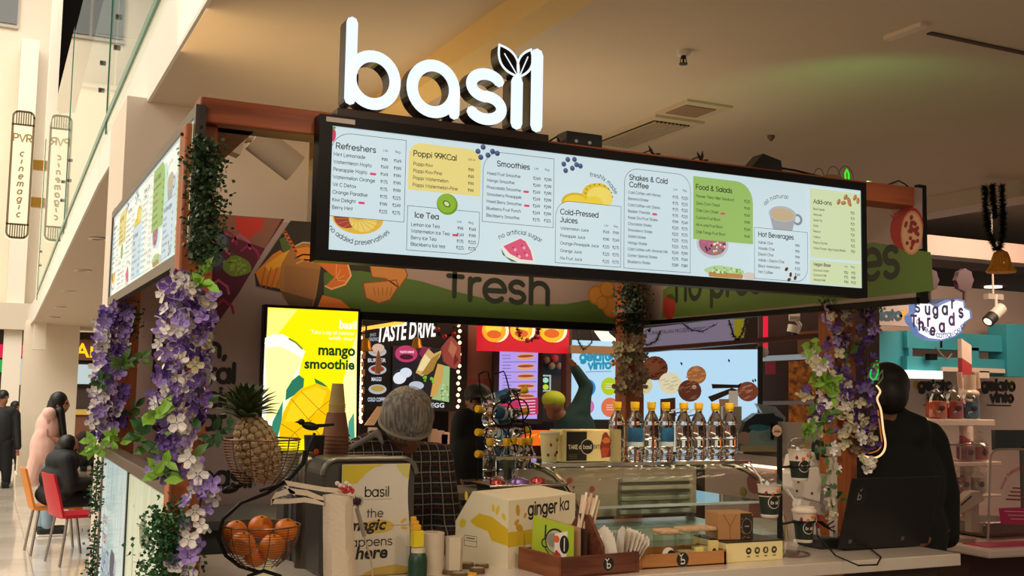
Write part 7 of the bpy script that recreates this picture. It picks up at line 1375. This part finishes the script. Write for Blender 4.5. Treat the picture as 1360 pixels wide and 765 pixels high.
MB().tube([hc+Matrix.Rotation(.5, 3, 'X') @ Vector((.104*cos(a*pi/16), .108*sin(a*pi/16), -.045)) for a in range(32)], .007, 8, True).build('elastic_band', M('a8a088', .8), t, True)
# man in black, back turned
Yp = 3.95; q_ = lambda x, y, Y=Yp: at(x, y, 1, Y); hp = q_(1178, 519)
t = thing('person', 'person in a black sweatshirt with back turned behind the laptop and flower post', 'person', (q_(1195, 600).x, Yp, 0)); Mh = frame_at(hp, 2.6, .1); cx = q_(1196, 600).x
sR, sL = q_(1243, 588), q_(1150, 588)
fused('body', head_prims(Mh, 1.08)+[('c', hp-Vector((0, 0, .06)), .058, hp-Vector((-.03, 0, .17)), .06), ('e', Vector((cx, Yp, 1.2)), (.18, .11, .30)), ('c', sR, .05, q_(1256, 700), .042), ('c', sL, .05, q_(1140, 690), .042), ('c', Vector((cx-.1, Yp, .85)), .09, Vector((cx-.1, Yp, .06)), .05), ('c', Vector((cx+.1, Yp, .85)), .09, Vector((cx+.1, Yp, .06)), .05), ('c', q_(1256, 700), .04, q_(1205, 728, 3.75), .03), ('c', q_(1140, 690), .04, q_(1160, 740, 3.75), .03)]+hand(q_(1205, 730, 3.75), Vector((-.6, -.7, -.1)))+hand(q_(1160, 742, 3.75), Vector((.4, -.8, -.1))), SKIN, t, .010)
eyes(Mh, t, 1.08)
fused('sweatshirt', [('c', sL+Vector((.05, 0, .03)), .08, sR-Vector((.05, 0, -.03)), .08), ('c', sR-Vector((.03, 0, 0)), .085, q_(1254, 655), .075), ('c', q_(1254, 655), .075, q_(1258, 712), .06), ('c', sL, .085, q_(1140, 690), .06), ('e', Vector((cx, Yp, 1.28)), (.26, .15, .26)), ('e', Vector((cx, Yp, 1.05)), (.27, .15, .26)), ('c', q_(1188, 556), .075, q_(1200, 574), .13)], BLKC, t, .014)
fused('trousers', [('e', Vector((cx, Yp, .88)), (.19, .14, .15)), ('c', Vector((cx-.1, Yp, .85)), .10, Vector((cx-.1, Yp, .08)), .07), ('c', Vector((cx+.1, Yp, .85)), .10, Vector((cx+.1, Yp, .08)), .07)], M('0b0b0d', .9), t, .02)
fused('hair', [('e', hp+Vector((0, 0, .028)), (.104, .112, .112)), ('e', hp+Vector((-.02, -.04, -.015)), (.09, .085, .10))], HAIR, t, .010)
for s_ in (-1, 1): MB().box((cx+s_*.1-.05, Yp-.12, 0), (cx+s_*.1+.05, Yp+.16, .08)).build('shoe', BLKC, t, bevel=.02)
# person in teal reaching up
Yp = 8.0; q_ = lambda x, y, Y=Yp: at(x, y, 1, Y); hp = q_(735, 538)
t = thing('person', 'person in dark teal and a lime green cap reaching up by the gelato poster', 'person', (q_(760, 570).x, Yp, 0)); Mh = frame_at(hp, 2.9, .2); cx = q_(764, 590).x
sR, eR, hR = q_(772, 536), q_(779, 514), q_(764, 490); 
fused('body', head_prims(Mh)+[('c', hp-Vector((-.03, 0, .05)), .05, q_(750, 556), .06), ('e', Vector((cx, Yp, 1.15)), (.16, .11, .30)), ('c', sR, .045, eR, .04), ('c', eR, .038, hR, .028), ('c', q_(745, 565), .05, q_(742, 600), .04), ('c', Vector((cx-.09, Yp, .85)), .09, Vector((cx-.1, Yp, .06)), .05), ('c', Vector((cx+.09, Yp, .85)), .09, Vector((cx+.1, Yp, .06)), .05)]+hand(hR, (q_(758, 477)-hR)), SKIN, t, .013)
eyes(Mh, t)
fused('jumper', [('c', q_(752, 560), .09, q_(768, 548), .10), ('c', q_(770, 545), .095, q_(774, 530), .075), ('c', q_(774, 530), .07, eR, .062), ('c', eR, .06, hR, .045), ('e', q_(764, 575), (.19, .13, .22)), ('e', Vector((cx, Yp, 1.1)), (.18, .13, .28)), ('c', q_(748, 562), .07, q_(741, 600), .055)], M('0b302e', .85), t, .015)
fused('trousers', [('c', Vector((cx-.09, Yp, .9)), .11, Vector((cx-.1, Yp, .05)), .07), ('c', Vector((cx+.09, Yp, .9)), .11, Vector((cx+.1, Yp, .05)), .07)], M('121214', .9), t, .025)
fused('cap', [('e', hp+Vector((0, 0, .045)), (.098, .108, .075)), ('e', hp+Vector((.03, .09, .02)), (.07, .07, .014))], M('a8b81e', .7), t, .010)
# shadowed person behind the rack
Yp = 6.4; q_ = lambda x, y, Y=Yp: at(x, y, 1, Y); hp = q_(634, 532); cx = q_(630, 600).x
t = thing('person', 'shadowed person in black with a dark cap behind the wire bottle rack', 'person', (cx, Yp, 0)); Mh = frame_at(hp, -.6, .1)
fused('body', head_prims(Mh, .95)+[('c', hp-Vector((0, 0, .06)), .05, hp-Vector((0, -.02, .16)), .055), ('e', Vector((cx, Yp, 1.2)), (.16, .11, .28)), ('c', q_(612, 565), .05, q_(606, 620), .04), ('c', q_(650, 565), .05, q_(656, 615), .04), ('c', Vector((cx-.09, Yp, .85)), .09, Vector((cx-.1, Yp, .06)), .05), ('c', Vector((cx+.09, Yp, .85)), .09, Vector((cx+.1, Yp, .06)), .05)]+hand(q_(606, 622), Vector((.3, -.6, -.6)))+hand(q_(656, 617), Vector((-.3, -.6, -.6))), SKIN, t, .012)
eyes(Mh, t, .95)
fused('jacket', [('c', q_(617, 558), .08, q_(646, 558), .08), ('c', q_(614, 562), .075, q_(607, 618), .055), ('c', q_(648, 562), .075, q_(656, 614), .055), ('e', Vector((cx, Yp, 1.25)), (.19, .13, .22)), ('e', Vector((cx, Yp, 1.0)), (.18, .13, .25)), ('c', Vector((cx-.09, Yp, .85)), .10, Vector((cx-.1, Yp, .08)), .07), ('c', Vector((cx+.09, Yp, .85)), .10, Vector((cx+.1, Yp, .08)), .07)], BLKC, t, .016)
fused('cap', [('e', hp+Vector((0, 0, .04)), (.088, .10, .072)), ('e', hp+Vector((-.04, -.09, .02)), (.06, .06, .012))], M('1a1412', .7), t, .012)
# standing woman, pink shawl
def base_person(label, hx, hy, Y, feet, yaw_, s=1.0, voxel=.016, skin=SKIN2):
    hp = at(hx, hy, 1, Y); t = thing('person', label, 'person', (hp.x, Y, 0)); return t, hp, frame_at(hp, yaw_)
Yp = 13.3; t, hp, Mh = base_person('woman-like figure' if False else 'standing person with long dark hair and a pale pink shawl beside the white column', 80, 536, Yp, 705, 1.25)
x_ = hp.x-.09; V = lambda dx, dy, z: Vector((x_+dx, Yp+dy, z))
fused('body', head_prims(Mh)+[('c', hp-Vector((.02, 0, .05)), .045, V(.03, 0, 1.36), .05), ('e', V(0, 0, 1.15), (.13, .12, .28)), ('c', V(-.02, -.1, 1.33), .045, V(-.04, -.14, 1.08), .038), ('c', V(-.04, -.14, 1.08), .035, V(.16, -.12, 1.02), .026), ('c', V(0, -.08, .85), .085, V(.02, -.1, .08), .045), ('c', V(0, .1, .85), .085, V(-.02, .1, .08), .045)]+hand(V(.17, -.12, 1.02), Vector((1, 0, -.1))), SKIN2, t, .014)
eyes(Mh, t); PS = M('e4b8aa', .9, bump=.2, scale=30)
fused('shawl', [('c', V(-.02, -.12, 1.34), .07, V(-.02, .12, 1.34), .07), ('e', V(-.02, 0, 1.16), (.14, .17, .22)), ('e', V(-.05, -.02, .95), (.155, .18, .26)), ('c', V(-.06, -.08, 1.1), .10, V(-.16, -.08, .62), .09), ('c', V(-.06, .1, 1.1), .10, V(-.10, .08, .62), .09)], PS, t, .016)
fused('jeans', [('c', V(0, -.08, .88), .10, V(.02, -.1, .12), .065), ('c', V(0, .1, .88), .10, V(-.02, .1, .12), .065)], M('8fa6b8', .9), t, .02)
fused('hair', [('e', hp+Vector((-.02, .0, .04)), (.098, .095, .098)), ('c', hp+Vector((-.06, 0, 0)), .075, hp+Vector((-.13, -.03, -.28)), .05), ('c', hp+Vector((.0, -.06, -.08)), .05, hp+Vector((.06, -.10, -.42)), .035)], HAIR, t, .012)
for s_ in (-1, 1): MB().box((x_-.08, Yp+s_*.1-.05, 0), (x_+.22, Yp+s_*.1+.05, .09)).build('sneaker', M('1a1a1c', .7), t, bevel=.025); MB().box((x_-.08, Yp+s_*.1-.052, 0), (x_+.225, Yp+s_*.1+.052, .028)).build('sole', M('e8e4de', .6), t, bevel=.01)
# chairs
def chair(name, label, col, X0, Y0, rz):
    t = thing(name, label, 'chair', (0, 0, 0)); P_ = M(col, .4); MT = M('9a9590', .35, .9)
    def sheet(nm, rows_, th):
        m_ = MB(); n = len(rows_[0]); A = [p for r_ in rows_ for p in r_]; Bk = [Vector(p)+Vector(th) for p in A]; m_.add(A+Bk, []); N = len(A)
        for i in range(len(rows_)-1):
            for j in range(n-1): a = i*n+j; m_.f += [[a, a+1, a+n+1, a+n], [a+N+n, a+N+n+1, a+N+1, a+N]]; m_.mi += [0, 0]
        bd = [j for j in range(n)]+[i*n+n-1 for i in range(1, len(rows_))]+[(len(rows_)-1)*n+j for j in range(n-2, -1, -1)]+[i*n for i in range(len(rows_)-2, 0, -1)]
        for k in range(len(bd)): a, b = bd[k], bd[(k+1) % len(bd)]; m_.f.append([b, a, a+N, b+N]); m_.mi.append(0)
        m_.v = [Vector(v) for v in m_.v]; return m_.build(nm, P_, t, True)
    sheet('seat', [[(x, y, .45+.012*abs(y/.2)**2-.012*(x > .17)) for y in (-.21, -.1, 0, .1, .21)] for x in (-.2, -.1, 0, .1, .2, .23)], (0, 0, -.03))
    sheet('backrest', [[(-.20-.10*(z-.45)/.4-.03*(1-abs(y/.2)**2)*.6, y*(1-.08*(z > .75)), z) for y in (-.20, -.1, 0, .1, .20)] for z in (.44, .55, .66, .77, .84)], (-.022, 0, 0))
    for sx in (-1, 1):
        for sy in (-1, 1): MB().tube([(sx*.17, sy*.17, .43), (sx*.23, sy*.21, .0)], .013, 8).build('leg', MT, t, True)
    t.location = (X0, Y0, 0); t.rotation_euler = (0, 0, rz); return t
chair('cafe_chair', 'orange plastic chair with metal legs under the person in the dark puffer coat', 'e0872a', .72, 12.0, .1)
chair('cafe_chair', 'red plastic chair with metal legs, empty, nearest the printed kiosk', 'c41f30', .90, 11.25, .25)
# seated person
Yp = 11.9; hp = at(92, 594, 1, Yp); t = thing('person', 'seated person in a black puffer coat on the orange chair, looking down right', 'person', (.78, Yp, 0)); Mh = frame_at(hp, 1.2, .35); V = lambda x, dy, z: Vector((x, Yp+dy, z))
xs_ = .74
fused('body', head_prims(Mh)+[('c', hp-Vector((.02, 0, .05)), .045, V(xs_+.10, 0, .98), .05), ('e', V(xs_+.02, 0, .75), (.12, .14, .26)), ('c', V(xs_, -.1, .53), .08, V(xs_+.42, -.1, .52), .06), ('c', V(xs_, .1, .53), .08, V(xs_+.42, .1, .52), .06), ('c', V(xs_+.42, -.1, .52), .055, V(xs_+.38, -.1, .08), .04), ('c', V(xs_+.42, .1, .52), .055, V(xs_+.45, .1, .08), .04), ('c', V(xs_+.05, -.17, .92), .045, V(xs_+.12, -.2, .68), .04), ('c', V(xs_+.12, -.2, .68), .036, V(xs_+.36, -.12, .70), .026)]+hand(V(xs_+.37, -.12, .70), Vector((1, .1, .2))), SKIN2, t, .012)
eyes(Mh, t); PUF = M('1c1e20', .75, bump=.4, scale=12)
fused('puffer_coat', [('e', V(xs_+.03, 0, .90), (.17, .21, .14)), ('e', V(xs_+.0, 0, .74), (.19, .22, .16)), ('e', V(xs_-.0, 0, .58), (.22, .22, .13)), ('c', V(xs_+.05, -.17, .92), .085, V(xs_+.10, -.2, .68), .075), ('c', V(xs_+.10, -.2, .68), .072, V(xs_+.32, -.12, .70), .055), ('c', V(xs_+.05, .17, .92), .085, V(xs_+.12, .2, .68), .07)], PUF, t, .014)
fused('trousers', [('c', V(xs_, -.1, .54), .095, V(xs_+.42, -.1, .53), .075), ('c', V(xs_, .1, .54), .095, V(xs_+.42, .1, .53), .075), ('c', V(xs_+.42, -.1, .52), .07, V(xs_+.38, -.1, .14), .055), ('c', V(xs_+.42, .1, .52), .07, V(xs_+.45, .1, .14), .055)], M('0d0d0f', .9), t, .014)
fused('boots', [('c', V(xs_+.36, -.1, .14), .055, V(xs_+.36, -.1, .04), .045), ('c', V(xs_+.36, -.1, .045), .042, V(xs_+.52, -.1, .035), .035), ('c', V(xs_+.45, .1, .14), .055, V(xs_+.45, .1, .04), .045), ('c', V(xs_+.45, .1, .045), .042, V(xs_+.6, .1, .035), .035)], M('0c0b0b', .5), t, .012)
fused('hair', [('e', hp+Vector((-.02, 0, .03)), (.10, .098, .10)), ('c', hp+Vector((-.06, 0, -.02)), .085, hp+Vector((-.12, -.02, -.2)), .07)], HAIR, t, .012)
fused('phone', [('e', V(xs_+.46, -.12, .73), (.04, .035, .008))], M('c2203a', .4), t, .008)
# far people
def far_person(label, hx, hy, Y, jac, seated=False):
    hp = at(hx, hy, 1, Y); t = thing('person', label, 'person', (hp.x, Y, 0)); Mh = frame_at(hp, .8); z = hp.z; k = z/1.6; x = hp.x
    fused('body', head_prims(Mh)+[('c', hp-Vector((0, 0, .05)), .05, hp-Vector((0, 0, .16)), .055), ('e', Vector((x, Y, z-.42)), (.15, .11, .28)), ('c', Vector((x-.09, Y, z-.75)), .08, Vector((x-.1, Y, .06)), .05), ('c', Vector((x+.09, Y, z-.75)), .08, Vector((x+.12, Y, .06)), .05)]+hand(Vector((x+.26, Y-.05, z-.80)), Vector((0, 0, -1)), 1, Vector((0, 1, 0))), SKIN, t, .018)
    fused('jacket', [('c', Vector((x-.13, Y, z-.22)), .09, Vector((x+.13, Y, z-.22)), .09), ('e', Vector((x, Y, z-.45)), (.2, .15, .32)), ('c', Vector((x+.2, Y, z-.26)), .075, Vector((x+.26, Y-.04, z-.78)), .055), ('c', Vector((x-.2, Y, z-.26)), .075, Vector((x-.24, Y-.04, z-.78)), .055)], jac, t, .02)
    fused('trousers', [('c', Vector((x-.09, Y, z-.72)), .11, Vector((x-.1, Y, .08)), .07), ('c', Vector((x+.09, Y, z-.72)), .11, Vector((x+.12, Y, .08)), .07)], M('0e0e10', .9), t, .025)
    fused('hair', [('e', hp+Vector((0, .01, .035)), (.09, .10, .095))], HAIR, t, .016); eyes(Mh, t)
    for s_ in (-1, 1): MB().box((x+s_*.1-.05, Y-.16, 0), (x+s_*.1+.06, Y+.1, .09)).build('shoe', BLKC, t, bevel=.02)
far_person('person in a black jacket and black trousers standing at the far left edge', 4, 528, 19.3, M('141416', .7)); far_person('distant dark-haired person partly hidden behind the person in black', 20, 541, 23.0, M('2a2624', .8)); far_person('distant person whose face shows by the lit shop counter', 121, 563, 22.5, M('3a2c28', .8))
# ================================================================ flowers and vines on the posts
random.seed(21)
def petal_mesh(nm, r, mat, cup_):
    m_ = MB()
    for k in range(4):
        a = k*pi/2; ca, sa = cos(a), sin(a)
        def T(u, v, z): return (u*ca-v*sa, u*sa+v*ca, z)
        vs = [T(.08*r, 0, 0), T(.45*r, -.42*r, cup_*.3*r), T(.95*r, -.38*r, cup_*r), T(1.1*r, 0, cup_*.8*r), T(.95*r, .38*r, cup_*r), T(.45*r, .42*r, cup_*.3*r), T(.55*r, 0, cup_*.05*r)]
        m_.add(vs, [(0, 1, 6), (1, 2, 6), (2, 3, 6), (3, 4, 6), (4, 5, 6), (5, 0, 6)])
    m_.ell((0, 0, .1*r), .13*r, 6, 4); o = m_.build(nm, mat, None); me = o.data; bpy.data.objects.remove(o); return me
FM = {}
for nm, col, cu in (('w', 'f0e8e0', .35), ('p', 'ad92d4', .5), ('v', '6b4a96', .6), ('c', 'd8cfa8', .4), ('b', 'a08872', .5)): FM[nm] = [petal_mesh('flower', 1.0, M(col, .7, noise=.18, scale=3, sss=0), cu*(1+.3*k)) for k in range(2)]
def leaf_mesh(mat):
    vs = [(0, 0, 0), (-.16, .3, .04), (.16, .3, .04), (-.2, .6, .05), (.2, .6, .05), (0, 1, -.06), (0, .3, -.01), (0, .6, 0)]; o = MB().add(vs, [(0, 6, 1), (0, 2, 6), (1, 6, 7, 3), (6, 2, 4, 7), (3, 7, 5), (7, 4, 5)]).build('leaf', mat, None); me = o.data; bpy.data.objects.remove(o); return me
LM = {'g': leaf_mesh(M('86b83c', .45)), 'd': leaf_mesh(M('2f5a2c', .45)), 'm': leaf_mesh(M('567a34', .45))}
def put(me, nm, parent, loc, size, nrm=None, spin=None):
    o = bpy.data.objects.new(nm, me); COL.objects.link(o); o.parent = parent; o.location = loc-parent.location
    n = nrm if nrm is not None else Vector((random.gauss(-.3, .6), random.gauss(-.9, .4), random.gauss(.1, .5))).normalized()
    q = Vector((0, 0, 1)).rotation_difference(n).to_matrix() @ Matrix.Rotation(spin if spin is not None else random.random()*6.28, 3, 'Z'); o.rotation_euler = q.to_euler(); o.scale = (size, size, size); return o
def garland(label, base, strands, leaves, vines=()):
    """strands: (path px, half width px, count, size m, colour letters, depth Y); leaves: (centre px, spread px, count, size, kind, Y)"""
    t = thing('flower_garland', label, 'garland', base)
    for path, hw, n, sz, cols, Y in strands:
        P_ = [at(x, y, 1, Y) for x, y in path]
        if len(P_) > 1: MB().tube(P_, .004, 6).build('stem', M('4a3a28', .8), t, True)
        for k in range(n):
            f_ = (k+random.random())/n*(len(path)-1); i = min(int(f_), len(path)-2); u = f_-i; x = path[i][0]*(1-u)+path[i+1][0]*u; y = path[i][1]*(1-u)+path[i+1][1]*u
            dx = random.uniform(-1, 1)*hw; dep = -.035*math.sqrt(max(0, 1-(dx/hw)**2))*random.random()*1.4+random.uniform(-.01, .02)
            put(FM[random.choice(cols)][k % 2], 'flower', t, at(x+dx, y+random.uniform(-4, 4), 1, Y+dep), sz*random.uniform(.7, 1.2))
    for (x, y), sp_, n, sz, kd, Y in leaves:
        c0 = at(x, y, 1, Y)
        for k in range(n):
            a = random.random()*6.28; p = at(x+sp_*random.gauss(0, .5), y+sp_*random.gauss(0, .5), 1, Y-random.random()*.03); d = Vector((random.gauss(0, 1), random.gauss(-.3, .3), random.gauss(.1, .7))).normalized()
            up = Vector((random.gauss(-.2, .3), -1, random.gauss(.3, .4))).normalized(); s_ = d.cross(up).normalized(); up = s_.cross(d); o = bpy.data.objects.new('leaf', LM[kd]); COL.objects.link(o); o.parent = t
            o.location = p-t.location; o.rotation_euler = Matrix((s_, d, up)).transposed().to_euler(); o.scale = (sz*1.25, sz*random.uniform(.8, 1.2), sz)
    for pts, r_, n, col, Y, ls in vines:
        m_ = MB(); P_ = [at(x, y, 1, Y) for x, y in pts]
        for k in range(n):
            f_ = random.random()*(len(P_)-1); i = min(int(f_), len(P_)-2); p = P_[i].lerp(P_[i+1], f_-i)+Vector((random.gauss(0, .5)*r_, random.gauss(-.2, .45)*r_, random.gauss(0, .3)*r_)); d = Vector((random.gauss(0, 1), random.gauss(-.4, .8), random.gauss(.2, .8))).normalized()*ls; s_ = d.orthogonal().normalized()*ls*.42; s_ = Matrix.Rotation(random.random()*6.28, 3, d.normalized()) @ s_
            m_.add([p, p+d*.5+s_, p+d, p+d*.5-s_], [(0, 1, 2, 3)])
        m_.tube(P_, .003, 5); m_.build('boxwood_leaves', M(col, .5, noise=.5, scale=30), t, kind='stuff')
    return t
garland('dense purple and white blossom garland winding down the near left post', (.51, 3.06, 0),
    [([(236, 362), (232, 420), (228, 480), (225, 540), (236, 585)], 21, 135, .022, 'wwwppv', 3.02), ([(268, 385), (264, 440), (266, 500), (256, 560)], 16, 56, .021, 'vvpwc', 3.05), ([(222, 575), (225, 610), (212, 630)], 18, 22, .021, 'ppv', 3.0), ([(252, 600), (270, 640), (262, 690), (248, 730), (236, 765)], 16, 34, .022, 'wppw', 3.0), ([(245, 625), (275, 645), (285, 660)], 10, 10, .022, 'wp', 3.0)],
    [((200, 552), 13, 7, .055, 'g', 2.98), ((188, 580), 10, 5, .055, 'd', 3.0), ((205, 590), 12, 5, .05, 'm', 3.0), ((215, 625), 14, 9, .05, 'g', 2.98), ((268, 372), 14, 14, .045, 'g', 3.02), ((235, 625), 18, 6, .05, 'm', 3.02), ((290, 575), 12, 8, .045, 'd', 3.1), ((255, 545), 16, 10, .05, 'd', 3.05)],
    [([(270, 188), (273, 240), (272, 290), (267, 350)], .048, 2000, '2c4a22', 3.02, .014), ([(218, 770), (212, 735), (216, 700), (224, 680)], .06, 900, '2f6a34', 3.02, .014), ([(236, 770), (232, 735), (228, 705)], .05, 500, '2c5a2c', 3.06, .014)])
garland('purple and white blossom garland on the far left post behind the lit side menu', (.555, 4.95, 0),
    [([(160, 405), (150, 440), (152, 490), (146, 540), (136, 590)], 22, 120, .026, 'pvvpw', 4.92), ([(136, 420), (134, 470), (132, 520), (130, 570)], 9, 34, .028, 'wwp', 4.9)],
    [((165, 485), 11, 10, .06, 'm', 4.88), ((186, 480), 10, 5, .06, 'm', 4.92), ((134, 508), 7, 5, .05, 'd', 4.85), ((125, 592), 12, 12, .06, 'g', 4.8), ((150, 585), 10, 7, .055, 'g', 4.85), ((178, 545), 10, 8, .055, 'd', 4.95)],
    [([(170, 400), (172, 430), (170, 445)], .05, 260, '2c4a22', 4.95, .016), ([(130, 610), (128, 650), (126, 680)], .03, 260, '2c5a2c', 4.95, .016), ([(128, 690), (124, 735), (122, 765)], .03, 260, '2c5a2c', 4.98, .016)])
garland('mixed white and dusky purple blossom garland with green sprays on the right post', (3.27, 3.54, 0),
    [([(1112, 408), (1108, 450), (1112, 500), (1118, 540)], 17, 60, .024, 'vvpcw', 3.52), ([(1150, 408), (1152, 460), (1150, 520), (1150, 570), (1146, 600)], 14, 62, .024, 'vvvpb', 3.53), ([(1125, 530), (1132, 560), (1140, 590)], 20, 30, .025, 'wcc', 3.5), ([(1072, 468), (1085, 485), (1098, 500)], 10, 9, .028, 'cw', 3.46), ([(1074, 515), (1088, 545), (1095, 575)], 14, 20, .024, 'cwv', 3.46), ([(1108, 590), (1104, 640), (1110, 690)], 7, 22, .020, 'cw', 3.44), ([(1150, 610), (1155, 622)], 10, 8, .022, 'cw', 3.5)],
    [((1078, 458), 8, 8, .05, 'g', 3.44), ((1100, 510), 16, 34, .05, 'g', 3.46), ((1088, 555), 18, 24, .05, 'm', 3.46), ((1072, 575), 9, 9, .045, 'g', 3.46), ((1095, 600), 12, 12, .05, 'd', 3.46), ((1108, 655), 10, 14, .04, 'd', 3.44), ((1100, 625), 8, 6, .04, 'm', 3.44), ((1122, 470), 10, 8, .045, 'm', 3.5)],
    [([(1100, 402), (1130, 402), (1164, 402)], .05, 900, '3a5a22', 3.54, .014)])
garland('faded beige blossom garland on the dark rear post', (3.06, 4.87, 0), [([(828, 455), (826, 490), (830, 525)], 10, 34, .026, 'bbc', 4.84), ([(848, 450), (850, 480), (848, 520)], 8, 26, .026, 'bb', 4.84)], [((838, 470), 10, 6, .045, 'd', 4.84)],
    [([(838, 380), (836, 410), (838, 440)], .075, 1500, '1f3420', 4.85, .018)])
# neon basil outline lamp on the right post
t = thing('neon_lamp', 'neon outline lamp with green leaf tips and a warm glowing loop on the right post', 'neon lamp', at(1160, 560, 1, 3.5)); q_ = lambda x, y, Y=3.5: at(x, y, 1, Y)
MB().tube(curve([q_(1165, 479), q_(1158, 489), q_(1156, 500), q_(1162, 504), q_(1166, 493), q_(1165, 479)]), .0035, 8).build('green_tube', E('20c84a', 1.0), t, True); MB().tube([q_(1166, 500), q_(1172, 492), q_(1172, 502), q_(1166, 510)], .004, 8).build('clear_tube', M('7a8a5a', .3), t, True)
MB().tube(curve([q_(1164, 512), q_(1169, 520), q_(1165, 530), q_(1170, 545), q_(1173, 570), q_(1176, 590), q_(1172, 602), q_(1162, 608), q_(1148, 606)]), .0042, 8).build('warm_tube', E('ffc890', 1.25), t, True); MB().tube(curve([q_(1166, 545), q_(1169, 570), q_(1171, 588), q_(1166, 598), q_(1154, 602)]), .003, 8).build('orange_tube', E('c8742a', .6), t, True)
